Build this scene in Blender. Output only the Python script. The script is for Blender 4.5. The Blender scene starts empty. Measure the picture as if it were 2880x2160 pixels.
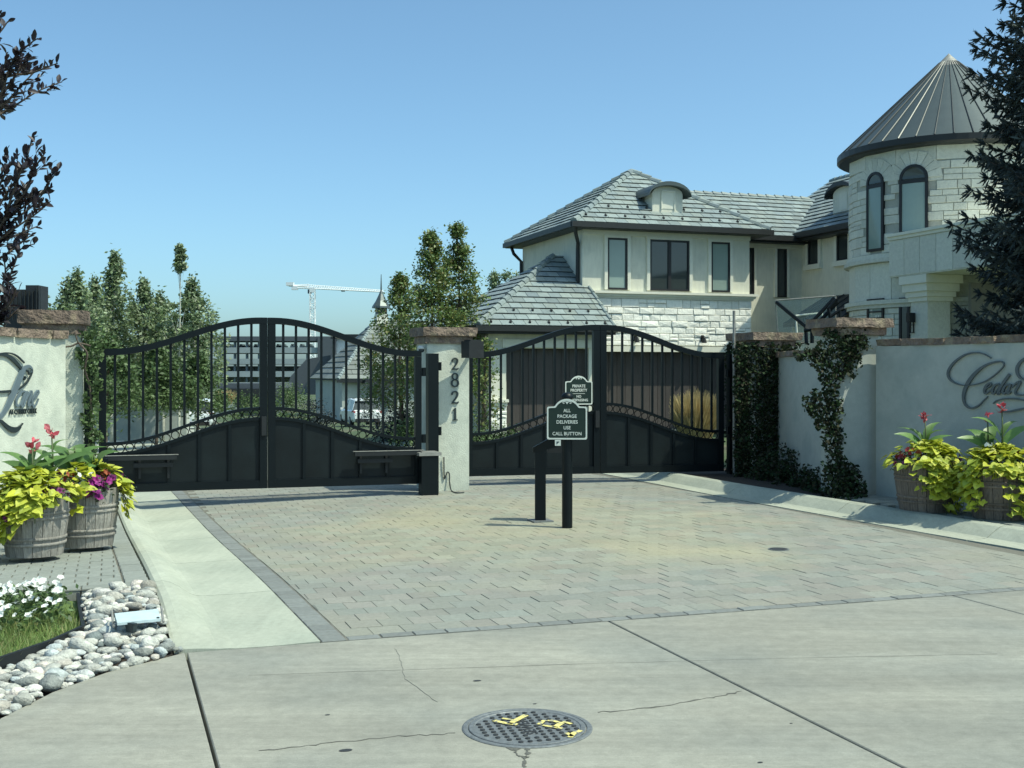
import bpy, bmesh, math, random
import numpy as np
from mathutils import Vector, Matrix, noise as mnoise

random.seed(7); np.random.seed(7)
scene = bpy.context.scene
# ------------------------------------------------------------------ camera
F = 3300.0; WPX = 2880.0; HZ = 1050.0; CH = 1.7
cd = bpy.data.cameras.new('camera'); cam = bpy.data.objects.new('camera', cd)
scene.collection.objects.link(cam); scene.camera = cam
cam.location = (0, 0, CH); cam.rotation_euler = (math.radians(90), 0, 0)
cd.sensor_width = 36.0; cd.lens = 36.0 * F / WPX; cd.shift_y = -30.0 / WPX
cd.clip_start = 0.05; cd.clip_end = 6000
# ------------------------------------------------------------------ sky and sun
SUN_EL = math.radians(58); SUN_S = -0.36
sh = Vector((1, SUN_S, 0)).normalized()
sdir = Vector((sh.x*math.cos(SUN_EL), sh.y*math.cos(SUN_EL), math.sin(SUN_EL)))
world = bpy.data.worlds.new('World'); scene.world = world; world.use_nodes = True
wn = world.node_tree; wn.nodes.clear()
sky = wn.nodes.new('ShaderNodeTexSky'); sky.sky_type = 'NISHITA'; sky.sun_disc = False
sky.sun_elevation = SUN_EL; sky.sun_rotation = math.atan2(sdir.x, sdir.y)
sky.altitude = 0; sky.air_density = 0.7; sky.dust_density = 2.0; sky.ozone_density = 4.0
tint = wn.nodes.new('ShaderNodeMix'); tint.data_type = 'RGBA'; tint.blend_type = 'MULTIPLY'
tint.inputs['Factor'].default_value = 1.0; tint.inputs['B'].default_value = (1.19, 1.48, 1.33, 1)
bg = wn.nodes.new('ShaderNodeBackground'); bg.inputs['Strength'].default_value = 0.15
wo = wn.nodes.new('ShaderNodeOutputWorld')
wn.links.new(sky.outputs['Color'], tint.inputs['A']); wn.links.new(tint.outputs['Result'], bg.inputs['Color'])
wn.links.new(bg.outputs['Background'], wo.inputs['Surface'])
sl = bpy.data.lights.new('sun', 'SUN'); sl.energy = 4.3; sl.angle = math.radians(0.5); sl.color = (1.0, 0.99, 0.80)
so = bpy.data.objects.new('sun', sl); scene.collection.objects.link(so)
so.rotation_euler = sdir.to_track_quat('Z', 'Y').to_euler(); so.location = (30, -10, 40)
vs = scene.view_settings
vs.view_transform = 'Standard'; vs.look = 'None'; vs.gamma = 1.0; vs.use_curve_mapping = False; vs.exposure = 0.10
scene.cycles.max_bounces = 6; scene.cycles.transparent_max_bounces = 8

# ------------------------------------------------------------------ frames and helpers
ANG = math.radians(18.93)
U = (math.cos(ANG), math.sin(ANG)); V = (-math.sin(ANG), math.cos(ANG))
def P(a, b, z=0.0): return Vector((U[0]*a + V[0]*b, U[1]*a + V[1]*b, z))
def AB(x, y): return (U[0]*x + U[1]*y, V[0]*x + V[1]*y)
def gp(px, py, z=0.0):                      # ground point under a picture point, used to measure the place
    d = F*(CH - z)/(py - HZ); return Vector(((px - 1440)/F*d, d, z))
def at(px, py, d): return Vector(((px - 1440)/F*d, d, CH + (HZ - py)/F*d))
def a_at(px, b): k = (px-1440)/F; return b*(k*V[1]-V[0])/(U[0]-k*U[1])
def b_at(px, a): k = (px-1440)/F; return a*(U[0]-k*U[1])/(k*V[1]-V[0])
def z_at(py, a, b): return CH + (HZ-py)/F*P(a, b).y
def sm(x): x = min(1.0, max(0.0, x)); return x*x*(3-2*x)
def gz(a, b):
    z = -0.025*min(max(4-a, 0), 4.2)*sm((b-9)/5)
    if b > 20: z += max(-1.9, -0.03*(b-20))*max(sm((10.5-a)/4), sm((b-39)/8))
    return z
WL = {}
def wl(o): return WL.get(o, Vector((0, 0, 0)))
COL = scene.collection
def tag(o, label=None, cat=None, group=None, kind=None):
    if label: o['label'] = label
    if cat: o['category'] = cat
    if group: o['group'] = group
    if kind: o['kind'] = kind
    return o
def thing(name, label, cat, loc=(0, 0, 0), group=None):
    o = bpy.data.objects.new(name, None); COL.objects.link(o); o.location = loc
    o.empty_display_size = 0.1; WL[o] = Vector(loc)
    return tag(o, label, cat, group)
def link(me, name, mat, parent=None, loc=None, kind=None):
    o = bpy.data.objects.new(name, me); COL.objects.link(o)
    if mat and not me.materials: me.materials.append(mat)
    if parent: o.parent = parent
    if loc is not None:
        o.location = Vector(loc) - wl(parent) if parent else Vector(loc)
        WL[o] = Vector(loc)
    else: WL[o] = Vector(wl(parent)) if parent else Vector((0, 0, 0))
    if kind: o['kind'] = kind
    return o
def frame_of(d):
    d = d.normalized(); r = Vector((0, 0, 1)) if abs(d.z) < 0.95 else Vector((1, 0, 0))
    e = d.cross(r).normalized(); return e, d.cross(e).normalized()
class MB:
    def __init__(s): s.v = []; s.f = []; s.r = []
    def add(s, vs, fs, rnd=None):
        n = len(s.v); s.v += [Vector(v) for v in vs]; s.f += [tuple(i+n for i in f) for f in fs]
        if rnd is not None: s.r += [rnd]*len(fs)
        return s
    def box(s, c, size, rot=ANG, mat=None):
        c = Vector(c); hx, hy, hz = [q/2 for q in size]
        ca, sa = math.cos(rot), math.sin(rot); vs = []
        for z in (-hz, hz):
            for x, y in ((-hx, -hy), (hx, -hy), (hx, hy), (-hx, hy)):
                vs.append(c + Vector((x*ca-y*sa, x*sa+y*ca, z)))
        return s.add(vs, [(3, 2, 1, 0), (4, 5, 6, 7), (0, 1, 5, 4), (1, 2, 6, 5), (2, 3, 7, 6), (3, 0, 4, 7)])
    def bab(s, a0, a1, b0, b1, z0, z1):
        vs = [P(a, b, z) for z in (z0, z1) for a, b in ((a0, b0), (a1, b0), (a1, b1), (a0, b1))]
        return s.add(vs, [(3, 2, 1, 0), (4, 5, 6, 7), (0, 1, 5, 4), (1, 2, 6, 5), (2, 3, 7, 6), (3, 0, 4, 7)])
    def hexa(s, vs): return s.add(vs, [(3, 2, 1, 0), (4, 5, 6, 7), (0, 1, 5, 4), (1, 2, 6, 5), (2, 3, 7, 6), (3, 0, 4, 7)])
    def tube(s, pts, r, n=8, cap=True, closed=False):
        pts = [Vector(p) for p in pts]; m = len(pts)
        rs = r if isinstance(r, (list, tuple)) else [r]*m
        vs = []; e = None
        for i, p in enumerate(pts):
            if closed: d = pts[(i+1) % m]-pts[i-1]
            else: d = pts[min(i+1, m-1)]-pts[max(i-1, 0)]
            if d.length < 1e-9: d = Vector((0, 0, 1))
            d.normalize()
            if e is None: e, f = frame_of(d)
            else:
                e = e - d*e.dot(d)
                e = e.normalized() if e.length > 1e-6 else frame_of(d)[0]
                f = d.cross(e)
            for k in range(n):
                t = 2*math.pi*k/n; vs.append(p + (e*math.cos(t)+f*math.sin(t))*rs[i])
        fs = []
        for i in range(m if closed else m-1):
            j = (i+1) % m
            for k in range(n): fs.append((i*n+k, i*n+(k+1) % n, j*n+(k+1) % n, j*n+k))
        if cap and not closed: fs += [tuple(range(n-1, -1, -1)), tuple((m-1)*n+k for k in range(n))]
        return s.add(vs, fs)
    def lathe(s, prof, c=(0, 0, 0), n=32, cap=True):
        c = Vector(c); vs = []
        for r, z in prof:
            for k in range(n):
                t = 2*math.pi*k/n; vs.append(c+Vector((r*math.cos(t), r*math.sin(t), z)))
        fs = []
        for i in range(len(prof)-1):
            for k in range(n): fs.append((i*n+k, i*n+(k+1) % n, (i+1)*n+(k+1) % n, (i+1)*n+k))
        if cap: fs += [tuple(range(n-1, -1, -1)), tuple((len(prof)-1)*n+k for k in range(n))]
        return s.add(vs, fs)
    def prism(s, poly, z0, z1):             # poly: list of (x, y) in world
        n = len(poly); vs = [Vector((x, y, z0)) for x, y in poly]+[Vector((x, y, z1)) for x, y in poly]
        fs = [tuple(range(n-1, -1, -1)), tuple(range(n, 2*n))]+[(i, (i+1) % n, n+(i+1) % n, n+i) for i in range(n)]
        return s.add(vs, fs)
    def plate(s, poly, M, n0, n1):          # poly in (e, s), M maps (e, s, n) to world
        k = len(poly); vs = [M(e, t, n0) for e, t in poly]+[M(e, t, n1) for e, t in poly]
        fs = [tuple(range(k-1, -1, -1)), tuple(range(k, 2*k))]+[(i, (i+1) % k, k+(i+1) % k, k+i) for i in range(k)]
        return s.add(vs, fs)
    def mesh(s, name, loc=None, smooth=False, fix=True):
        me = bpy.data.meshes.new(name); off = Vector(loc) if loc is not None else Vector((0, 0, 0))
        me.from_pydata([tuple(v-off) for v in s.v], [], s.f); me.update()
        if fix:
            bm = bmesh.new(); bm.from_mesh(me); bmesh.ops.recalc_face_normals(bm, faces=bm.faces); bm.to_mesh(me); bm.free()
        if s.r and len(s.r) == len(me.polygons):
            at_ = me.attributes.new('rnd', 'FLOAT', 'FACE'); at_.data.foreach_set('value', s.r)
        if smooth: me.polygons.foreach_set('use_smooth', [True]*len(me.polygons))
        return me
    def build(s, name, mat, parent=None, kind=None, smooth=False, label=None, fix=True):
        me = s.mesh(name, wl(parent), smooth, fix); o = link(me, name, mat, parent, None, kind)
        if label: o['label'] = label
        return o
def np_mesh(name, verts, nper, rnd=None):
    """verts (N*nper, 3) array: N faces of nper corners each"""
    nv = len(verts); nf = nv//nper
    me = bpy.data.meshes.new(name); me.vertices.add(nv); me.vertices.foreach_set('co', np.asarray(verts, dtype=np.float32).ravel())
    me.loops.add(nv); me.loops.foreach_set('vertex_index', np.arange(nv, dtype=np.int32))
    me.polygons.add(nf); me.polygons.foreach_set('loop_start', np.arange(0, nv, nper, dtype=np.int32))
    me.polygons.foreach_set('loop_total', np.full(nf, nper, dtype=np.int32))
    if rnd is not None:
        at_ = me.attributes.new('rnd', 'FLOAT', 'FACE'); at_.data.foreach_set('value', np.asarray(rnd, dtype=np.float32))
    me.update(calc_edges=True); me.validate(); return me

# ------------------------------------------------------------------ materials
def mat(name, col, rough=0.6, var=0.15, scale=6.0, bump=0.0, bscale=60.0, rnd=0.0, metal=0.0, spec=0.5, col2=None, c2scale=1.0, c2lo=0.5, c2hi=0.65, rndhue=None, trans=0.0, stretch=None, streak=None, patch=None):
    m = bpy.data.materials.new(name); m.use_nodes = True; t = m.node_tree; N = t.nodes; L = t.links
    b = N['Principled BSDF']; b.inputs['Roughness'].default_value = rough; b.inputs['Metallic'].default_value = metal
    b.inputs['Specular IOR Level'].default_value = spec
    geo = N.new('ShaderNodeNewGeometry'); pos = geo.outputs['Position']
    if stretch:
        mp = N.new('ShaderNodeMapping'); mp.inputs['Scale'].default_value = stretch; L.new(pos, mp.inputs['Vector']); pos2 = mp.outputs['Vector']
    else: pos2 = pos
    cur = None
    rgb = N.new('ShaderNodeRGB'); rgb.outputs[0].default_value = (*col, 1); cur = rgb.outputs[0]
    if rnd or rndhue:
        oi = N.new('ShaderNodeObjectInfo'); at_ = N.new('ShaderNodeAttribute'); at_.attribute_name = 'rnd'
        ad = N.new('ShaderNodeMath'); ad.operation = 'ADD'; L.new(oi.outputs['Random'], ad.inputs[0]); L.new(at_.outputs['Fac'], ad.inputs[1])
        fr = N.new('ShaderNodeMath'); fr.operation = 'FRACT'; L.new(ad.outputs[0], fr.inputs[0])
        if rndhue:
            cr = N.new('ShaderNodeValToRGB'); els = cr.color_ramp.elements; cr.color_ramp.interpolation = 'LINEAR'
            while len(els) < len(rndhue): els.new(0.5)
            for i, c in enumerate(rndhue): els[i].position = i/(len(rndhue)-1); els[i].color = (*c, 1)
            L.new(fr.outputs[0], cr.inputs['Fac']); cur = cr.outputs['Color']
        if rnd:
            m2 = N.new('ShaderNodeMath'); m2.operation = 'MULTIPLY'; m2.inputs[1].default_value = 7.31; L.new(fr.outputs[0], m2.inputs[0])
            f2 = N.new('ShaderNodeMath'); f2.operation = 'FRACT'; L.new(m2.outputs[0], f2.inputs[0])
            mr = N.new('ShaderNodeMapRange'); mr.inputs['To Min'].default_value = 1-rnd; mr.inputs['To Max'].default_value = 1+rnd; L.new(f2.outputs[0], mr.inputs['Value'])
            mx = N.new('ShaderNodeVectorMath'); mx.operation = 'SCALE'; L.new(cur, mx.inputs[0]); L.new(mr.outputs['Result'], mx.inputs['Scale']); cur = mx.outputs[0]
    if col2:
        nz = N.new('ShaderNodeTexNoise'); nz.inputs['Scale'].default_value = c2scale; nz.inputs['Detail'].default_value = 4; L.new(pos, nz.inputs['Vector'])
        mr = N.new('ShaderNodeMapRange'); mr.inputs['From Min'].default_value = c2lo; mr.inputs['From Max'].default_value = c2hi; L.new(nz.outputs['Fac'], mr.inputs['Value'])
        mx = N.new('ShaderNodeMix'); mx.data_type = 'RGBA'; L.new(mr.outputs['Result'], mx.inputs['Factor']); L.new(cur, mx.inputs['A']); mx.inputs['B'].default_value = (*col2, 1); cur = mx.outputs['Result']
    if var:
        nz = N.new('ShaderNodeTexNoise'); nz.inputs['Scale'].default_value = scale; nz.inputs['Detail'].default_value = 6; nz.inputs['Roughness'].default_value = 0.65; L.new(pos2, nz.inputs['Vector'])
        mr = N.new('ShaderNodeMapRange'); mr.inputs['From Min'].default_value = 0.3; mr.inputs['From Max'].default_value = 0.7; mr.inputs['To Min'].default_value = 1-var; mr.inputs['To Max'].default_value = 1+var; L.new(nz.outputs['Fac'], mr.inputs['Value'])
        mx = N.new('ShaderNodeVectorMath'); mx.operation = 'SCALE'; L.new(cur, mx.inputs[0]); L.new(mr.outputs['Result'], mx.inputs['Scale']); cur = mx.outputs[0]
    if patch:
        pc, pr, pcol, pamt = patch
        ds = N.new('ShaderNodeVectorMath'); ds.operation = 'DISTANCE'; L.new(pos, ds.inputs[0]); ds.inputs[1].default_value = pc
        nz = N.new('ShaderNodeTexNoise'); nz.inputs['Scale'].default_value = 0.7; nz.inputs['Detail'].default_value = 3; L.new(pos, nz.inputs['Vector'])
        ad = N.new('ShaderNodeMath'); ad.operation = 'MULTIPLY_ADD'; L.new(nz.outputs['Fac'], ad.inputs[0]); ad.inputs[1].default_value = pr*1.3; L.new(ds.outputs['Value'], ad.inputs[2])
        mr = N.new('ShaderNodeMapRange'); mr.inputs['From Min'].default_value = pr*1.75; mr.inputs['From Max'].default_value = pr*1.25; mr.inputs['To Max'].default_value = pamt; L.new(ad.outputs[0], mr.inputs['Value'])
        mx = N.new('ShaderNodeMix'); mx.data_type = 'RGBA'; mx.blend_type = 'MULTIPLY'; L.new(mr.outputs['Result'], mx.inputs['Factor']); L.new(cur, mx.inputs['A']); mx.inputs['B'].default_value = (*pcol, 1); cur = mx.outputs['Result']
    if streak:
        for k, (sx, sy, amt) in enumerate(streak):
            mp = N.new('ShaderNodeMapping'); mp.inputs['Rotation'].default_value = (0, 0, -ANG0); mp.inputs['Scale'].default_value = (sx, sy, 1); L.new(pos, mp.inputs['Vector'])
            nz = N.new('ShaderNodeTexNoise'); nz.inputs['Scale'].default_value = 1.0; nz.inputs['Detail'].default_value = 5; nz.inputs['Roughness'].default_value = 0.6; L.new(mp.outputs['Vector'], nz.inputs['Vector'])
            mr = N.new('ShaderNodeMapRange'); mr.inputs['From Min'].default_value = 0.32; mr.inputs['From Max'].default_value = 0.68; mr.inputs['To Min'].default_value = 1-amt; mr.inputs['To Max'].default_value = 1+amt; L.new(nz.outputs['Fac'], mr.inputs['Value'])
            mx = N.new('ShaderNodeVectorMath'); mx.operation = 'SCALE'; L.new(cur, mx.inputs[0]); L.new(mr.outputs['Result'], mx.inputs['Scale']); cur = mx.outputs[0]
    L.new(cur, b.inputs['Base Color'])
    if bump:
        nz = N.new('ShaderNodeTexNoise'); nz.inputs['Scale'].default_value = bscale; nz.inputs['Detail'].default_value = 5; L.new(pos2, nz.inputs['Vector'])
        bp = N.new('ShaderNodeBump'); bp.inputs['Strength'].default_value = min(1, bump*10); bp.inputs['Distance'].default_value = 0.02*bump*5; L.new(nz.outputs['Fac'], bp.inputs['Height']); L.new(bp.outputs['Normal'], b.inputs['Normal'])
    if trans:
        tr = N.new('ShaderNodeBsdfTranslucent'); ms = N.new('ShaderNodeMixShader'); ms.inputs[0].default_value = trans
        L.new(cur, tr.inputs['Color']); L.new(b.outputs[0], ms.inputs[1]); L.new(tr.outputs[0], ms.inputs[2]); L.new(ms.outputs[0], N['Material Output'].inputs['Surface'])
    return m
M_ = {}; ANG0 = math.radians(18.93)
M_['black'] = mat('black_paint', (0.003, 0.0065, 0.0085), 0.42, 0.12, 5, 0.01, 90, spec=0.22)
M_['blackrough'] = mat('black_plastic', (0.007, 0.010, 0.012), 0.6, 0.2, 12)
M_['iron'] = mat('cast_iron', (0.17, 0.185, 0.19), 0.55, 0.3, 40, 0.03, 200, metal=0.3)
M_['ironblack'] = mat('iron_stud', (0.03, 0.032, 0.033), 0.6, 0.2, 30)
M_['conc'] = mat('street_concrete', (0.262, 0.261, 0.222), 0.85, 0.13, 11, 0.03, 180, rnd=0.03, col2=(0.205, 0.215, 0.192), c2scale=0.8, c2lo=0.42, c2hi=0.72, streak=[(0.22, 2.2, 0.13), (0.7, 0.6, 0.08), (1.2, 26, 0.06), (160, 160, 0.13), (45, 60, 0.07)])
M_['conc2'] = mat('pale_concrete', (0.375, 0.40, 0.33), 0.85, 0.10, 20, 0.03, 150, rnd=0.05, col2=(0.32, 0.35, 0.29), c2scale=1.1, c2lo=0.42, c2hi=0.7, streak=[(150, 150, 0.13), (3.0, 0.5, 0.06), (24, 1.5, .05)])
M_['paver'] = mat('paver', (0.24, 0.245, 0.215), 0.85, 0.12, 25, 0.05, 220, rnd=0.09, rndhue=[(0.225, 0.238, 0.208), (0.238, 0.232, 0.205), (0.215, 0.235, 0.21), (0.235, 0.243, 0.212)], col2=(0.27, 0.265, 0.21), c2scale=0.5, c2lo=0.50, c2hi=0.72, patch=((0.2, 13.0, 0), 3.2, (1.18, 1.13, 0.97), 0.9), streak=[(120, 120, .12), (.5, 1.2, .05)])  # warm tan stain mid-drive, in part a windshield reflection put into the colour
M_['paver2'] = mat('dark_paver', (0.18, 0.195, 0.187), 0.85, 0.15, 25, 0.05, 220, rnd=0.12)
M_['paver3'] = mat('sidewalk_paver', (0.235, 0.255, 0.23), 0.85, 0.12, 25, 0.05, 220, rnd=0.08)
M_['joint'] = mat('joint_sand', (0.14, 0.138, 0.115), 0.95, 0.3, 60)
M_['soil'] = mat('soil', (0.04, 0.032, 0.026), 0.95, 0.4, 30, 0.1, 60)
M_['ground'] = mat('ground_cover', (0.055, 0.085, 0.035), 0.95, 0.3, 1.5, 0.05, 20, col2=(0.12, 0.115, 0.07), c2scale=0.2)
M_['grass'] = mat('grass_blade', (0.09, 0.16, 0.04), 0.6, 0.3, 3, rnd=0.25, rndhue=[(0.13, 0.23, 0.055), (0.19, 0.27, 0.08), (0.27, 0.25, 0.11)], trans=0.25)
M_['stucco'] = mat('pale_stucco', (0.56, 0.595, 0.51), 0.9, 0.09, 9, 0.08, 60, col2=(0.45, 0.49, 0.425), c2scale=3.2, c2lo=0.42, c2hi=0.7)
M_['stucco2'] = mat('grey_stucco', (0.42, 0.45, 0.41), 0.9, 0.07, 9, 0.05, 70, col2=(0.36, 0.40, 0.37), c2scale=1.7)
M_['cream'] = mat('cream_stucco', (0.68, 0.68, 0.575), 0.9, 0.07, 5, 0.07, 70, stretch=(2.5, 2.5, .5), col2=(0.60, 0.61, 0.52), c2scale=1.3)
M_['trim'] = mat('cream_trim', (0.72, 0.72, 0.62), 0.85, 0.05, 8)
M_['stone'] = mat('white_ledgestone', (0.90, 0.90, 0.83), 0.9, 0.08, 14, 0.16, 14, rnd=0.06)
M_['porchshade'] = mat('taupe_porch_shade', (0.20, 0.195, 0.175), 0.9, 0.1, 6, 0.05, 60)  # dark colour standing in for the shade under the balcony
M_['limestone'] = mat('limestone_block', (0.62, 0.63, 0.55), 0.9, 0.10, 12, 0.12, 24, rnd=0.10)
M_['mortar'] = mat('mortar', (0.40, 0.41, 0.36), 0.95, 0.1, 20)
M_['cap'] = mat('red_sandstone', (0.19, 0.143, 0.112), 0.9, 0.3, 16, 0.4, 22, rnd=0.15, col2=(0.27, 0.22, 0.15), c2scale=5)
M_['tile'] = mat('slate_tile', (0.22, 0.255, 0.25), 0.55, 0.12, 8, 0.06, 60, rnd=0.13, rndhue=[(0.20, 0.25, 0.255), (0.235, 0.285, 0.285), (0.225, 0.265, 0.25), (0.17, 0.215, 0.23)])
M_['tilefar'] = mat('grey_shingle', (0.17, 0.19, 0.175), 0.7, 0.12, 8, rnd=0.2)
M_['tiledark'] = mat('roof_underlay', (0.03, 0.035, 0.035), 0.9, 0.1)
M_['gutter'] = mat('dark_gutter', (0.016, 0.019, 0.020), 0.5, 0.1)
M_['metalroof'] = mat('grey_metal_roof', (0.085, 0.108, 0.108), 0.42, 0.08, 2, metal=0.35)
M_['seam'] = mat('roof_seam', (0.045, 0.052, 0.052), 0.45, 0.08, metal=0.3)
M_['winframe'] = mat('dark_window_frame', (0.012, 0.013, 0.016), 0.5, 0.1)
M_['glass'] = mat('dark_glass', (0.035, 0.045, 0.046), 0.06, 0.05, 1, spec=0.6)
M_['blind'] = mat('blind_glass', (0.25, 0.33, 0.30), 0.10, 0.08, 0.8, spec=0.6)
M_['door'] = mat('brown_door', (0.06, 0.052, 0.05), 0.6, 0.2, 12, rnd=0.12, stretch=(4, 4, 0.5))
M_['signgreen'] = mat('sign_green', (0.006, 0.020, 0.014), 0.4, 0.1)
M_['signwhite'] = mat('sign_white', (0.62, 0.66, 0.60), 0.5, 0.05)
M_['letter'] = mat('dark_letter', (0.035, 0.05, 0.055), 0.45, 0.1, metal=0.3)
M_['lettergrey'] = mat('soft_grey_letter', (0.095, 0.115, 0.12), 0.5, 0.1)
M_['letterblue'] = mat('steel_letter', (0.19, 0.25, 0.29), 0.35, 0.1, metal=0.4)
M_['white'] = mat('white_paint', (0.75, 0.77, 0.74), 0.4, 0.04)
M_['carwhite'] = mat('car_white', (0.72, 0.76, 0.76), 0.2, 0.02, spec=0.6)
M_['red'] = mat('tail_light', (0.25, 0.02, 0.015), 0.2, 0.05)
M_['rubber'] = mat('rubber', (0.012, 0.012, 0.012), 0.8, 0.1)
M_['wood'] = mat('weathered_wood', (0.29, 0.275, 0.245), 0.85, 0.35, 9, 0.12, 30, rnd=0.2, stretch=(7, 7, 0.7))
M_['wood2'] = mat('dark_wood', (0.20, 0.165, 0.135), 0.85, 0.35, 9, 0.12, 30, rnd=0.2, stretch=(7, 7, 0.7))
M_['hoop'] = mat('hoop_metal', (0.26, 0.26, 0.24), 0.6, 0.25, 14, metal=0.2)
M_['bark'] = mat('bark', (0.09, 0.07, 0.055), 0.9, 0.3, 12, 0.2, 25)
M_['aspenbark'] = mat('aspen_bark', (0.45, 0.46, 0.40), 0.85, 0.3, 8)
M_['vine'] = mat('lime_leaf', (0.42, 0.47, 0.045), 0.5, 0.12, 9, rnd=0.2, rndhue=[(0.60, 0.60, 0.06), (0.48, 0.53, 0.05), (0.55, 0.58, 0.09), (0.30, 0.38, 0.05)], trans=0.3)
M_['petunia'] = mat('purple_petal', (0.16, 0.012, 0.13), 0.6, 0.2, 9, rnd=0.3, rndhue=[(0.17, 0.012, 0.16), (0.24, 0.015, 0.16), (0.09, 0.008, 0.07)], trans=0.15)
M_['redpetal'] = mat('red_petal', (0.30, 0.03, 0.02), 0.6, 0.2, 9, rnd=0.3, rndhue=[(0.33, 0.05, 0.02), (0.26, 0.012, 0.03), (0.36, 0.09, 0.03)], trans=0.15)
M_['whitepetal'] = mat('white_petal', (0.80, 0.82, 0.78), 0.6, 0.05, 9, rnd=0.06, trans=0.2)
M_['pinkpetal'] = mat('pink_petal', (0.55, 0.10, 0.13), 0.6, 0.2, 40, rnd=0.3, rndhue=[(0.5, 0.07, 0.10), (0.62, 0.17, 0.19), (0.42, 0.04, 0.07)], trans=0.2)
M_['canna'] = mat('canna_leaf', (0.13, 0.24, 0.07), 0.42, 0.15, 6, rnd=0.25, trans=0.3)
M_['stem'] = mat('green_stem', (0.07, 0.10, 0.035), 0.6, 0.15)
M_['darkfol'] = mat('dark_leaf', (0.04, 0.07, 0.025), 0.6, 0.2, 6, rnd=0.4, trans=0.2)
M_['ivy'] = mat('ivy_leaf', (0.025, 0.05, 0.022), 0.75, 0.2, 6, rnd=0.4, spec=0.15, rndhue=[(0.025, 0.055, 0.022), (0.035, 0.06, 0.025), (0.05, 0.045, 0.03), (0.02, 0.04, 0.025)], trans=0.15)
M_['spruce'] = mat('spruce_needle', (0.018, 0.030, 0.030), 0.7, 0.2, 5, rnd=0.35, rndhue=[(0.018, 0.030, 0.031), (0.032, 0.050, 0.050), (0.05, 0.066, 0.058)])
M_['plum'] = mat('plum_leaf', (0.028, 0.02, 0.028), 0.45, 0.2, 6, rnd=0.35, rndhue=[(0.022, 0.016, 0.024), (0.034, 0.022, 0.028), (0.024, 0.024, 0.03)], trans=0.2)
M_['aspen'] = mat('aspen_leaf', (0.07, 0.105, 0.055), 0.5, 0.2, 3, rnd=0.35, rndhue=[(0.14, 0.21, 0.115), (0.22, 0.285, 0.16), (0.19, 0.27, 0.115), (0.30, 0.35, 0.24)], trans=0.3)
M_['pear'] = mat('pear_leaf', (0.055, 0.095, 0.032), 0.5, 0.2, 3, rnd=0.35, rndhue=[(0.085, 0.16, 0.055), (0.13, 0.205, 0.065), (0.18, 0.24, 0.07), (0.20, 0.17, 0.06)], trans=0.3)
M_['shrub'] = mat('shrub_leaf', (0.085, 0.14, 0.05), 0.6, 0.2, 3, rnd=0.35, trans=0.25)
M_['blueshrub'] = mat('blue_shrub', (0.03, 0.045, 0.05), 0.6, 0.2, 3, rnd=0.35)
M_['tangrass'] = mat('tan_grass', (0.48, 0.38, 0.18), 0.7, 0.2, 3, rnd=0.3, trans=0.3)
M_['pebble'] = mat('river_stone', (0.5, 0.5, 0.46), 0.85, 0.28, 28, 0.12, 70, rnd=0.2, rndhue=[(0.62, 0.62, 0.56), (0.33, 0.34, 0.31), (0.62, 0.61, 0.55), (0.16, 0.19, 0.19), (0.68, 0.67, 0.62), (0.30, 0.29, 0.25), (0.58, 0.53, 0.48), (0.42, 0.47, 0.47), (0.20, 0.21, 0.19), (0.55, 0.55, 0.50)])
M_['paleblue'] = mat('pale_blue_metal', (0.45, 0.555, 0.58), 0.6, 0.12, 14)
M_['greydark'] = mat('grey_cladding', (0.085, 0.10, 0.115), 0.7, 0.1, 4)
M_['blackclad'] = mat('black_cladding', (0.018, 0.024, 0.03), 0.7, 0.15, 4, rnd=0.2)
M_['deck'] = mat('deck_concrete', (0.30, 0.35, 0.36), 0.9, 0.1, 0.6)
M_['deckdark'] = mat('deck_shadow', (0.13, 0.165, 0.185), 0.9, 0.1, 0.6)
M_['crane'] = mat('crane_white', (0.75, 0.80, 0.82), 0.5, 0.04)
M_['yellow'] = mat('yellow_marking', (0.66, 0.58, 0.20), 0.7, 0.25, 60, col2=(0.22, 0.22, 0.18), c2scale=55, c2lo=0.52, c2hi=0.60)
M_['crack'] = mat('crack_fill', (0.10, 0.102, 0.09), 0.95, 0.3, 60)
M_['hairline'] = mat('hairline_crack', (0.19, 0.192, 0.17), 0.95, 0.2, 60)
M_['panelpaint'] = mat('dusty_black_paint', (0.0065, 0.011, 0.0125), 0.5, 0.35, 2.2, 0.01, 60, spec=0.25)
M_['cable'] = mat('cable', (0.05, 0.06, 0.06), 0.6, 0.1)
def acrylic():
    m = bpy.data.materials.new('clear_acrylic'); m.use_nodes = True; N = m.node_tree.nodes; L = m.node_tree.links
    b = N['Principled BSDF']; b.inputs['Base Color'].default_value = (0.55, 0.62, 0.60, 1); b.inputs['Roughness'].default_value = 0.08
    t = N.new('ShaderNodeBsdfTransparent'); t.inputs[0].default_value = (0.86, 0.9, 0.88, 1); mx = N.new('ShaderNodeMixShader'); mx.inputs[0].default_value = 0.22
    L.new(t.outputs[0], mx.inputs[1]); L.new(b.outputs[0], mx.inputs[2]); L.new(mx.outputs[0], N['Material Output'].inputs['Surface']); return m
M_['acrylic'] = acrylic()

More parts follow.
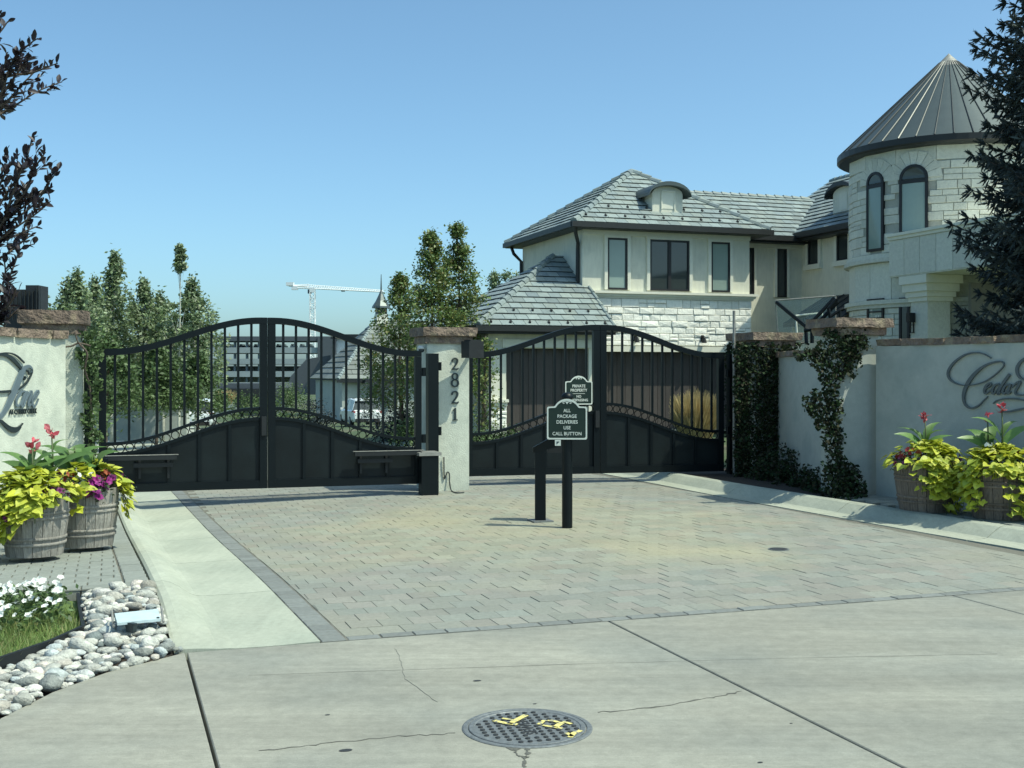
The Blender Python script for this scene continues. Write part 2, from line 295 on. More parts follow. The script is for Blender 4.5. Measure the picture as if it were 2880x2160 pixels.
# ------------------------------------------------------------------ pieces: tiles, bricks, stones cut to a polygon
def clip(poly, region):
    out = poly
    n = len(region)
    for i in range(n):
        x1, y1 = region[i]; x2, y2 = region[(i+1) % n]; inp = out; out = []
        if not inp: return []
        def side(p): return (x2-x1)*(p[1]-y1)-(y2-y1)*(p[0]-x1)
        for j in range(len(inp)):
            p = inp[j]; q = inp[(j+1) % len(inp)]; sp = side(p); sq = side(q)
            if sp >= 0: out.append(p)
            if (sp >= 0) != (sq >= 0):
                t = sp/(sp-sq); out.append((p[0]+(q[0]-p[0])*t, p[1]+(q[1]-p[1])*t))
    return out
def area(p): return 0.5*sum(p[i][0]*p[(i+1) % len(p)][1]-p[(i+1) % len(p)][0]*p[i][1] for i in range(len(p)))
def running(e0, e1, s0, s1, du, dv, jit=0.0):
    r = 0; s = s0
    while s < s1:
        e = e0-(du/2 if r % 2 else 0)
        while e < e1:
            w = du; yield [(e, s), (e+w, s), (e+w, s+dv), (e, s+dv)]
            e += w
        s += dv; r += 1
def ashlar(e0, e1, s0, s1, rng, h=(0.12, 0.22), w=(0.25, 0.6)):
    s = s0
    while s < s1-0.02:
        hh = min(rng.uniform(*h), s1-s)
        if s1-s-hh < h[0]*0.6: hh = s1-s
        e = e0-rng.uniform(0, w[0])
        while e < e1:
            ww = rng.uniform(*w)
            if hh > h[0]*1.5 and rng.random() < 0.35:
                yield [(e, s), (e+ww, s), (e+ww, s+hh*0.5), (e, s+hh*0.5)]
                yield [(e, s+hh*0.5), (e+ww, s+hh*0.5), (e+ww, s+hh), (e, s+hh)]
            else: yield [(e, s), (e+ww, s), (e+ww, s+hh), (e, s+hh)]
            e += ww
        s += hh
def pieces(parent, name, cells, region, M, thick, gap, ch, mt, limit=300, tilt=0.0, nvar=0.0, skip=None, stuffname=None, base=-0.004, rough=0.0, seed=1, airy=False):
    rng = random.Random(seed); recs = []
    for c in cells:
        s0 = min(p[1] for p in c); dv = max(p[1] for p in c)-s0
        p = clip(c, region) if region else c
        if len(p) < 3 or area(p) < 0.0008: continue
        cx = sum(q[0] for q in p)/len(p); cy = sum(q[1] for q in p)/len(p)
        if skip and skip(cx, cy): continue
        we = max(q[0] for q in p)-min(q[0] for q in p); hs = max(q[1] for q in p)-min(q[1] for q in p)
        if we < gap*1.6 or hs < gap*1.6: continue
        def ins(g): return [(cx+(q[0]-cx)*(1-g/we), cy+(q[1]-cy)*(1-g/hs)) for q in p]
        lo = ins(gap); hi = ins(gap+2*ch); dn = rng.uniform(-nvar, nvar)
        cen = M(cx, cy, 0); wgt = area(p)/max(1, (cen.x**2+cen.y**2))
        recs.append((wgt, lo, hi, dn, s0, dv, cen, (cx, cy)))
    recs.sort(key=lambda r: -r[0])
    rest = MB(); cnt = 0
    for k, (wgt, lo, hi, dn, s0, dv, cen, cc) in enumerate(recs):
        def tn(s): return tilt*(1-(s-s0)/dv) if tilt else 0.0
        n = len(lo); t = thick+dn
        vs = [M(e, s, (tn(s)*.92 if airy else base)) for e, s in lo]+[M(e, s, t-ch+tn(s)) for e, s in lo]+[M(e, s, t+tn(s)+(rng.uniform(-rough, rough) if rough else 0)) for e, s in hi]
        fs = [(i, (i+1) % n, n+(i+1) % n, n+i) for i in range(n)]+[(n+i, n+(i+1) % n, 2*n+(i+1) % n, 2*n+i) for i in range(n)]+[tuple(range(2*n, 3*n))]
        if rough and n == 4:
            vs.append(sum((v for v in vs[8:12]), Vector())/4 + (M(cc[0], cc[1], 1)-M(cc[0], cc[1], 0))*rng.uniform(-rough*0.3, rough*1.2))
            fs = fs[:-1]+[(8, 9, 12), (9, 10, 12), (10, 11, 12), (11, 8, 12)]
        if cnt < limit:
            mb = MB().add(vs, fs); me = mb.mesh(name, cen, fix=False); link(me, name, mt, parent, cen); cnt += 1
        else: rest.add(vs, fs, rng.random())
    if rest.f: rest.build(stuffname or (name+'_field'), mt, parent, kind='stuff', fix=False)
    return cnt
# ------------------------------------------------------------------ strokes and lettering
def smooth_line(pts, n=8):
    pts = [tuple(p) for p in pts]; out = []
    m = len(pts)
    for i in range(m-1):
        p0 = pts[max(i-1, 0)]; p1 = pts[i]; p2 = pts[i+1]; p3 = pts[min(i+2, m-1)]
        for k in range(n):
            t = k/n; out.append(tuple(0.5*((2*p1[j])+(-p0[j]+p2[j])*t+(2*p0[j]-5*p1[j]+4*p2[j]-p3[j])*t*t+(-p0[j]+3*p1[j]-3*p2[j]+p3[j])*t**3) for j in range(len(p1))))
    out.append(pts[-1]); return out
def ribbon(mb, pts, M, n0, n1, n=8):        # pts: (e, s, width)
    L = smooth_line(pts, n) if n > 1 else pts; lft = []; rgt = []
    for i, p in enumerate(L):
        q = L[min(i+1, len(L)-1)]; o = L[max(i-1, 0)]; dx, dy = q[0]-o[0], q[1]-o[1]; l = math.hypot(dx, dy) or 1
        w = p[2]/2; lft.append((p[0]-dy/l*w, p[1]+dx/l*w)); rgt.append((p[0]+dy/l*w, p[1]-dx/l*w))
    vs = []
    for a, b in zip(lft, rgt): vs += [M(a[0], a[1], n0), M(b[0], b[1], n0), M(b[0], b[1], n1), M(a[0], a[1], n1)]
    fs = []
    for i in range(len(L)-1):
        for k in range(4): fs.append((i*4+k, i*4+(k+1) % 4, i*4+4+(k+1) % 4, i*4+4+k))
    fs += [(0, 1, 2, 3), tuple(4*(len(L)-1)+k for k in (3, 2, 1, 0))]
    return mb.add(vs, fs)
def text_mb(txt, size, M, n0, depth, sx=1.0, bold=0.0, space=1.0):
    cu = bpy.data.curves.new('lettering', 'FONT'); cu.body = txt; cu.size = size; cu.align_x = 'CENTER'; cu.align_y = 'CENTER'; cu.extrude = depth/2; cu.resolution_u = 3
    cu.offset = bold; cu.space_character = space
    o = bpy.data.objects.new('lettering', cu); COL.objects.link(o); dg = bpy.context.evaluated_depsgraph_get(); me = o.evaluated_get(dg).to_mesh()
    mb = MB(); mb.add([M(v.co.x*sx, v.co.y, n0+depth/2+v.co.z) for v in me.vertices], [tuple(p.vertices) for p in me.polygons])
    o.evaluated_get(dg).to_mesh_clear(); bpy.data.objects.remove(o); bpy.data.curves.remove(cu); return mb
def planeM(O, E, N=None, S=Vector((0, 0, 1))):
    O = Vector(O); E = Vector(E).normalized(); S = Vector(S).normalized(); N = Vector(N).normalized() if N else E.cross(S)
    return lambda e, s, n: O+E*e+S*s+N*n
# ================================================================== THE SETTING
Mg = lambda e, s, n: P(e, s, gz(e, s)+n)
def rectpoly(a0, a1, b0, b1): return [(a0, b0), (a1, b0), (a1, b1), (a0, b1)]
# terrain sheet to the horizon
def terrain():
    A = [-3000, -900, -300, -120, -60, -30]+[-20+i*1.5 for i in range(35)]+[40, 70, 140, 400, 1200, 3000]
    B = [-600, -100, -30, -10]+[-4+i*1.5 for i in range(50)]+[85, 110, 160, 300, 700, 1500, 4000]
    vs = []; fs = []
    for b in B:
        for a in A: vs.append(P(a, b, gz(a, b)-0.07-(0.0 if b < 90 else 0.3)))
    n = len(A)
    for j in range(len(B)-1):
        for i in range(n-1): fs.append((j*n+i, j*n+i+1, (j+1)*n+i+1, (j+1)*n+i))
    MB().add(vs, fs).build('ground', M_['ground'], kind='structure', smooth=True)
terrain()
def sheet(name, region, z, mt, nb=24, kind='structure', parent=None):
    """sheet over an (a,b) polygon that follows the fall of the ground"""
    b0 = min(p[1] for p in region); b1 = max(p[1] for p in region); mb = MB()
    for i in range(nb):
        lo = b0+(b1-b0)*i/nb; hi = b0+(b1-b0)*(i+1)/nb
        p = clip(region, rectpoly(-200, 200, lo, hi))
        if len(p) < 3: continue
        # split across a as well
        a0 = min(q[0] for q in p); a1 = max(q[0] for q in p); k = max(1, min(12, int((a1-a0)/1.2)))
        for j in range(k):
            q = clip(p, rectpoly(a0+(a1-a0)*j/k, a0+(a1-a0)*(j+1)/k, lo, hi))
            if len(q) >= 3: mb.add([Mg(e, s, z) for e, s in q], [tuple(range(len(q)))])
    return mb.build(name, mt, parent, kind=kind, fix=False)
# street of concrete slabs
street = sheet('street', [(-1.62, -4), (13, -4), (13, 7.41), (0.448, 7.41), (-0.01, 7.06), (-0.51, 6.28), (-1.1, 4.6), (-1.5, 2)], -0.045, M_['joint'], 8)
curve = [(0.44, 7.405), (-0.01, 7.06), (-0.28, 6.72), (-0.51, 6.28), (-0.84, 5.45), (-1.1, 4.6), (-1.35, 3.2), (-1.5, 2), (-1.55, -3)]
def slab(region, name='slab'):
    pieces(street, name, [region], None, lambda e, s, n: P(e, s, n-0.03), 0.03, 0.016, 0.005, M_['conc'], base=-0.08)
slab([(0.44, -3)]+[(0.44, 7.405)]+curve[1:])
for a0, a1 in ((0.44, 3.24), (3.24, 6.10), (6.10, 8.95), (8.95, 12)):
    slab([(a0, -3), (a1, -3), (a1, 7.405), (a0, 7.405)])
# cracks, stains and rust marks in the slabs
crk = MB(); rng = random.Random(3)
def crack(pts, w=0.008, amp=0.012):
    L = []
    for i in range(len(pts)-1):
        for k in range(9):
            t = k/9; a = pts[i][0]+(pts[i+1][0]-pts[i][0])*t; b = pts[i][1]+(pts[i+1][1]-pts[i][1])*t
            L.append((a+rng.uniform(-amp, amp)*0.6, b+rng.uniform(-amp, amp), w*rng.choice((0.25, 0.5, 0.7, 1.0, 1.6))))
    ribbon(crk, L, lambda e, s, n: P(e, s, n), 0.0012, 0.0022, 1)
g2 = lambda px, py: AB(*gp(px, py).xy)
crack([g2(730, 2112), g2(930, 2090), g2(1120, 2072), g2(1300, 2062)], 0.007)
crack([g2(1680, 2004), g2(1850, 1990), g2(1990, 1965), g2(2100, 1942)], 0.009)
crack([g2(1445, 2105), g2(1455, 2125), g2(1490, 2133)], 0.010, 0.006)
crack([g2(1483, 2100), g2(1484, 2120), g2(1474, 2135), g2(1475, 2160)], 0.016, 0.008)
crk.build('crack', M_['crack'], street, kind='stuff', fix=False); crk = MB()
crack([g2(1110, 1825), g2(1125, 1850), g2(1140, 1910), g2(1240, 1985)], 0.0028)
crack([g2(700, 1900), g2(1500, 1872), g2(2200, 1852), g2(2880, 1838)], 0.0022, 0.004)
crk.build('hairline_crack', M_['hairline'], street, kind='stuff', fix=False)
spot = MB()
for px, py, r in ((1342, 1915, 0.018), (972, 2111, 0.024), (921, 2011, 0.010), (1504, 1980, 0.008), (2138, 2145, 0.010), (2225, 2035, 0.006)):
    a, b = g2(px, py); spot.plate([(a+r*math.cos(t)*1.3, b+r*0.8*math.sin(t)) for t in [k*math.pi/5 for k in range(10)]], lambda e, s, n: P(e, s, n), 0.001, 0.002)
spot.build('stain', M_['ironblack'], street, kind='stuff', fix=False)
pp = MB()
a, b = g2(1443, 2104); pp.plate([(a-.03, b+.015), (a+.03, b+.02), (a+.045, b-.01), (a+.0, b-.045), (a-.02, b-.03)], lambda e, s, n: P(e, s, n), 0.001, 0.002)
pp.build('pothole', M_['crack'], street, kind='stuff', fix=False)

# driveway of brick pavers
dreg = [(1.27, 7.42), (8.34, 7.42), (8.20, 10.4), (7.96, 14.3), (7.88, 19.0), (0.86, 19.0)]
drive = sheet('driveway', dreg, -0.0045, M_['joint'], 20)
inner = [(1.44, 7.53), (8.335, 7.53), (8.195, 10.4), (7.955, 14.3), (7.875, 19.0), (1.03, 19.0)]
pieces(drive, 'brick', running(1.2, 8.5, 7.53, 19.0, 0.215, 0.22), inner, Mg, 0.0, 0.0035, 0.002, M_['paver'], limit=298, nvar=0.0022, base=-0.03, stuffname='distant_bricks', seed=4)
# dark border bricks round the drive
bl = []
for k in range(70):
    t = k/70; b0 = 7.42+k*0.165
    def le(b): return 1.27-0.0355*(b-7.42)
    if b0 < 18.9: bl.append([(le(b0), b0), (le(b0)+0.165, b0), (le(b0+.165)+0.165, b0+.165), (le(b0+.165), b0+.165)])
fr = []
a0 = 1.44
while a0 < 8.3: fr.append([(a0, 7.42), (a0+.22, 7.42), (a0+.22, 7.525), (a0, 7.525)]); a0 += .22
pieces(drive, 'border_brick', bl+fr, None, Mg, 0.001, 0.009, 0.004, M_['paver2'], limit=110, nvar=0.003, base=-0.03, seed=5)

# rolled kerb and gutter, left and right, in sections
def kerb(name, path, prof, mt, L=1.9, ramp=None, flip=1):
    root = None
    secs = []
    # path: function b -> a of the paver edge
    b = path[1]
    while b < path[2]-0.05:
        secs.append((b, min(b+L, path[2]))); b += L
    root = thing(name, None, None, P(path[0](path[1]), path[1]), None); root['kind'] = 'structure'
    for i, (s0, s1) in enumerate(secs):
        mb = MB(); n = 8; m = len(prof); vs = []
        for k in range(n+1):
            b = s0+0.006+(s1-s0-0.012)*k/n
            for o, z in prof:
                f = ramp(b) if ramp else 1
                vs.append(P(path[0](b)+flip*o, b, gz(path[0](b)+flip*o, b)+(z*f if z > 0.006 else z)))
        fs = [(k*m+j, k*m+j+1, (k+1)*m+j+1, (k+1)*m+j) for k in range(n) for j in range(m-1)]
        fs += [tuple(range(m)), tuple(n*m+j for j in range(m-1, -1, -1))]
        mb.add(vs, fs); mb.build('kerb_section', mt, root, smooth=False)
    return root
edgeL = lambda b: 1.27-0.0355*(b-7.42)-0.008
kerb('left_gutter', (edgeL, 7.42, 19.0), [(0, -.1), (0, 0.004), (.25, -.004), (.52, -.003), (.57, .002), (.62, .022), (.69, .075), (.76, .115), (.82, .130), (.87, .126), (.89, .11), (.89, -.12)], M_['conc2'], 1.85, ramp=lambda b: 0.12+0.88*sm((b-7.5)/1.2), flip=-1)
def edgeR(b):
    pts = [(5, 8.40), (7.42, 8.35), (9.08, 8.32), (10.4, 8.20), (14.3, 7.97), (19.1, 7.88), (30, 7.8)]
    for i in range(len(pts)-1):
        if b <= pts[i+1][0]:
            t = (b-pts[i][0])/(pts[i+1][0]-pts[i][0]); return pts[i][1]+(pts[i+1][1]-pts[i][1])*t
    return 7.8
kerb('right_kerb', (edgeR, 5.0, 19.0), [(0.005, -.1), (0.005, 0.004), (.20, .006), (.26, .015), (.34, .07), (.42, .118), (.48, .13), (.55, .128), (.57, .115), (.57, -.12)], M_['conc2'], 2.4, flip=1)

# pavements and beds
swl = [(-7, 9.22), (0.29, 9.22), (0.06, 16.0), (-7, 16.0)]
side = sheet('left_pavement', swl, 0.098, M_['joint'], 10)
Ms = lambda e, s, n: P(e, s, gz(e, s)+0.11+n)
pieces(side, 'brick', running(-3.2, 0.2, 9.38, 14.6, 0.19, 0.15), [(-3.2, 9.38), (0.10, 9.38), (-0.085, 14.6), (-3.2, 14.6)], Ms, 0.0, 0.010, 0.004, M_['paver3'], limit=230, nvar=0.003, base=-0.03, stuffname='distant_bricks', seed=6)
bl = [[(-3.2+k*.2, 9.22), (-3.2+k*.2+.2, 9.22), (-3.2+k*.2+.2, 9.375), (-3.2+k*.2, 9.375)] for k in range(17)]
bl += [[(0.105-.0071*k, 9.38+k*.2), (0.285-.0071*k, 9.38+k*.2), (0.285-.0071*k, 9.38+k*.2+.2), (.105-.0071*k, 9.38+k*.2+.2)] for k in range(26)]
pieces(side, 'border_brick', bl, None, Ms, 0.002, 0.010, 0.004, M_['paver3'], limit=60, nvar=0.003, base=-0.12, seed=7)
rside = sheet('right_pavement', [(8.7, 3), (14, 3), (14, 13.0), (8.62, 13.0)], 0.085, M_['joint'], 8)
pieces(rside, 'brick', running(8.93, 10.4, 8.4, 13.0, 0.20, 0.15), [(8.93, 8.4), (10.4, 8.4), (10.4, 13.0), (8.72, 13.0), (8.86, 10)], lambda e, s, n: P(e, s, 0.115+n), 0.0, 0.010, 0.004, M_['paver3'], limit=160, nvar=0.003, base=-0.03, stuffname='distant_bricks', seed=8)
sheet('planting_bed', [(8.55, 13.0), (14, 13.0), (14, 17.6), (8.40, 17.6)], 0.10, M_['soil'], 8)
sheet('inner_road', [(-6, 19.0), (7.8, 19.0), (7.8, 24), (8.6, 30.4), (18.5, 30.4), (18.5, 33), (8.0, 33), (6.0, 36), (4.5, 95), (-1.5, 95), (-2.5, 36), (-5.5, 34), (-16, 33), (-16, 24.2), (-6, 22.5)], 0.03, M_['conc2'], 50)
# beds behind the gates
sheet('lawn_strip', [(-20, 34.5), (-6, 35), (-3, 37), (-20, 37)], 0.01, M_['ground'], 6)

# ------------------------------------------------------------------ pebble bed with river stones
pebreg = lambda a, b: True
lawn_edge = [(-0.62, 7.22), (-0.33, 7.65), (-0.16, 8.01), (-0.19, 8.55), (-0.22, 9.2)]
def lawn_a(b):
    for i in range(len(lawn_edge)-1):
        if lawn_edge[i][1] <= b <= lawn_edge[i+1][1]:
            t = (b-lawn_edge[i][1])/(lawn_edge[i+1][1]-lawn_edge[i][1]); return lawn_edge[i][0]+(lawn_edge[i+1][0]-lawn_edge[i][0])*t
    return -0.62-(7.22-b)*0.95 if b < 7.22 else -0.22
def street_a(b):
    for i in range(len(curve)-1):
        if curve[i+1][1] <= b <= curve[i][1]:
            t = (curve[i][1]-b)/(curve[i][1]-curve[i+1][1]); return curve[i][0]+(curve[i+1][0]-curve[i][0])*t
    return 0.30 if b > 7.4 else -1.5
def peb_right(b): return street_a(b) if b < 7.4 else edgeL(b)-0.89-0.015
bed = sheet('pebble_bed', [(-3.2, 4), (-1.2, 4), (-0.84, 5.45), (-0.51, 6.28), (-0.01, 7.06), (0.42, 7.405), (0.36, 8.0), (0.32, 9.2), (-3.2, 9.2)], -0.035, M_['soil'], 12)
mb = MB(); vs = []; fs = []; na, nb_ = 14, 14
for j in range(nb_+1):
    b = 6.9+(9.19-6.9)*j/nb_
    for i in range(na+1):
        x0, x1 = lawn_a(b)+.02, peb_right(b); a = x0+(x1-x0)*i/na; vs.append(P(a, b, -0.03+0.10*sm((b-7.0)/1.5)*sm((a-lawn_a(b)+.15)/.35)))
for j in range(nb_):
    for i in range(na): fs.append((j*(na+1)+i, j*(na+1)+i+1, (j+1)*(na+1)+i+1, (j+1)*(na+1)+i))
mb.add(vs, fs).build('soil_mound', M_['soil'], bed, smooth=True)
def rock_meshes(nv, sub):
    out = []
    for k in range(nv):
        bm = bmesh.new(); bmesh.ops.create_icosphere(bm, subdivisions=sub, radius=1.0)
        o = Vector((k*7.1, k*3.3, 1.7)); sq = 0.75+0.5*random.random()
        for v in bm.verts:
            d = 1+0.42*mnoise.noise(v.co*0.9+o)+0.16*mnoise.noise(v.co*2.4+o); v.co = Vector((v.co.x*d, v.co.y*d*0.76*sq, v.co.z*d*(0.46+0.3*random.random()*0+0.14*(k%3))))
        me = bpy.data.meshes.new('stone'); bm.to_mesh(me); bm.free(); me.polygons.foreach_set('use_smooth', [True]*len(me.polygons)); me.materials.append(M_['pebble']); out.append(me)
    return out
rocks = rock_meshes(10, 2); rng = random.Random(11); placed = []
def free(a, b, r):
    for q in placed:
        if (q[0]-a)**2+(q[1]-b)**2 < ((q[2]+r)*0.74)**2: return False
    return True
for rad, tries in ((0.070, 30), (0.058, 160), (0.048, 900), (0.040, 3000), (0.031, 6000), (0.023, 8000)):
    for _ in range(tries):
        b = rng.uniform(4.4, 9.12); a = rng.uniform(-2.6, 0.42); r = rad*rng.uniform(0.82, 1.12)
        if not (lawn_a(b)+r*0.8 < a < peb_right(b)-r*0.55): continue
        if b+r*0.7 > 9.19 or not free(a, b, r): continue
        placed.append((a, b, r))
placed.sort(key=lambda q: -q[2]/max(3, q[1])); rest = MB()
smallrock = rocks[0]
for i, (a, b, r) in enumerate(placed):
    hill = 0.105*sm((b-7.0)/1.5)*sm((a-lawn_a(b)+.15)/.35)
    if abs((q_ := P(a, b)).x-(-2.52)) < .18 and abs(q_.y-7.74) < .11: continue
    p = P(a, b, -0.01+hill+r*0.30+rng.uniform(0, .025)); rot = (rng.uniform(-.35, .35), rng.uniform(-.35, .35), ANG+rng.uniform(-.9, .9)); s = r*1.22
    if i < 300:
        o = link(rocks[i % 10], 'stone', None, bed, p); o.rotation_euler = rot; o.scale = (s, s, s*rng.uniform(.8, 1.1))
    else:
        me = rocks[i % 10]; mx = Matrix.Translation(p) @ Matrix.Rotation(rot[2], 4, 'Z') @ Matrix.Scale(s, 4)
        rest.add([mx @ v.co for v in me.vertices], [tuple(q.vertices) for q in me.polygons], rng.random())
for _ in range(900):
    b = rng.uniform(4.4, 9.12); a = rng.uniform(-2.6, 0.42); r = rng.uniform(.012, .026)
    if lawn_a(b)+r < a < peb_right(b)-r:
        me = smallrock; mx = Matrix.Translation(P(a, b, -0.01+0.11*sm((b-7)/1.5)+r*.3)) @ Matrix.Rotation(rng.uniform(0, 6), 4, 'Z') @ Matrix.Scale(r, 4)
        rest.add([mx @ v.co for v in me.vertices], [tuple(q.vertices) for q in me.polygons], rng.random())
rest.build('small_stones', M_['pebble'], bed, kind='stuff', smooth=True, fix=False)
# dark edging strip round the lawn
ed = MB(); L = [(-2.2, 5.55)]+lawn_edge
for i in range(len(L)-1):
    (a0, b0), (a1, b1) = L[i], L[i+1]; d = Vector((a1-a0, b1-b0)); d.normalize(); n = (-d.y*0.012, d.x*0.012)
    ed.hexa([P(a0-n[0], b0-n[1], -.05), P(a1-n[0], b1-n[1], -.05), P(a1+n[0], b1+n[1], -.05), P(a0+n[0], b0+n[1], -.05), P(a0-n[0], b0-n[1], .085), P(a1-n[0], b1-n[1], .085), P(a1+n[0], b1+n[1], .085), P(a0+n[0], b0+n[1], .085)])
tag(ed.build('edging', M_['blackrough']), 'dark edging strip between the grass and the river stones', 'garden edging')
# lawn
lw = MB(); poly = [(-4, 5.0), (-2.2, 5.55)]+lawn_edge+[(-4, 9.2)]
lw.plate([(-4, 3.8), (-2.2, 5.58), (-0.65, 7.2), (-0.36, 7.65), (-0.19, 8.0), (-0.22, 9.19), (-4, 9.19)], lambda e, s, n: P(e, s, n), -0.06, 0.03)
lawn = lw.build('lawn', M_['grass'], kind='structure')
N = 26000; rs = np.random.RandomState(5); a = rs.uniform(-2.6, -0.15, N); b = rs.uniform(5.4, 8.95, N)
keep = np.array([x < lawn_a(y)-0.012 and y < 8.75 for x, y in zip(a, b)]); a = a[keep]; b = b[keep]; N = len(a)
h = rs.uniform(.04, .085, N); th = rs.uniform(0, 6.28, N); w = .0035; lean = rs.normal(0, .03, (N, 2))
A3 = np.stack([U[0]*a+V[0]*b, U[1]*a+V[1]*b, np.full(N, .028)], 1)
dx = np.stack([np.cos(th)*w, np.sin(th)*w, np.zeros(N)], 1); tp = A3+np.stack([lean[:, 0], lean[:, 1], h], 1)
me = np_mesh('grass', np.stack([A3-dx, A3+dx, tp], 1).reshape(-1, 3), 3, rs.uniform(0, 1, N)); link(me, 'grass', M_['grass'], None, (0, 0, 0), 'stuff')
# ================================================================== WALLS, PILLARS, GATES, SIGNS
def rough_slab(mb, c, size, rot=ANG, amp=0.012, seed=0, div=4):
    bm = bmesh.new(); bmesh.ops.create_cube(bm, size=1.0)
    bmesh.ops.subdivide_edges(bm, edges=bm.edges, cuts=div, use_grid_fill=True)
    ca, sa = math.cos(rot), math.sin(rot); c = Vector(c); vs = []
    for v in bm.verts:
        p = Vector((v.co.x*size[0], v.co.y*size[1], v.co.z*size[2]))
        q = p*9+Vector((seed*5.3, seed*1.7, seed))
        side = max(abs(v.co.x), abs(v.co.y)) > 0.49
        k = amp if side else amp*0.25
        p += Vector((mnoise.noise(q)*k*1.6, mnoise.noise(q+Vector((9, 0, 0)))*k*1.6, mnoise.noise(q+Vector((0, 9, 0)))*k*0.6))
        vs.append(c+Vector((p.x*ca-p.y*sa, p.x*sa+p.y*ca, p.z)))
    bm.verts.index_update(); mb.add(vs, [tuple(v.index for v in f.verts) for f in bm.faces]); bm.free(); return mb
class Plane:
    def __init__(s, O, E, zoff=0): s.O = Vector((O[0], O[1], 0)); s.E = Vector((E[0], E[1], 0)).normalized(); s.N = s.E.cross(Vector((0, 0, 1))); s.M = planeM(s.O, s.E)
    def e(s, px):
        k = (px-1440)/F; return (k*s.O.y-s.O.x)/(s.E.x-k*s.E.y)
    def es(s, px, py):
        e = s.e(px); y = s.O.y+s.E.y*e; return e, CH+(HZ-py)/F*y
def pillar(label, FL, w, dp, z0, zb, caps, mt='stucco', group=None):
    """FL front-left corner, caps: list of (z0, z1, overhang)"""
    a, b = AB(*FL); t = thing('gate_pillar', label, 'pillar', (FL[0], FL[1], z0), group)
    MB().bab(a, a+w, b, b+dp, z0, zb).build('shaft', M_[mt], t)
    MB().bab(a-.02, a+w+.02, b-.02, b+dp+.02, z0-.02, z0+.0).build('footing', M_['conc2'], t)
    for i, (c0, c1, o) in enumerate(caps):
        mb = MB(); rough_slab(mb, P(a+w/2, b+dp/2, (c0+c1)/2), (w+2*o, dp+2*o, c1-c0), ANG, 0.02, FL[0]+i, 6)
        mb.build('capstone', M_['cap'], t)
    return a, b, t
# centre pillar with the house number
FLc = (-1.22, 16.87)
ac, bc, pc = pillar('pale stucco pillar between the two gates carrying the number 2821', FLc, .63, .6, -.06, 2.13, [(2.13, 2.24, .035), (2.24, 2.365, .085)])
PC = Plane(FLc, U)
D2 = [(.06, .70, .13), (.10, .88, .12), (.30, .98, .09), (.50, .88, .13), (.52, .70, .15), (.40, .46, .14), (.20, .22, .10), (.05, .05, .07)]
def digit(ch, cx, z0, h, M, n0, n1):
    mb = MB(); W = lambda L: [(cx+(x-.31)*h*.98, z0+y*h, w*h) for x, y, w in L]
    if ch == '2':
        ribbon(mb, W(D2), M, n0, n1); ribbon(mb, W([(.03, .05, .10), (.25, .07, .12), (.5, .05, .14), (.62, .16, .05)]), M, n0, n1-.002)
    if ch == '8':
        for cy, ry, rx in ((.75, .22, .20), (.27, .25, .25)):
            L = [(.31+rx*math.cos(t), cy+ry*math.sin(t), .075+.05*abs(math.cos(t))) for t in [k*math.pi/8 for k in range(17)]]
            ribbon(mb, W(L), M, n0, n1-(.002 if cy > .5 else 0), 2)
    if ch == '1':
        ribbon(mb, W([(.33, .02, .16), (.33, .5, .15), (.33, .98, .14)]), M, n0, n1); ribbon(mb, W([(.12, .035, .07), (.33, .035, .07), (.54, .035, .07)]), M, n0, n1-.002)
        ribbon(mb, W([(.14, .80, .05), (.25, .87, .09), (.36, .97, .08)]), M, n0, n1-.003)
    return mb
for ch, y0, y1 in (('2', 1007, 1040), ('8', 1049, 1088), ('2', 1100, 1135), ('1', 1147, 1182)):
    e, z1 = PC.es(1279, y0); _, z0 = PC.es(1279, y1)
    digit(ch, e, z0, (z1-z0), PC.M, .004, .022).build('digit', M_['letter'], pc)
# floodlight on the corner of that pillar
fl = thing('floodlight', 'black box floodlight hung on the right corner of the numbered pillar', 'floodlight', (-.56, 16.78, 1.92))
mb = MB(); c = Vector((-.565, 16.78, 2.04)); rough_slab(mb, c, (.25, .2, .24), ANG+.3, 0.004, 1, 1); mb.build('housing', M_['blackrough'], fl)
MB().box(c+Vector((0, 0, .128)), (.18, .16, .02), ANG+.3).build('lid', M_['blackrough'], fl)
MB().tube([c+Vector((.02, .1, .05)), c+Vector((.02, .28, .05))], .03).build('bracket', M_['blackrough'], fl)
sc = thing('security_camera', 'small white dome security camera under the cap of the numbered pillar', 'camera', P(ac, bc, 2.0))
p0 = P(ac-.06, bc+.1, 2.05); MB().lathe([(.0, .05), (.035, .05), (.05, .03), (.052, 0)], p0, 14).build('shell', M_['white'], sc, smooth=True)
MB().lathe([(.044, -.001), (.04, -.03), (.022, -.048), (0, -.05)], p0, 12).build('lens_dome', M_['glass'], sc, smooth=True)
MB().tube([p0+Vector((0, 0, .02)), P(ac+.005, bc+.1, 2.07)], .02, 6).build('arm', M_['white'], sc)
# black cable at its foot
cb = MB(); pts = [PC.M(*PC.es(1247, 1285), .03), PC.M(*PC.es(1249, 1345), .02), PC.M(*PC.es(1256, 1328), .03), PC.M(*PC.es(1262, 1332), .03), PC.M(*PC.es(1262, 1358), .05), gp(1270, 1382)+Vector((0, 0, .012)), gp(1284, 1388)+Vector((0, 0, .012)), gp(1305, 1387)+Vector((0, 0, .012))]
cb.tube(smooth_line([tuple(p) for p in pts], 6), .010, 6); tag(cb.build('cable', M_['cable'], smooth=True), 'loop of dark cable trailing onto the bricks at the foot of the numbered pillar', 'cable')

# left pillar, partly behind the lettered wall
FLl = (-6.14, 14.80)
al, bl_, pl = pillar('tan stucco pillar at the left gate hinge, behind the wall lettered Lane', FLl, .68, .62, -.06, 2.20, [(2.20, 2.33, .03), (2.33, 2.50, .08)])
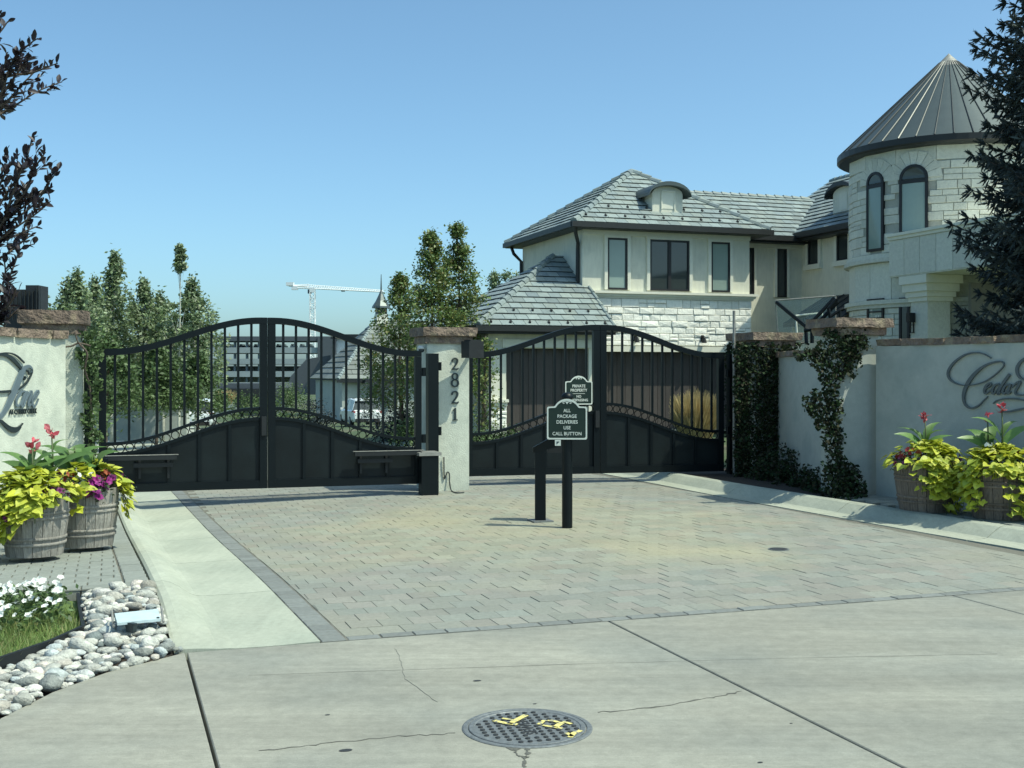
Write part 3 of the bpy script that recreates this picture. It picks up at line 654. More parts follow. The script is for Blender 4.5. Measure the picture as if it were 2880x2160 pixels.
# right pillars
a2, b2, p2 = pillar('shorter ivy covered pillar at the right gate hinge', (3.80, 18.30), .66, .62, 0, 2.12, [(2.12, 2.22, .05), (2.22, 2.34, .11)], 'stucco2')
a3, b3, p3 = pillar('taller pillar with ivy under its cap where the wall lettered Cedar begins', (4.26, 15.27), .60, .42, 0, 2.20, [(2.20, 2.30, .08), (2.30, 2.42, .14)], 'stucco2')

def wall(name, label, pl_, e0, e1, zt, th, cop, mt, stone=.36, ov=.05, seed=0, z0=-.05):
    t = thing(name, label, 'wall', pl_.M(e0, 0, 0)); M = pl_.M
    MB().plate([(e0, z0), (e1, z0), (e1, zt), (e0, zt)], M, -th, 0).build('wall_face', M_[mt], t)
    rng = random.Random(seed); e = e0
    ang = math.atan2(pl_.E.y, pl_.E.x)
    while e < e1-.05:
        L = min(stone*rng.uniform(.8, 1.25), e1-e)
        mb = MB(); rough_slab(mb, M(e+L/2, zt+cop/2+rng.uniform(-.006, .006), -th/2+rng.uniform(-.01, .01)), (L-.012, th+2*ov, cop), ang, .016, seed+e*3, 3)
        mb.build('coping_stone', M_['cap'], t); e += L
    return t
LW = Plane((-5.6-.232*4.6, 14.72-.973*4.6), (.232, .973))
wl_ = wall('sign_wall', 'sunlit stucco wall lettered Lane at Cherry Creek, left of the gates', LW, 0, 4.6, 2.13, .3, .10, 'stucco', seed=1)
RW = Plane((4.74, 15.28), (1.05, -2.0))
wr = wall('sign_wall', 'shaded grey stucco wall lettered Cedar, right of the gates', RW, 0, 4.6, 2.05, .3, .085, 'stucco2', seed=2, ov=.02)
MW = Plane((4.16, 18.5), (.09, -2.75))
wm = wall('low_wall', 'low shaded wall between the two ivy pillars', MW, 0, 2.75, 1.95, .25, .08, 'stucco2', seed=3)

def zpts(L, ox, oy, k, pl_, wscale=1.0):
    out = []
    for x, y, w in L:
        e, s = pl_.es(ox+x*k, oy+y*k); out.append((e, s, w*wscale))
    return out
K = 260/1659
def letters(parent, strokes, ox, oy, pl_, mt, n0=.012, n1=.03, name='letter'):
    for grp in strokes:
        mb = MB()
        for i, L in enumerate(grp): ribbon(mb, zpts(L, ox, oy, K, pl_), pl_.M, n0+i*.0008, n1+i*.0016, 5)
        mb.build(name, mt, parent)
blue = [[[(540, 560, .016), (545, 500, .022), (500, 450, .03), (430, 470, .05), (360, 570, .085), (290, 740, .10), (220, 910, .095), (130, 1110, .085), (50, 1250, .06), (-30, 1350, .05), (-160, 1440, .03)]]]
letters(wl_, blue, 0, 960, LW, M_['letterblue'])
dark = [
 [[(545, 500, .014), (545, 560, .018), (500, 660, .02), (420, 770, .022), (290, 870, .016)], [(420, 520, .014), (470, 530, .02), (490, 600, .016)], [(400, 690, .02), (420, 650, .03), (395, 630, .014)]],
 [[(-200, 330, .02), (-80, 250, .03), (20, 235, .035), (120, 265, .04), (230, 350, .045), (355, 490, .03)], [(-100, 230, .012), (60, 210, .016), (180, 220, .016), (290, 275, .018), (405, 385, .016)]],
 [[(-200, 905, .02), (0, 905, .028), (165, 893, .03)]],
 [[(-150, 1380, .02), (0, 1445, .03), (110, 1550, .04), (220, 1605, .045), (300, 1580, .03), (345, 1530, .016)], [(0, 1420, .012), (140, 1530, .016), (260, 1555, .02), (335, 1520, .02), (378, 1470, .012)]]]
letters(wl_, dark, 0, 960, LW, M_['letter'], name='flourish')
ane = [
 [[(425, 905, .02), (380, 895, .022), (310, 960, .03), (262, 1070, .035), (275, 1155, .03), (330, 1130, .02), (390, 1010, .02), (425, 905, .02)], [(430, 895, .03), (385, 1030, .035), (355, 1150, .028), (385, 1165, .018), (425, 1100, .012)]],
 [[(470, 900, .03), (430, 1020, .035), (395, 1165, .03)], [(410, 1110, .012), (470, 980, .02), (525, 900, .03), (530, 950, .035), (480, 1110, .033), (490, 1165, .022), (530, 1120, .012)]],
 [[(560, 1050, .014), (620, 990, .02), (665, 920, .022), (645, 885, .02), (590, 960, .03), (550, 1080, .035), (570, 1165, .028), (620, 1130, .018), (660, 1030, .012)]]]
letters(wl_, ane, 0, 960, LW, M_['letterblue'])
e0 = LW.e(22); e1 = LW.e(100); z = LW.es(60, 1158)[1]; em = (e0+e1)/2
mb = text_mb('AT CHERRY CREEK', .085, lambda x, y, n: LW.M(em+x, z+y, n), .012, .012, sx=(e1-e0)/.62, bold=.0012)
w_ = max(v.dot(LW.E) for v in mb.v)-min(v.dot(LW.E) for v in mb.v)
f = (e1-e0)/w_
mb = text_mb('AT CHERRY CREEK', .085, lambda x, y, n: LW.M(em+x, z+y, n), .012, .012, sx=(e1-e0)/.62*f, bold=.0012); mb.build('lettering', M_['letter'], wl_, fix=False)
ced = [
 [[(1095, 305, .010), (960, 228, .012), (800, 205, .016), (620, 245, .022), (450, 360, .028), (350, 480, .032), (318, 590, .034), (360, 690, .024), (470, 760, .016), (620, 792, .012), (800, 775, .012), (980, 720, .014), (1150, 610, .014), (1290, 480, .012), (1322, 410, .014), (1270, 365, .018), (1130, 380, .022), (960, 450, .028), (800, 580, .04), (680, 740, .05), (610, 900, .045), (597, 1040, .036), (640, 1150, .026), (740, 1200, .022), (870, 1150, .018), (960, 1060, .012), (1035, 990, .010)]],
 [[(1000, 855, .012), (1085, 790, .018), (1080, 752, .018), (1015, 785, .03), (972, 880, .032), (995, 938, .024), (1070, 890, .014), (1110, 850, .01)]],
 [[(1235, 765, .018), (1160, 790, .026), (1110, 885, .032), (1140, 940, .022), (1215, 850, .014), (1250, 770, .014)], [(1425, 590, .032), (1300, 765, .034), (1215, 940, .03), (1270, 910, .012)]],
 [[(1425, 772, .018), (1350, 795, .026), (1300, 895, .032), (1330, 940, .022), (1400, 855, .014), (1440, 775, .014)], [(1445, 765, .03), (1390, 930, .03), (1450, 905, .012)]],
 [[(1470, 830, .012), (1530, 760, .02), (1605, 728, .03), (1590, 780, .03), (1530, 890, .03), (1545, 950, .024), (1659, 965, .014), (1760, 940, .012)]],
 [[(1800, 260, .014), (1660, 335, .03), (1572, 440, .036), (1555, 540, .036), (1600, 640, .028), (1700, 700, .016)]],
 [[(1130, 1115, .012), (1200, 1062, .014), (1350, 1030, .018), (1520, 1030, .02), (1700, 1060, .016)], [(1235, 1268, .012), (1400, 1262, .018), (1550, 1232, .022), (1700, 1200, .018)]]]
letters(wr, ced, 2620, 960, RW, M_['lettergrey'])

# ------------------------------------------------------------------ gates
def gate_leaf(label, H, C, z0, group, flip, seed):
    """H hinge foot, C meeting foot (x, y)"""
    H = Vector((H[0], H[1], 0)); C = Vector((C[0], C[1], 0)); E = (C-H); W = E.length; E.normalize()
    t = thing('gate_leaf', label, 'gate', (H.x, H.y, z0), group)
    N = E.cross(Vector((0, 0, 1)))
    if N.y > 0: N = -N
    M = lambda e, s, n: H+E*e+Vector((0, 0, s))+N*n
    S = lambda x: (1-math.cos(math.pi*min(1, max(0, (x-.06)/.90))))/2
    top = lambda e: 2.02+.435*S(e/W); ru = lambda e: .80+.445*S(e/W); rl = lambda e: .66+.445*S(e/W)
    bk = M_['black']
    def rail(name, fhi, hgt, e0, e1, n0, n1, n=26):
        mb = MB(); vs = []
        for i in range(n+1):
            e = e0+(e1-e0)*i/n; h = fhi(e); vs += [M(e, h-hgt, n0), M(e, h-hgt, n1), M(e, h, n1), M(e, h, n0)]
        fs = [(i*4+k, i*4+(k+1) % 4, i*4+4+(k+1) % 4, i*4+4+k) for i in range(n) for k in range(4)]+[(3, 2, 1, 0), tuple(4*n+k for k in range(4))]
        return mb.add(vs, fs).build(name, bk, t)
    st = .10
    MB().plate([(0.01, z0), (st, z0), (st, top(st)-.088), (.01, top(0)-.088)], M, -.05, .05).build('stile', bk, t)
    MB().plate([(W-.105, z0), (W-.006, z0), (W-.006, top(W)-.088), (W-.105, top(W)-.088)], M, -.05, .05).build('stile', bk, t)
    rail('top_rail', top, .086, 0.01, W-.006, -.052, .052)
    rail('ring_rail', ru, .042, st, W-.105, -.035, .035); rail('ring_rail', rl, .042, st, W-.105, -.035, .035)
    MB().plate([(st, z0), (W-.105, z0), (W-.105, z0+.11), (st, z0+.11)], M, -.045, .045).build('bottom_rail', bk, t)
    e0, e1 = st, W-.105; n = 11
    for k in range(n):
        e = e0+(e1-e0)*(k+.62)/(n+.24)
        MB().plate([(e-.016, ru(e)-.01), (e+.016, ru(e)-.01), (e+.016, top(e)-.08), (e-.016, top(e)-.08)], M, -.016, .016).build('picket', bk, t)
    # ring band
    r = .052; k = int((e1-e0)/.112); me = MB().tube([Vector((r*math.cos(q), 0, r*math.sin(q))) for q in [i*math.pi/10 for i in range(20)]], .0065, 4, closed=True).mesh('ring')
    me.materials.append(bk)
    for i in range(k):
        e = e0+(e1-e0)*(i+.5)/k; s = (ru(e)-.042+rl(e))/2
        o = link(me, 'ring', None, t, M(e, s, 0)); o.rotation_euler = (0, 0, math.atan2(E.y, E.x))
    # solid panels between battens
    nb = 5; xs = [e0+(e1-e0)*i/nb for i in range(nb+1)]
    for i in range(nb):
        L, R = xs[i], xs[i+1]; poly = [(L, z0+.11), (R, z0+.11)]+[(R+(L-R)*q/6, rl(R+(L-R)*q/6)-.04) for q in range(7)]
        MB().plate(poly, M, -.006, .006).build('panel', M_['panelpaint'], t)
        if i: MB().plate([(L-.022, z0+.111), (L+.022, z0+.111), (L+.022, rl(L)-.043), (L-.022, rl(L)-.043)], M, -.03, .03).build('batten', bk, t)
    return t, M, W
z0g = .145
H1, C1, H2 = (-5.38, 15.25), (-3.32, 15.925), (-1.28, 16.59)
H3, C2, H4 = (-.70, 17.73), (1.36, 18.28), (3.37, 18.7)
gl1, Mg1, W1 = gate_leaf('black iron gate leaf hinged beside the wall lettered Lane', H1, C1, z0g, 'arched black iron gate leaves', 1, 1)
gl2, Mg2, W2 = gate_leaf('black iron gate leaf hinged on the left of the numbered pillar', H2, C1, z0g, 'arched black iron gate leaves', -1, 2)
gl3, Mg3, W3 = gate_leaf('black iron gate leaf right of the numbered pillar, partly behind the delivery sign', H3, C2, z0g, 'arched black iron gate leaves', 1, 3)
gl4, Mg4, W4 = gate_leaf('black iron gate leaf hinged beside the ivy pillar, in front of the brown garage doors', H4, C2, z0g, 'arched black iron gate leaves', -1, 4)
for g, M, W in ((gl1, Mg1, W1), (gl3, Mg3, W3)):
    MB().plate([(W-.085, .86), (W-.02, .86), (W-.02, 1.12), (W-.085, 1.12)], M, .05, .075).build('lock_box', M_['blackrough'], g)
# hinge posts
def post(label, x, y, z0, z1, w=.13, hinges=()):
    t = thing('gate_post', label, 'post', (x, y, z0), 'black steel gate hinge posts')
    MB().box((x, y, (z0+z1)/2), (w, w, z1-z0)).build('shaft', M_['black'], t)
    for hx, hy, hz in hinges:
        MB().tube([(hx, hy, hz-.06), (hx, hy, hz+.06)], .03, 10).build('hinge', M_['black'], t)
    return t
post('black steel hinge post in front of the numbered pillar', -1.13, 16.62, -.02, 1.98, .15, [(-1.245, 16.55, 1.72), (-1.245, 16.55, .78), (-1.03, 16.68, 1.80), (-1.03, 16.68, .88)])
post('black steel hinge post against the tan pillar beside the wall lettered Lane', -5.50, 15.24, -.1, 1.9, .10, [(-5.43, 15.2, 1.7), (-5.43, 15.2, .8)])
post('black steel hinge post against the ivy pillar', 3.48, 18.66, 0, 2.0, .10, [(3.42, 18.62, 1.7), (3.42, 18.62, .8)])
# swing gate openers
def opener(label, M, W, hingeside, z, zb):
    t = thing('gate_opener', label, 'gate opener', M(.05, zb, .2), 'black swing gate openers')
    q = lambda e, s, n: M(e, s, n)
    MB().plate([(.02, z-.03), (.98, z-.03), (.98, z+.03), (.02, z+.03)], q, .11, .17).build('arm', M_['blackrough'], t)
    MB().plate([(0, z+.0305), (1.0, z+.0305), (1.0, z+.037), (0, z+.037)], q, .105, .175).build('arm_lit_top', M_['hoop'], t)  # paler strip on the bar, sunlight on its top put into the colour
    MB().plate([(.50, z-.28), (.53, z-.28), (.53, z-.031), (.50, z-.031)], q, .03, .06).build('bracket', M_['blackrough'], t)
    MB().plate([(.86, z-.28), (.89, z-.28), (.89, z-.031), (.86, z-.031)], q, .03, .06).build('bracket', M_['blackrough'], t)
    MB().plate([(.44, z-.13), (.93, z-.13), (.93, z-.075), (.44, z-.075)], q, .06, .12).build('crossbar', M_['blackrough'], t)
    return t
op1 = opener('black gate opener arm across the foot of the gate beside the wall lettered Lane', Mg1, W1, 0, .60, .15)
op2 = opener('black gate opener arm beside the numbered pillar with a pedestal box', Mg2, W2, 0, .59, .15)
c = Vector((-1.17, 16.42, 0)); MB().box(c+Vector((0, 0, .27)), (.24, .18, .56)).build('pedestal', M_['black'], op2)
mb = MB(); mb.box(c+Vector((.0, 0, .575)), (.32, .22, .045)); mb.box(c+Vector((.0, 0, .604)), (.22, .15, .014)); mb.build('pedestal_lid', M_['hoop'], op2)
c = Vector((-5.30, 15.0, 0)); MB().box(c+Vector((0, 0, .30)), (.26, .2, .62)).build('pedestal', M_['black'], op1)

# ------------------------------------------------------------------ signs
def sign_outline(w, h, arch):
    hw = w/2; r = .02; sh = w*.30; L = []
    for cx, cy, t0 in ((-hw+r, r, 180), (hw-r, r, 270)):
        for k in range(5): t = math.radians(t0+k*22.5); L.append((cx+r*math.cos(t), cy+r*math.sin(t)))
    for k in range(5): t = math.radians(0+k*22.5); L.append((hw-r+r*math.cos(t), h-r+r*math.sin(t)))
    L.append((sh+.012, h+.002)); R = (sh*sh+arch*arch)/(2*arch); t0 = math.asin(min(1, sh/R))
    for k in range(13):
        t = t0-2*t0*k/12; L.append((R*math.sin(t), h+.008+R*math.cos(t)-R*math.cos(t0)))
    L.append((-sh-.012, h+.002))
    for k in range(5): t = math.radians(90+k*22.5); L.append((-hw+r+r*math.cos(t), h-r+r*math.sin(t)))
    return L
def plaque(label, O, E, w, h, arch, lines, rule=None):
    O = Vector(O); t = thing('notice_sign', label, 'sign', O); M = planeM(O, E)
    out = sign_outline(w, h, arch); MB().plate(out, M, -.004, .004).build('board', M_['signgreen'], t)
    n = len(out); cx, cy = 0, h*.52; inn = [(cx+(x-cx)*(1-.016/w*2), cy+(y-cy)*(1-.016/h*2)) for x, y in out]; mb = MB()
    vs = [M(x, y, .0045) for x, y in out]+[M(x, y, .0045) for x, y in inn]+[M(x, y, .008) for x, y in out]+[M(x, y, .008) for x, y in inn]; fs = []
    for i in range(n):
        j = (i+1) % n; fs += [(i, j, n+j, n+i), (2*n+i, 2*n+j, 3*n+j, 3*n+i), (i, j, 2*n+j, 2*n+i), (n+i, n+j, 3*n+j, 3*n+i)]
    mb.add(vs, fs).build('border', M_['signwhite'], t)
    orn = MB()
    for sx in (-1, 1):
        ribbon(orn, [(sx*.005, h+arch-.035, .006), (sx*.022, h+arch-.022, .010), (sx*.045, h+arch-.030, .008), (sx*.040, h+arch-.044, .006), (sx*.026, h+arch-.038, .005)], M, .0045, .007, 4)
    ribbon(orn, [(0, h+arch-.05, .004), (0, h+arch-.035, .018), (0, h+arch-.018, .006)], M, .0045, .0075, 4); orn.build('ornament', M_['signwhite'], t)
    for txt, y, sz, bold in lines:
        text_mb(txt, sz, lambda x, yy, n, y=y: M(x, y+yy, n), .0045, .002, .92, bold).build('lettering', M_['signwhite'], t, fix=False)
    if rule: MB().plate([(-rule[0], rule[1]-.003), (rule[0], rule[1]-.003), (rule[0], rule[1]+.003), (-rule[0], rule[1]+.003)], M, .0045, .0065).build('rule', M_['signwhite'], t)
    return t, M
base = gp(1596, 1486)
pst = thing('bollard_post', 'round black steel post standing on the bricks, carrying the delivery sign', 'post', base)
bx, by = base.x, base.y+.06
MB().tube([(bx, by, 0), (bx, by, 1.42)], .058, 18).build('shaft', M_['black'], pst, smooth=False)
MB().lathe([(.062, 0), (.066, .01), (.066, .03), (.05, .055), (.02, .07), (0, .072)], (bx, by, 1.42), 18).build('cap', M_['black'], pst, smooth=True)
Es = Vector((1, -.06, 0)); ysg = by-.066
s1, Ms1 = plaque('green and white arched sign reading all package deliveries use call button', (bx-.005, ysg, at(1594, 1236, ysg).z), Es, .44, .36, .078,
   [('ALL', .315, .052, .0008), ('PACKAGE', .253, .052, .0008), ('DELIVERIES', .190, .052, .0008), ('USE', .127, .052, .0008), ('CALL BUTTON', .062, .052, .0008)])
MB().lathe([(.007, 0), (.007, .004), (0, .005)], Ms1(0, .026, .0045), 8).build('screw', M_['hoop'], s1)
a_, b_ = AB(1.33, 18.26)
O2 = Mg3(W3-.36, 0, .07); O2.z = at(1625, 1138, O2.y).z
s2, Ms2 = plaque('green and white arched sign reading private property no trespassing, fixed to the gate', O2, Vector((.965, .26, 0)), .44, .36, .078,
   [('PRIVATE', .285, .062, .0012), ('PROPERTY', .220, .062, .0012), ('NO', .125, .054, .0012), ('TRESPASSING', .068, .054, .0012)], rule=(.10, .170))
# call box pedestal
pb = gp(1520, 1468); ped = thing('call_box_pedestal', 'square black steel pedestal with angled top and call box head, beside the delivery sign', 'call box', pb)
cx, cy = pb.x, pb.y+.06
zt = at(1516, 1258, cy).z
MB().hexa([Vector((cx-.062, cy-.05, 0)), Vector((cx+.062, cy-.05, 0)), Vector((cx+.062, cy+.06, 0)), Vector((cx-.062, cy+.06, 0)), Vector((cx-.062, cy-.05, zt-.02)), Vector((cx+.062, cy-.05, zt+.045)), Vector((cx+.062, cy+.06, zt+.045)), Vector((cx-.062, cy+.06, zt-.02))]).build('post', M_['black'], ped)
MB().hexa([Vector((cx-.085, cy-.052, zt-.06)), Vector((cx+.24, cy-.052, zt+.02)), Vector((cx+.24, cy+.08, zt+.02)), Vector((cx-.085, cy+.08, zt-.06)), Vector((cx-.085, cy-.06, zt-.0)), Vector((cx+.24, cy-.06, zt+.18)), Vector((cx+.24, cy+.08, zt+.18)), Vector((cx-.085, cy+.08, zt-.0))]).build('angled_arm', M_['black'], ped)
MB().box((cx+.20, cy+.03, zt+.08), (.24, .16, .28), 0).build('call_box', M_['blackrough'], ped)
MB().box((pb.x, pb.y+.06, .008), (.24, .24, .016)).build('base_plate', M_['iron'], ped)
q = at(1569, 1245, ysg-.003); tg = thing('small_tag', 'small white square tag with a dark arrow under the delivery sign', 'tag', q)
Mt = planeM(q, Es); MB().plate([(-.032, -.034), (.032, -.034), (.032, .03), (-.032, .03)], Mt, -.001, .001).build('plate', M_['signwhite'], tg)
mb = MB(); mb.plate([(-.014, -.018), (-.007, -.018), (-.007, .014), (-.014, .014)], Mt, .0012, .0022); mb.plate([(-.006, .004), (.016, .004), (.016, .013), (-.006, .013)], Mt, .0012, .0022); mb.plate([(-.006, -.008), (.006, -.003), (.006, .003), (-.006, .002)], Mt, .0012, .0022); mb.build('arrow', M_['letter'], tg)

# manhole cover in the street
mc = gp(1483, 2047); mh = thing('manhole_cover', 'round grey iron manhole cover with yellow paint marks in the concrete street', 'manhole', mc)
MB().lathe([(.313, -.004), (.313, .003), (.307, .006), (.288, .006), (.284, .0015)], mc, 56, cap=False).build('rim', M_['iron'], mh)
MB().lathe([(.30, -.02), (.281, -.02), (.281, .006), (.277, .008), (.258, .008), (.254, .0045), (0, .0045)], mc, 56, cap=False).build('lid', M_['iron'], mh)
a0, b0 = AB(mc.x, mc.y); st = MB().lathe([(.0125, 0), (.0115, .005), (.0, .0055)], (0, 0, 0), 8, cap=False).mesh('stud'); st.materials.append(M_['ironblack'])
# the lid pattern is turned a little against the street
q = math.radians(14)
for i in range(-7, 8):
    for j in range(-7, 8):
        x, y = i*.044, j*.044
        if math.hypot(x, y) > .238 or (abs(x) < .035 and abs(y) < .16) : continue
        p = mc+Vector((x*math.cos(q)-y*math.sin(q), x*math.sin(q)+y*math.cos(q), .0046)); link(st, 'stud', None, mh, p)
Mm = lambda e, s, n: mc+Vector((e*math.cos(q-1.57)-s*math.sin(q-1.57), e*math.sin(q-1.57)+s*math.cos(q-1.57), n))
text_mb('SEWER', .075, lambda x, y, n: Mm(-x, -y, n), .0046, .003, 1.05, .001).build('lettering', M_['ironblack'], mh, fix=False)
def strokepx(L, name, w):
    mb = MB(); pts = []
    for x, y in L:
        p = gp(1280+x*420/2212, 1970+y*190/1001, .01); pts.append((p.x, p.y, w))
    ribbon(mb, pts, lambda e, s, n: Vector((e, s, n+.0095)), 0, .0009, 1); mb.build(name, M_['yellow'], mh)
for L, w in (([(575, 295), (700, 325), (920, 355)], .028), ([(1050, 215), (930, 275), (800, 345)], .03), ([(700, 262), (850, 290)], .02), ([(1240, 355), (1310, 300), (1420, 295), (1530, 320)], .022), ([(1300, 365), (1420, 385), (1590, 415)], .022), ([(1590, 320), (1480, 395)], .03), ([(1600, 310), (1720, 345)], .02), ([(1700, 545), (1760, 480), (1860, 440)], .026), ([(1650, 480), (1740, 530)], .022)):
    strokepx(L, 'paint_mark', w)
# small drain cover in the pavers
dc = gp(2190, 1546); t = thing('drain_cover', 'small dark round valve cover set in the brick drive', 'drain cover', dc)
MB().lathe([(.085, -.01), (.085, .010), (.07, .012), (0, .011)], dc, 20, cap=False).build('lid', M_['ironblack'], t); 
MB().lathe([(.10, -.01), (.10, .008), (.086, .008)], dc, 20, cap=False).build('ring', M_['iron'], t)
# pale blue light fixture among the stones
lf = gp(388, 1728, .12); t = thing('garden_light', 'pale blue box shaped garden light lying among the river stones', 'garden light', lf)
def lfM(px, py, z): return gp(px, py, z)
A_, B_, C_, D_ = gp(330, 1752, .155), gp(452, 1740, .155), gp(444, 1712, .175), gp(322, 1725, .175)
MB().hexa([A_-Vector((0, 0, .016)), B_-Vector((0, 0, .016)), C_-Vector((0, 0, .04)), D_-Vector((0, 0, .04)), A_, B_, C_, D_]).build('housing', M_['paleblue'], t)
mb = MB(); mb.tube([A_+Vector((-.02, -.01, -.02)), D_+Vector((-.02, .01, .01))], .008, 6); mb.build('side_arm', M_['hoop'], t)
mb = MB(); mb.tube([B_+Vector((.02, -.01, -.02)), C_+Vector((.02, .01, .01))], .008, 6); mb.build('side_arm', M_['hoop'], t)
for p in (B_, C_, A_):
    MB().lathe([(.010, 0), (.010, .006), (.005, .009)], p+Vector((-.02, .01, 0)), 8).build('bolt', M_['letter'], t)
mb = MB(); rough_slab(mb, gp(366, 1764, .12), (.025, .09, .06), .9, .02, 4, 2); mb.build('mounting_stake', M_['letter'], t)
# ================================================================== THE MANSION ON THE RIGHT
hs = thing('house', 'large cream stucco and white stone mansion with grey tiled roofs and a round turret', 'house', P(13, 31.5, 0))
Z = Vector((0, 0, 1)); U3 = Vector((U[0], U[1], 0)); V3 = Vector((V[0], V[1], 0))
def part(mb, name, m, parent=hs, **k): return mb.build(name, M_[m], parent, **k)
def slopeM(a, b, z, E, up, pitch):
    S = (up + Z*pitch).normalized(); return planeM(P(a, b, z), E, None, S), math.sqrt(1+pitch*pitch)
def window(M, e0, e1, z0, z1, double=False, pane='blind', trim=.10, sill=False, parent=hs, rail=None, fw=.055):
    if trim:
        tr = MB()
        for x0, x1, y0, y1 in ((e0-trim, e0, z0, z1), (e1, e1+trim, z0, z1), (e0-trim, e1+trim, z1, z1+trim*.8)): tr.plate([(x0, y0), (x1, y0), (x1, y1), (x0, y1)], M, -.01, .07)
        part(tr, 'window_surround', 'trim', parent)
    if sill:
        MB().plate([(e0-.16, z0-.16), (e1+.16, z0-.16), (e1+.16, z0-.002), (e0-.16, z0-.002)], M, -.01, .12).build('window_sill', M_['trim'], parent)
    fr = MB()
    for x0, x1, y0, y1 in ((e0, e0+fw, z0, z1), (e1-fw, e1, z0, z1), (e0+fw, e1-fw, z1-fw, z1), (e0+fw, e1-fw, z0, z0+fw)): fr.plate([(x0, y0), (x1, y0), (x1, y1), (x0, y1)], M, -.01, .05)
    if double: m = (e0+e1)/2; fr.plate([(m-.05, z0+fw), (m+.05, z0+fw), (m+.05, z1-fw), (m-.05, z1-fw)], M, -.01, .045)
    if rail:
        for r in rail: zz = z0+(z1-z0)*r; fr.plate([(e0+fw, zz-.02), (e1-fw, zz-.02), (e1-fw, zz+.02), (e0+fw, zz+.02)], M, -.01, .04)
    w = part(fr, 'window', 'winframe', parent)
    MB().plate([(e0+fw, z0+fw), (e1-fw, z0+fw), (e1-fw, z1-fw), (e0+fw, z1-fw)], M, .004, .014).build('pane', M_[pane], w)
    return w
TILE = dict(thick=.012, gap=.009, ch=.004, tilt=.034, airy=True)
def tile_roof(roof, M, regs, e0, e1, L, lim, du=.34, dv=.31, seed=1, name='tile'):
    for i, r in enumerate(regs):
        pieces(roof, name, running(e0, e1, 0, L, du, dv), r, M, mt=M_['tile'], limit=lim if i == 0 else max(4, lim//8), seed=seed+i, base=-.01, nvar=.004, **TILE)
def hip(roof, p, q, name='hip_tile', r=.10):
    p = Vector(p); q = Vector(q); L = (q-p).length; n = max(2, int(L/.33)); d = (q-p)/n
    for i in range(n):
        mb = MB(); a = p+d*i; mb.tube([a+Z*.025, a+d*1.06+Z*.0], [r*1.08, r*.92], 8); mb.build(name, M_['tile'], roof)
def snow_guards(roof, M, e0, e1, rows, step):
    mb = MB()
    for k, s in enumerate(rows):
        e = e0+(step/2 if k % 2 else 0)
        while e < e1:
            mb.plate([(e-.02, s), (e+.02, s), (e+.02, s+.09), (e-.02, s+.09)], M, .03, .085); e += step
    mb.build('snow_guard', M_['gutter'], roof, kind='stuff')

# ---- main block
A0, A1, B0, B1 = 12.96, 18.46, 31.5, 36.7; ZE = 6.02
Mf = planeM(P(0, B0, 0), U3)                               # front plane, e = a
part(MB().bab(A0, A1, B0, B1, 3.95, 5.95), 'upper_wall', 'cream')
part(MB().bab(A0, A1, B0+.32, B1, -.3, 3.95), 'lower_wall', 'cream')
dL, dR = a_at(1700, B0), a_at(2062, B0)
part(MB().bab(A0, dL, B0, B0+.33, -.3, 2.33), 'pier', 'mortar'); part(MB().bab(dR, A1, B0, B0+.33, -.3, 2.33), 'pier', 'mortar')
sw = part(MB().bab(A0, A1, B0, B0+.33, 2.33, 3.95), 'stone_wall', 'mortar')
rng = random.Random(21)
pieces(sw, 'stone', ashlar(12.9, A1+.1, 2.52, 3.90, rng, (.13, .21), (.22, .58)), [(A0-.04, 2.52), (A1+.04, 2.52), (A1+.04, 3.90), (A0-.04, 3.90)], Mf, .055, .014, .012, M_['stone'], limit=230, nvar=.016, rough=.012, seed=22)
pieces(sw, 'stone', ashlar(dR+.02, A1+.1, 0, 2.32, rng, (.15, .24), (.2, .5)), [(dR+.02, 0), (A1+.04, 0), (A1+.04, 2.32), (dR+.02, 2.32)], Mf, .05, .014, .012, M_['stone'], limit=20, nvar=.02, rough=.02, seed=23)
part(MB().plate([(A0-.02, 2.335), (A1+.05, 2.335), (A1+.05, 2.50), (A0-.02, 2.50)], Mf, 0, .10), 'lintel_band', 'trim')
mb = MB()
for z0, z1, o in ((3.90, 3.96, .09), (3.96, 4.03, .14), (4.03, 4.10, .20)): mb.bab(A0-o*.8, A1+o, B0-o, B0+.02, z0, z1)
part(mb, 'belt_course', 'trim')
part(MB().plate([(A0, 5.74), (A1, 5.74), (A1, 5.93), (A0, 5.93)], Mf, 0, .06), 'frieze_board', 'trim')
for p0, p1, dbl in ((1707, 1763, False), (1826, 1937, True), (1998, 2051, False)):
    window(Mf, a_at(p0, B0), a_at(p1, B0), 4.15, 5.66, dbl, 'glass' if dbl else 'blind', .10)
# blinds half drawn behind the panes
# garage door of planks
def plank_door(M, e0, e1, z1, n, parent=hs):
    d = thing_part = MB().plate([(e0, -.3), (e1, -.3), (e1, z1), (e0, z1)], M, -.06, -.02).build('garage_door', M_['winframe'], parent)
    w = (e1-e0)/n
    for i in range(n):
        MB().plate([(e0+i*w+.006, -.05), (e0+(i+1)*w-.006, -.05), (e0+(i+1)*w-.006, z1-.02), (e0+i*w+.006, z1-.02)], M, -.02, .004).build('door_board', M_['door'], d)
    return d
Mdoor = planeM(P(0, B0+.30, 0), U3); plank_door(Mdoor, dL, dR, 2.33, 16)
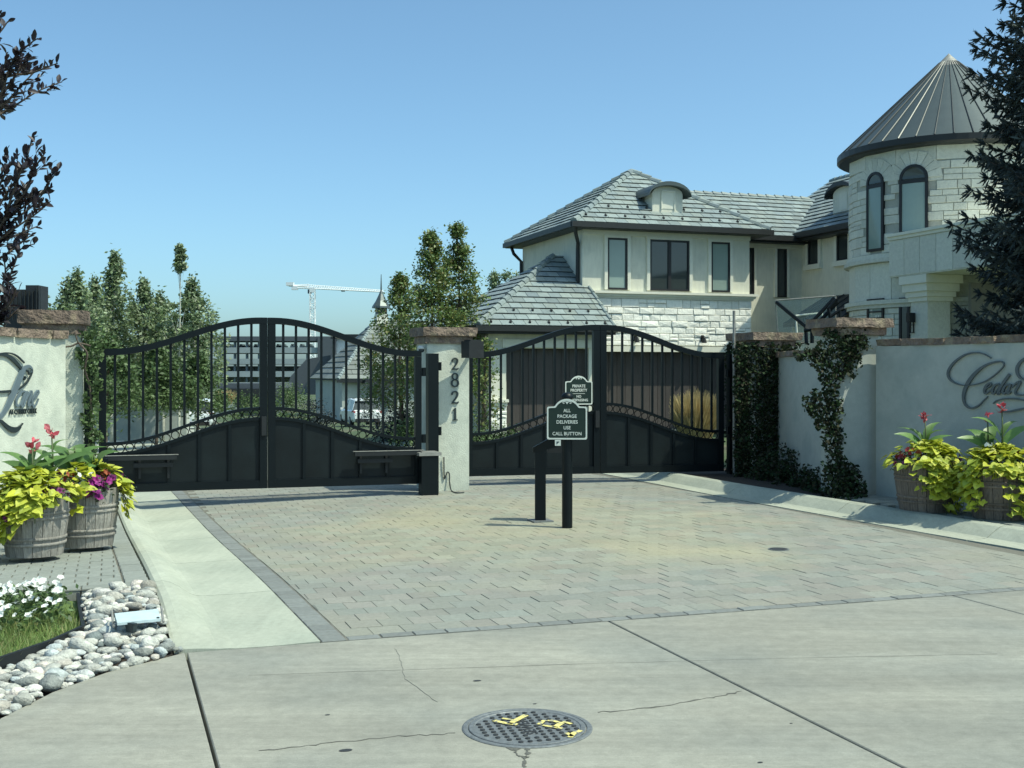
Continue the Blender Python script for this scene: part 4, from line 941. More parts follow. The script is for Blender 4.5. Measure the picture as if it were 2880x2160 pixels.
# wall lamps on the stone
for px, py in ((1784, 950), (1972, 952)):
    e = a_at(px, B0); z = z_at(py, e, B0); mb = MB(); mb.plate([(e-.05, z-.1), (e+.05, z-.1), (e+.05, z+.1), (e-.05, z+.1)], Mf, .05, .08)
    mb.tube([Mf(e, z+.05, .08), Mf(e, z+.08, .16), Mf(e, z+.0, .20)], .018, 6); mb.tube([Mf(e, z+.02, .20), Mf(e, z-.14, .20)], [.035, .075], 10); part(mb, 'wall_lamp', 'blackrough')
# roof
ra0, ra1, rb0, rb1 = A0-.45, A1+.45, B0-.45, B1+.45; ca, cb_ = (ra0+ra1)/2, (rb0+rb1)/2; ZP = 8.12
pit = (ZP-ZE)/(cb_-rb0); pitA = (ZP-ZE)/(ca-ra0)
base_ = [P(ra0, rb0, ZE-.01), P(ra1, rb0, ZE-.01), P(ra1, rb1, ZE-.01), P(ra0, rb1, ZE-.01), P(ca, cb_, ZP-.02)]
roof = part(MB().add(base_, [(0, 1, 4), (1, 2, 4), (2, 3, 4), (3, 0, 4), (3, 2, 1, 0)]), 'roof', 'tiledark')
MF, kf = slopeM(ra0, rb0, ZE, U3, V3, pit); LF = (cb_-rb0)*kf; WF = ra1-ra0
dorm = (a_at(1838, 31.75)-ra0, a_at(1920, 31.75)-ra0)
tile_roof(roof, MF, [[(0, 0), (WF, 0), (WF/2, LF)]], 0, WF, LF, 170, seed=31)
ML, kl = slopeM(ra0, rb1, ZE, -V3, U3, pitA); LL = (ca-ra0)*kl; WL_ = rb1-rb0
tile_roof(roof, ML, [[(0, 0), (WL_, 0), (WL_/2, LL)]], 0, WL_, LL, 90, seed=32)
hip(roof, P(ra0, rb0, ZE), P(ca, cb_, ZP)); hip(roof, P(ra1, rb0, ZE), P(ca, cb_, ZP)); hip(roof, P(ra0, rb1, ZE), P(ca, cb_, ZP))
snow_guards(roof, MF, .5, WF-.5, (.36, .98), .62)
g = MB(); g.bab(ra0-.08, ra1+.08, rb0-.10, rb0-.0, ZE-.14, ZE+.01); g.bab(ra0-.10, ra0, rb0, rb1, ZE-.14, ZE+.01); g.bab(ra1, ra1+.09, rb0, rb1, ZE-.14, ZE+.01); part(g, 'gutter', 'gutter')
part(MB().bab(ra0, ra1, rb0, rb1, 5.87, 5.94), 'soffit', 'gutter')
ds = MB(); ds.tube([P(ra0+.1, rb0+.1, 5.9), P(ra0+.14, rb0+.2, 5.72), P(A0-.09, B0+.12, 5.5), P(A0-.07, B0+.2, 5.3), P(A0-.07, B0+.2, 4.2)], .055, 8); ds.build('downspout', M_['gutter'], hs)
ds = MB(); ds.tube([P(ra0+.1, rb1-.3, 5.9), P(ra0+.12, rb1-.5, 5.65), P(A0-.07, B1-.05, 5.4), P(A0-.07, B1-.05, 2.5)], .055, 8); ds.build('downspout', M_['gutter'], hs)
# eyebrow dormer on the front slope
da0, da1 = a_at(1836, 31.75), a_at(1921, 31.75); dm = (da0+da1)/2; hw = (da1-da0)/2; db = 31.78; dz0 = ZE+(db-rb0)*pit-.05; dz1 = dz0+.62; rise = .22
poly = [(da0, dz0), (da1, dz0), (da1, dz1)]+[(dm+hw*math.cos(t), dz1+rise*math.sin(t)) for t in [k*math.pi/10 for k in range(1, 10)]]+[(da0, dz1)]
Md = planeM(P(0, db, 0), U3); dorm_ = part(MB().plate(poly, Md, -1.4, 0), 'dormer', 'cream')
cap = MB(); o = .20; out = [(dm+(hw+o)*math.cos(t), dz1-.10+(rise+.22)*math.sin(t)) for t in [k*math.pi/14 for k in range(15)]]; inn = [(dm+(hw+o-.0)*math.cos(t)*.985, dz1-.10+(rise+.10)*math.sin(t)) for t in [k*math.pi/14 for k in range(15)]]
for i in range(14): cap.plate([inn[i], out[i], out[i+1], inn[i+1]], Md, -1.5, .22)
cap.build('dormer_roof', M_['metalroof'], dorm_)
MB().plate([(dm-.19, dz0+.16), (dm+.21, dz0+.16), (dm+.21, dz1+.05), (dm-.19, dz1+.05)], Md, .002, .012).build('dormer_panel', M_['trim'], dorm_)
mb = MB(); mb.plate([(dm-.22, dz0+.14), (dm-.19, dz0+.14), (dm-.19, dz1+.08), (dm-.22, dz1+.08)], Md, 0, .04); mb.plate([(dm+.21, dz0+.14), (dm+.24, dz0+.14), (dm+.24, dz1+.08), (dm+.21, dz1+.08)], Md, 0, .04); mb.plate([(dm-.22, dz1+.051), (dm+.24, dz1+.051), (dm+.24, dz1+.08), (dm-.22, dz1+.08)], Md, 0, .05); mb.build('dormer_frame', M_['trim'], dorm_)

# ---- low garage wing
wa0, wa1, wb0, WZ = 9.2, 13.18, 29.62, 2.96; wp = .66; wbR = 33.05; wzR = WZ+(wbR-wb0)*wp; waA = wa0+(wbR-wb0)
fw_b = wb0+.42; fa0 = wa0+.42; fa1 = 13.05
d0, d1 = a_at(1424, fw_b), a_at(1656, fw_b)
part(MB().bab(fa0, d0, fw_b, fw_b+.3, -.5, 2.93), 'pier', 'cream'); part(MB().bab(d1, fa1, fw_b, fw_b+.3, -.5, 2.93), 'pier', 'trim'); part(MB().bab(d0, d1, fw_b, fw_b+.3, 2.38, 2.93), 'door_header', 'cream')
part(MB().bab(fa0, fa0+.3, fw_b+.3, 36, -.5, 2.93), 'side_wall', 'cream')
Mw = planeM(P(0, fw_b, 0), U3); plank_door(planeM(P(0, fw_b+.26, 0), U3), d0, d1, 2.38, 10)
p0, p1 = a_at(1376, fw_b), a_at(1420, fw_b)
mb = MB(); mb.plate([(p0, 1.0), (p1, 1.0), (p1, 2.36), (p0, 2.36)], Mw, 0, .08); part(mb, 'pilaster', 'trim')
mb = MB(); mb.plate([(p0-.08, .92), (p1+.06, .92), (p1+.06, 1.0), (p0-.08, 1.0)], Mw, 0, .16); mb.plate([(p0-.05, .82), (p1+.03, .82), (p1+.03, .92), (p0-.05, .92)], Mw, 0, .12); part(mb, 'pilaster_base', 'trim')
pb_ = part(MB().plate([(p0-.03, -.3), (p1+.02, -.3), (p1+.02, .82), (p0-.03, .82)], Mw, 0, .03), 'stone_base', 'mortar')
pieces(pb_, 'stone', ashlar(p0-.05, p1+.02, -.2, .82, rng, (.13, .2), (.2, .4)), [(p0-.05, -.2), (p1+.03, -.2), (p1+.03, .82), (p0-.05, .82)], Mw, .085, .012, .01, M_['stone'], nvar=.015, rough=.015)
part(MB().plate([(d0-.12, 2.40), (d1+.1, 2.40), (d1+.1, 2.62), (d0-.12, 2.62)], Mw, 0, .05), 'door_trim', 'trim')
wr_ = MB(); wr_.add([P(wa0, wb0, WZ-.01), P(wa1, wb0, WZ-.01), P(wa1, B0, WZ+(B0-wb0)*wp-.01), P(12.97, B0, WZ+(B0-wb0)*wp-.01), P(12.97, wbR, wzR-.01), P(waA, wbR, wzR-.01), P(wa0, 36.5, WZ-.01), P(12.97, 36.5, WZ-.01), P(12.97, wb0, WZ-.01), P(wa1, wb0, WZ-.12), P(wa1, B0, WZ-.12)],
  [(0, 8, 3, 4, 5), (8, 1, 2, 3), (0, 5, 6), (5, 4, 7, 6), (1, 9, 10, 2)])
wroof = part(wr_, 'garage_roof', 'tiledark', fix=False)
MW_, kw = slopeM(wa0, wb0, WZ, U3, V3, wp); LW_ = (wbR-wb0)*kw; sB = (B0-wb0)*kw
tile_roof(wroof, MW_, [[(0, 0), (12.97-wa0, 0), (12.97-wa0, LW_), (waA-wa0, LW_)], [(12.97-wa0, 0), (wa1-wa0, 0), (wa1-wa0, sB), (12.97-wa0, sB)]], 0, wa1-wa0, LW_, 150, seed=41)
MWL, kw2 = slopeM(wa0, 36.5, WZ, -V3, U3, wp)
tile_roof(wroof, MWL, [[(0, 0), (6.88, 0), (3.45, LW_)]], 0, 6.88, LW_, 70, seed=43)
hip(wroof, P(wa0, wb0, WZ), P(waA, wbR, wzR)); hip(wroof, P(wa1-.03, wb0, WZ), P(wa1-.03, B0-.05, WZ+(B0-wb0)*wp), r=.05)
snow_guards(wroof, MW_, .4, wa1-wa0-.2, (.1, .75), .55)
g = MB(); g.bab(wa0-.08, wa1+.02, wb0-.10, wb0, WZ-.14, WZ+.01); g.bab(wa0-.10, wa0, wb0, 36.5, WZ-.14, WZ+.01); part(g, 'gutter', 'gutter'); part(MB().bab(wa0, wa1, wb0, fw_b+.02, WZ-.2, WZ-.13), 'soffit', 'gutter')

# ---- recessed link and right wing
rbF = 32.9; RA1 = 21.2
part(MB().bab(A1-.1, RA1+.1, rbF, rbF+4, -.3, 5.95), 'link_wall', 'cream'); Mr = planeM(P(0, rbF, 0), U3)
e0, e1 = a_at(2183, rbF), a_at(2211, rbF); window(Mr, e0, e1, z_at(836, e0, rbF), z_at(697, e0, rbF), False, 'glass', .09)
e0, e1 = a_at(2112, rbF), a_at(2119, rbF); window(Mr, e0-.2, e1, z_at(828, e0, rbF), z_at(690, e0, rbF), False, 'glass', .08)
lb0, lz, lbR = rbF-.45, 6.04, 34.95; lzR = lz+(lbR-lb0)*.66
lr = part(MB().add([P(15.5, lb0, lz-.01), P(23.6, lb0, lz-.01), P(23.6, lbR, lzR-.01), P(15.5, lbR, lzR-.01), P(15.5, lbR+2.5, lz), P(23.6, lbR+2.5, lz)], [(0, 1, 2, 3), (3, 2, 5, 4)]), 'link_roof', 'tiledark', fix=False)
Mlr, klr = slopeM(16.2, lb0, lz, U3, V3, .66); Llr = (lbR-lb0)*klr
tile_roof(lr, Mlr, [[(0, 0), (7.4, 0), (7.4, Llr), (0, Llr)]], 0, 7.4, Llr, 100, seed=51)
hip(lr, P(16.0, lbR, lzR), P(22.8, lbR, lzR), 'ridge_tile', .08)
part(MB().bab(18.9, RA1-.3, lb0-.10, lb0, lz-.14, lz+.01), 'gutter', 'gutter'); part(MB().bab(18.4, RA1, lb0, rbF+.02, lz-.2, lz-.14), 'soffit', 'gutter')
part(MB().plate([(A1, 5.70), (RA1, 5.70), (RA1, 5.85), (A1, 5.85)], Mr, 0, .06), 'frieze_board', 'trim')
part(MB().bab(RA1, 27, 27.5, 36, -.3, 6.1), 'wing_wall', 'cream'); Mv = planeM(P(RA1, 33, 0), -V3)     # e = 33 - b
for p0, p1, y0, y1 in ((2276, 2305, 746, 655), (2357, 2389, 735, 635)):
    q0, q1 = b_at(p0, RA1), b_at(p1, RA1); e0, e1 = 33-q0, 33-q1; zz0 = z_at(y0, RA1, q0); zz1 = z_at(y1, RA1, q0)
    window(Mv, e0, e1, zz0, zz1, False, 'glass', .14, True)
vz = 6.16; vr = part(MB().add([P(RA1-.45, 36, vz-.01), P(RA1-.45, 26, vz-.01), P(24.4, 26, vz+3.65*.66-.01), P(24.4, 36, vz+3.65*.66-.01), P(28, 26, vz), P(28, 36, vz)], [(0, 1, 2, 3), (2, 3, 5, 4), (0, 3, 5)]), 'wing_roof', 'tiledark', fix=False)
Mvr, kvr = slopeM(RA1-.45, 36, vz, -V3, U3, .66)
tile_roof(vr, Mvr, [[(0, 0), (10, 0), (10, 3.65*kvr), (0, 3.65*kvr)]], 0, 10, 3.65*kvr, 90, seed=53)
hip(vr, P(24.4, 27, vz+3.65*.66), P(24.4, 36, vz+3.65*.66), 'ridge_tile', .08)
part(MB().bab(RA1-.56, RA1-.45, 26.5, 33.2, vz-.16, vz+.01), 'gutter', 'gutter'); part(MB().bab(RA1-.45, RA1+.02, 26.5, 33.2, vz-.24, vz-.16), 'soffit', 'gutter')
# small dormer on the wing
bq1, bq0 = b_at(2343, RA1+.35), b_at(2402, RA1+.35); Mdw = planeM(P(RA1+.35, 33, 0), -V3); e0, e1 = 33-bq1, 33-bq0; em = (e0+e1)/2; dz0 = vz+.5; dz1 = vz+1.15
poly = [(e0, dz0), (e1, dz0), (e1, dz1)]+[(em+(e1-e0)/2*math.cos(t), dz1+.2*math.sin(t)) for t in [k*math.pi/8 for k in range(1, 8)]]+[(e0, dz1)]
dw = part(MB().plate(poly, Mdw, -1.5, 0), 'dormer', 'cream'); cap = MB()
dW = (e1-e0)/2+.2; out = [(em+dW*math.cos(t), dz1-.1+.44*math.sin(t)) for t in [k*math.pi/12 for k in range(13)]]; inn = [(em+.985*dW*math.cos(t), dz1-.1+.31*math.sin(t)) for t in [k*math.pi/12 for k in range(13)]]
for i in range(12): cap.plate([inn[i], out[i], out[i+1], inn[i+1]], Mdw, -1.5, .2)
cap.build('dormer_roof', M_['gutter'], dw); MB().plate([(em-.2, dz0+.12), (em+.2, dz0+.12), (em+.2, dz1), (em-.2, dz1)], Mdw, .002, .012).build('dormer_panel', M_['trim'], dw)
# lean-to metal roof and arched window under it
lt = part(MB().add([P(RA1-.02, 31.6, 4.1), P(RA1-.02, 28.6, 4.1), P(19.7, 28.6, 3.25), P(19.7, 31.6, 3.25), P(19.7, 28.6, 3.12), P(19.7, 31.6, 3.12)], [(0, 1, 2, 3), (2, 4, 5, 3)]), 'lean_to_roof', 'gutter', fix=False)
for k in range(7):
    bb = 28.7+k*.46; MB().tube([P(RA1-.03, bb, 4.11), P(19.7, bb, 3.26)], .018, 4).build('roof_seam', M_['seam'], lt)
part(MB().bab(19.95, 20.2, 28.6, 31.5, -.3, 3.12), 'porch_wall', 'cream'); Mp = planeM(P(19.95, 33, 0), -V3)
bq = b_at(2382, 19.95); ee = 33-bq
ar = MB()
for i in range(12):
    t0, t1 = math.pi*i/12, math.pi*(i+1)/12; ar.plate([(ee+.42*math.cos(t0), 2.25+.5*math.sin(t0)), (ee+.52*math.cos(t0), 2.25+.6*math.sin(t0)), (ee+.52*math.cos(t1), 2.25+.6*math.sin(t1)), (ee+.42*math.cos(t1), 2.25+.5*math.sin(t1))], Mp, 0, .06)
part(ar, 'arch_surround', 'trim'); part(MB().plate([(ee+.42*math.cos(math.pi*i/12), 2.25+.5*math.sin(math.pi*i/12)) for i in range(13)], Mp, .0, .02), 'fan_window', 'glass')

# ---- round turret
TC = P(22.3, 27.2); TR = 2.67; ac_ = math.atan2(-TC.y, -TC.x)
def Mt_(e, s, n): q = ac_+e/TR; return Vector((TC.x+(TR+n)*math.cos(q), TC.y+(TR+n)*math.sin(q), s))
def te(px, py=None):
    k = (px-1440)/F; dx, dy = k, 1.0; A = dx*dx+dy*dy; B = -2*(dx*TC.x+dy*TC.y); C_ = TC.x**2+TC.y**2-TR*TR
    D = max(0, B*B-4*A*C_); t = (-B-math.sqrt(D))/(2*A); q = math.atan2(t*dy-TC.y, t*dx-TC.x)-ac_
    q = (q+math.pi) % (2*math.pi)-math.pi; return q*TR, (CH+(HZ-py)/F*t) if py else t
tb = part(MB().lathe([(TR, -.3), (TR, 7.7)], TC, 64, cap=False), 'turret_wall', 'mortar', smooth=True)
wins = []
for p0, p1, y0, y1 in ((2443, 2489, 710, 484), (2533, 2611, 660, 463)):
    e0, z0 = te(p0, y0); e1, _ = te(p1, y0); _, zt = te((p0+p1)/2, y1); wins.append((e0, e1, z0, zt, False))
def arch_poly(e0, e1, z0, zt, g=0):
    em = (e0+e1)/2; r = (e1-e0)/2+g; sp = zt-(e1-e0)/2
    return [(em-r, z0-g*.2), (em+r, z0-g*.2)]+[(em+r*math.cos(math.pi*i/12), sp+r*math.sin(math.pi*i/12)) for i in range(13)]
def inside_w(e, s):
    for e0, e1, z0, zt, sq in wins:
        em = (e0+e1)/2; r = (e1-e0)/2; sp = zt-r
        if z0-.12 < s < sp+.02 and abs(e-em) < r+.06: return True
        if s >= sp and math.hypot(e-em, s-sp) < r+.38: return True
    return False
rng = random.Random(61)
zlow = 4.93
pieces(tb, 'stone', ashlar(-4.4, 4.0, zlow, 7.24, rng, (.16, .30), (.30, .62)), None, Mt_, .035, .016, .008, M_['limestone'], limit=210, nvar=.012, seed=62, skip=inside_w)
pieces(tb, 'stone', ashlar(-4.4, 4.0, 1.2, 3.45, rng, (.16, .30), (.30, .62)), None, Mt_, .035, .016, .008, M_['limestone'], limit=60, nvar=.012, seed=63)
pieces(tb, 'panel', [[(-4.5+k*.75, 3.68), (-4.5+k*.75+.75, 3.68), (-4.5+k*.75+.75, 4.68), (-4.5+k*.75, 4.68)] for k in range(12)], None, Mt_, .03, .012, .006, M_['limestone'], seed=64)
pieces(tb, 'frieze_block', [[(-4.5+k*1.05, 7.26), (-4.5+k*1.05+1.05, 7.26), (-4.5+k*1.05+1.05, 7.66), (-4.5+k*1.05, 7.66)] for k in range(9)], None, Mt_, .06, .010, .006, M_['limestone'], seed=65)
for z0, z1, o in ((4.69, 4.80, .16), (4.80, 4.92, .09), (3.46, 3.56, .09), (3.56, 3.67, .15)): part(MB().lathe([(TR, z0), (TR+o, z0), (TR+o, z1), (TR, z1)], TC, 64, cap=False), 'ledge', 'limestone')
def arched(e0, e1, z0, zt, tall=True):
    em = (e0+e1)/2; r = (e1-e0)/2; sp = zt-r
    for i in range(9):
        t0, t1 = math.pi*i/9+.008, math.pi*(i+1)/9-.008
        MB().plate([(em+(r+.01)*math.cos(t0), sp+(r+.01)*math.sin(t0)), (em+(r+.36)*math.cos(t0), sp+(r+.36)*math.sin(t0)), (em+(r+.36)*math.cos(t1), sp+(r+.36)*math.sin(t1)), (em+(r+.01)*math.cos(t1), sp+(r+.01)*math.sin(t1))], Mt_, 0, .05).build('voussoir', M_['limestone'], tb)
    fr = MB(); fo = arch_poly(e0, e1, z0, zt); fi = arch_poly(e0+.07, e1-.07, z0+.07, zt-.07)
    for i in range(len(fo)):
        j = (i+1) % len(fo); fr.plate([fo[i], fo[j], fi[j], fi[i]], Mt_, -.01, .085)
    fr.plate([(e0+.07, sp-.12), (e1-.07, sp-.12), (e1-.07, sp-.02), (e0+.07, sp-.02)], Mt_, -.01, .08)
    w = fr.build('arched_window', M_['winframe'], hs)
    lo = []
    n = 6
    for i in range(n):
        x0, x1 = e0+.07+(e1-e0-.14)*i/n, e0+.07+(e1-e0-.14)*(i+1)/n; lo.append([(x0, z0+.07), (x1, z0+.07), (x1, sp-.12), (x0, sp-.12)])
    mb = MB()
    for q in lo: mb.plate(q, Mt_, .02, .06)
    mb.build('pane', M_['blind'], w); MB().plate([p for p in fi if p[1] >= sp-.03]+[(e0+.07, sp-.02), (e1-.07, sp-.02)][:0], Mt_, .02, .06).build('pane', M_['glass'], w)
for q in wins: arched(*q[:4])
for p0, p1, y0, y1, pn in ((2444, 2489, 915, 842, 'blind'), (2532, 2560, 960, 838, 'glass')):
    e0, zz0 = te(p0, y0); e1, _ = te(p1, y0); _, zz1 = te(p0, y1); window(lambda e, s, n: Mt_(e, s, n+.03), e0, e1, zz0, zz1, False, pn, 0, False, hs, (.25, .5, .75) if pn == 'blind' else None)
part(MB().lathe([(TR-.1, 7.62), (TR+.30, 7.66), (TR+.36, 7.70), (TR+.36, 7.86), (TR+.28, 7.88)], TC, 64, cap=False), 'turret_gutter', 'gutter')
AP = 10.62
cone = part(MB().lathe([(TR+.33, 7.86), (.28, AP-.22)], TC, 80, cap=False), 'cone_roof', 'metalroof', smooth=True)
for k in range(40):
    t = 2*math.pi*k/40; d = Vector((math.cos(t), math.sin(t), 0)); MB().tube([TC+d*(TR+.33)+Z*7.875, TC+d*.27+Z*(AP-.20)], [.02, .011], 4).build('seam', M_['seam'], cone)
MB().lathe([(.50, AP-.44), (.47, AP-.40), (0, AP+.07)], TC, 32, cap=False).build('cone_cap', M_['hoop'], cone, smooth=True)
# ---- balcony on a column in front of the turret
ba = 19.5; part(MB().bab(ba, 23.6, 21.0, 26.1, 4.22, 5.28), 'balcony', 'limestone')
mb = MB(); mb.bab(ba-.10, 23.7, 20.9, 26.15, 5.285, 5.36); mb.bab(ba-.05, 23.65, 20.95, 26.12, 5.20, 5.284); part(mb, 'balcony_cap', 'trim')
Mb = planeM(P(ba, 26.1, 0), -V3); pieces(hs.children[-2] if False else part(MB().bab(ba+.001, ba+.01, 21, 26.1, 4.23, 5.2), 'balcony_face', 'mortar'), 'panel', [[(k*.62, 4.24), (k*.62+.62, 4.24), (k*.62+.62, 5.19), (k*.62, 5.19)] for k in range(8)], None, Mb, .02, .014, .006, M_['limestone'], seed=66)
ca0, ca1, cb0, cb1 = 19.72, 20.42, 24.85, 25.5
part(MB().bab(ca0, ca1, cb0, cb1, -.2, 3.55), 'column', 'limestone')
mb = MB()
for z0, z1, o in ((3.551, 3.66, .05), (3.661, 3.80, .10), (3.801, 4.0, .16), (4.001, 4.215, .22)): mb.bab(ca0-o, ca1+o, cb0-o, cb1+o, z0, z1)
part(mb, 'capital', 'trim')
part(MB().bab(23.2, 23.9, 21.2, 21.9, -.2, 4.21), 'column', 'limestone')
part(MB().bab(ca1+.24, 24.6, 24.36, 24.46, -.2, 4.0), 'porch_wall', 'porchshade')  # added dark screen before the turret, stands in for the porch shade
Mc = planeM(P(ca0, cb1, 0), -V3); eq = cb1-b_at(2568, ca0); zl = z_at(905, ca0, 25.1)
lan = MB(); lan.plate([(eq-.07, zl-.28), (eq-.05, zl-.28), (eq-.05, zl+.1), (eq-.07, zl+.1)], Mc, .02, .05); lan.plate([(eq+.05, zl-.28), (eq+.07, zl-.28), (eq+.07, zl+.1), (eq+.05, zl+.1)], Mc, .02, .05)
for zz in (-.28, -.08, .08): lan.plate([(eq-.08, zl+zz), (eq+.08, zl+zz), (eq+.08, zl+zz+.02), (eq-.08, zl+zz+.02)], Mc, .015, .055)
lan.plate([(eq-.02, zl+.0), (eq+.12, zl+.0), (eq+.12, zl+.24), (eq-.02, zl+.24)], Mc, .03, .20); part(lan, 'wall_lantern', 'blackrough')
part(MB().bab(24.6, 32, 26.6, 35, -.3, 6.9), 'east_wall', 'greydark')  # dark grey here puts the porch shade into the wall colour
part(MB().add([P(24.2, 26.1, 6.9), P(32.4, 26.1, 6.9), P(32.4, 31, 9.6), P(24.2, 31, 9.6), P(24.2, 35.5, 6.9), P(32.4, 35.5, 6.9)], [(0, 1, 2, 3), (3, 2, 5, 4), (0, 3, 4), (1, 5, 2)]), 'east_roof', 'tiledark')
part(MB().bab(24.1, 32.4, 26.0, 26.12, 6.72, 6.92), 'gutter', 'gutter')
# ================================================================== BACKGROUND
def hit(px, d): return Vector(((px-1440)/F*d, d, 0))
def gl(v): a, b = AB(v.x, v.y); return gz(a, b)-.06
# ---- house with the cupola
C0 = hit(950, 88); a0, b0 = AB(C0.x, C0.y); ze = 1.22; za = 5.95; K2 = 88/60
h2 = thing('house', 'distant single storey house with a steep tiled roof and a small cupola, behind the gate', 'house', P(a0, b0, gl(C0)))
part(MB().bab(a0+.4, a0+13, b0+.4, b0+12.4, -2.4, 1.15), 'wall', 'stucco2', h2)
r2 = part(MB().add([P(a0, b0, ze), P(a0+13.8, b0, ze), P(a0+13.8, b0+12.8, ze), P(a0, b0+12.8, ze), P(a0+4.25, b0+6.4, za), P(a0+9.5, b0+6.4, za)], [(0, 1, 5, 4), (1, 2, 5), (2, 3, 4, 5), (3, 0, 4), (3, 2, 1, 0)]), 'roof', 'tiledark', h2)
M1, k1 = slopeM(a0, b0, ze+.02, U3, V3, (za-ze)/6.4); L1 = 6.4*k1
pieces(r2, 'tile', running(0, 13.8, 0, L1, .8, .6), [(0, 0), (13.8, 0), (9.5, L1), (4.25, L1)], M1, .03, .02, .008, M_['tilefar'], limit=80, tilt=.06, seed=71)
M1, k1 = slopeM(a0, b0+12.8, ze+.02, -V3, U3, (za-ze)/4.25); L1 = 4.25*k1
pieces(r2, 'tile', running(0, 12.8, 0, L1, .8, .6), [(0, 0), (12.8, 0), (6.4, L1)], M1, .03, .02, .008, M_['tilefar'], limit=60, tilt=.06, seed=72)
hip(r2, P(a0, b0, ze), P(a0+4.25, b0+6.4, za), r=.16)
part(MB().bab(a0-.1, a0+13.8, b0-.14, b0, ze-.22, ze+.01), 'gutter', 'gutter', h2)
cu = P(a0+4.4, b0+6.4, za-.3); cu.x = hit(1072, cu.y).x
c = MB().box(cu+Vector((0, 0, .35)), (.9, .9, 1.0)).build('cupola', M_['trim'], h2)
MB().box(cu+Vector((0, 0, 1.1)), (.8, .8, .5)).build('louvre', M_['gutter'], c)
MB().lathe([(.76, 1.35), (.73, 1.5), (.44, 1.95), (.18, 2.5), (.07, 2.8), (.025, 4.1), (0, 4.12)], cu, 8, cap=True).build('cupola_roof', M_['metalroof'], c)
part(MB().box(C0+U3*3.4+V3*-.2+Vector((0, 0, 1.08)), (3.0, 1.6, .28)), 'porch_roof', 'gutter', h2)
# ---- modern grey house behind it
G = thing('house', 'modern grey clad house with one bright white wall, left of the cupola roof', 'house', hit(880, 108)+Vector((0, 0, -1.3)))
def quad_d(pts, d, th): return [at(x, y, d) for x, y in pts], [at(x, y, d)+Vector((0, th, 0)) for x, y in pts]
f, bk = quad_d([(800, 1110), (940, 1110), (940, 997), (862, 1010), (818, 1058)], 108, 7)
mb = MB(); mb.add(f+bk, [(0, 1, 2, 3, 4), (9, 8, 7, 6, 5)]+[(i, 5+i, 5+(i+1) % 5, (i+1) % 5) for i in range(5)]); part(mb, 'wall', 'greydark', G)
f, bk = quad_d([(945, 1075), (1005, 1075), (1005, 952), (945, 952)], 107, 7); part(MB().hexa([f[0], f[1], bk[1], bk[0], f[3], f[2], bk[2], bk[3]]), 'white_wall', 'white', G)
f, bk = quad_d([(930, 1060), (944, 1060), (944, 948), (930, 960)], 106.6, 7); part(MB().hexa([f[0], f[1], bk[1], bk[0], f[3], f[2], bk[2], bk[3]]), 'dark_frame', 'greydark', G)
f, bk = quad_d([(928, 952), (1010, 952), (1010, 940), (940, 940)], 106.6, 7); part(MB().hexa([f[0], f[1], bk[1], bk[0], f[3], f[2], bk[2], bk[3]]), 'flat_roof', 'gutter', G)
# ---- parking structure
D = 250; pk = thing('parking_structure', 'long open parking structure of stacked concrete decks far beyond the gate', 'parking structure', hit(700, D)+Vector((0, 0, -2)))
def bandD(name, x0, x1, y0, y1, d, th, m, parent):
    A = at(x0, y1, d); B = at(x1, y0, d); return part(MB().hexa([Vector((A.x, d, A.z)), Vector((B.x, d, A.z)), Vector((B.x, d+th, A.z)), Vector((A.x, d+th, A.z)), Vector((A.x, d, B.z)), Vector((B.x, d, B.z)), Vector((B.x, d+th, B.z)), Vector((A.x, d+th, B.z))]), name, m, parent)
bandD('roof_deck', 380, 905, 946, 959, D, 12, 'greydark', pk)
bandD('deck', 380, 905, 977, 993, D, 12, 'deck', pk); bandD('deck', 380, 905, 1009, 1024, D, 12, 'deck', pk); bandD('deck', 380, 905, 1044, 1060, D, 12, 'deck', pk)
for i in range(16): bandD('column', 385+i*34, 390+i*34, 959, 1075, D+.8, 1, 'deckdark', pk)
bandD('stair_tower', 893, 940, 946, 1075, D-.5, 10, 'greydark', pk)
bandD('back_wall', 380, 905, 1030, 1075, D+10, 1, 'deck', pk)
rng = random.Random(8)
x = 560
while x < 880:
    w = rng.uniform(9, 15); t = thing('parked_car', 'distant parked car roof showing on an open deck of the parking structure', 'car', at(x, 977, D+3), 'cars on the parking decks')
    mt = rng.choice(['white', 'white', 'deck', 'greydark'])
    bandD('body', x, x+w, 971.5, 977, D+3, 4, mt, t); bandD('cabin', x+w*.2, x+w*.8, 967.5, 971.5, D+3.5, 3, 'blind', t); x += w+rng.uniform(3, 22)
# ---- tower crane
D = 350; cr = thing('tower_crane', 'white lattice tower crane standing far away over the parking structure', 'crane', hit(879, D)+Vector((0, 0, -3)))
def bar(mb, p, q, r=.10): mb.tube([p, q], r, 4, cap=False)
mx = hit(879, D).x; w = .72; ztop = at(879, 822, D).z
mb = MB()
cs = [Vector((mx+sx*w, D+sy*w, 0)) for sx, sy in ((-1, -1), (1, -1), (1, 1), (-1, 1))]
for c in cs: bar(mb, c+Vector((0, 0, -3)), c+Vector((0, 0, ztop)), .13)
z = -3
k = 0
while z < ztop-1.4:
    for i in range(4):
        p, q = cs[i], cs[(i+1) % 4]; bar(mb, p+Vector((0, 0, z)), q+Vector((0, 0, z)), .07)
        a, b = (p, q) if k % 2 else (q, p); bar(mb, a+Vector((0, 0, z)), b+Vector((0, 0, z+1.5)), .07)
    z += 1.5; k += 1
part(mb, 'mast', 'crane', cr)
J0, J1 = at(838, 806, D), at(1080, 820, D); mb = MB(); n = 34; hh = 1.25
for s in (-1, 1): bar(mb, J0+Vector((0, s*.6, -.4)), J1+Vector((0, s*.6, -.15)), .13)
bar(mb, at(865, 801, D), at(1078, 816.5, D), .12)
B0_ = at(866, 808.5, D)
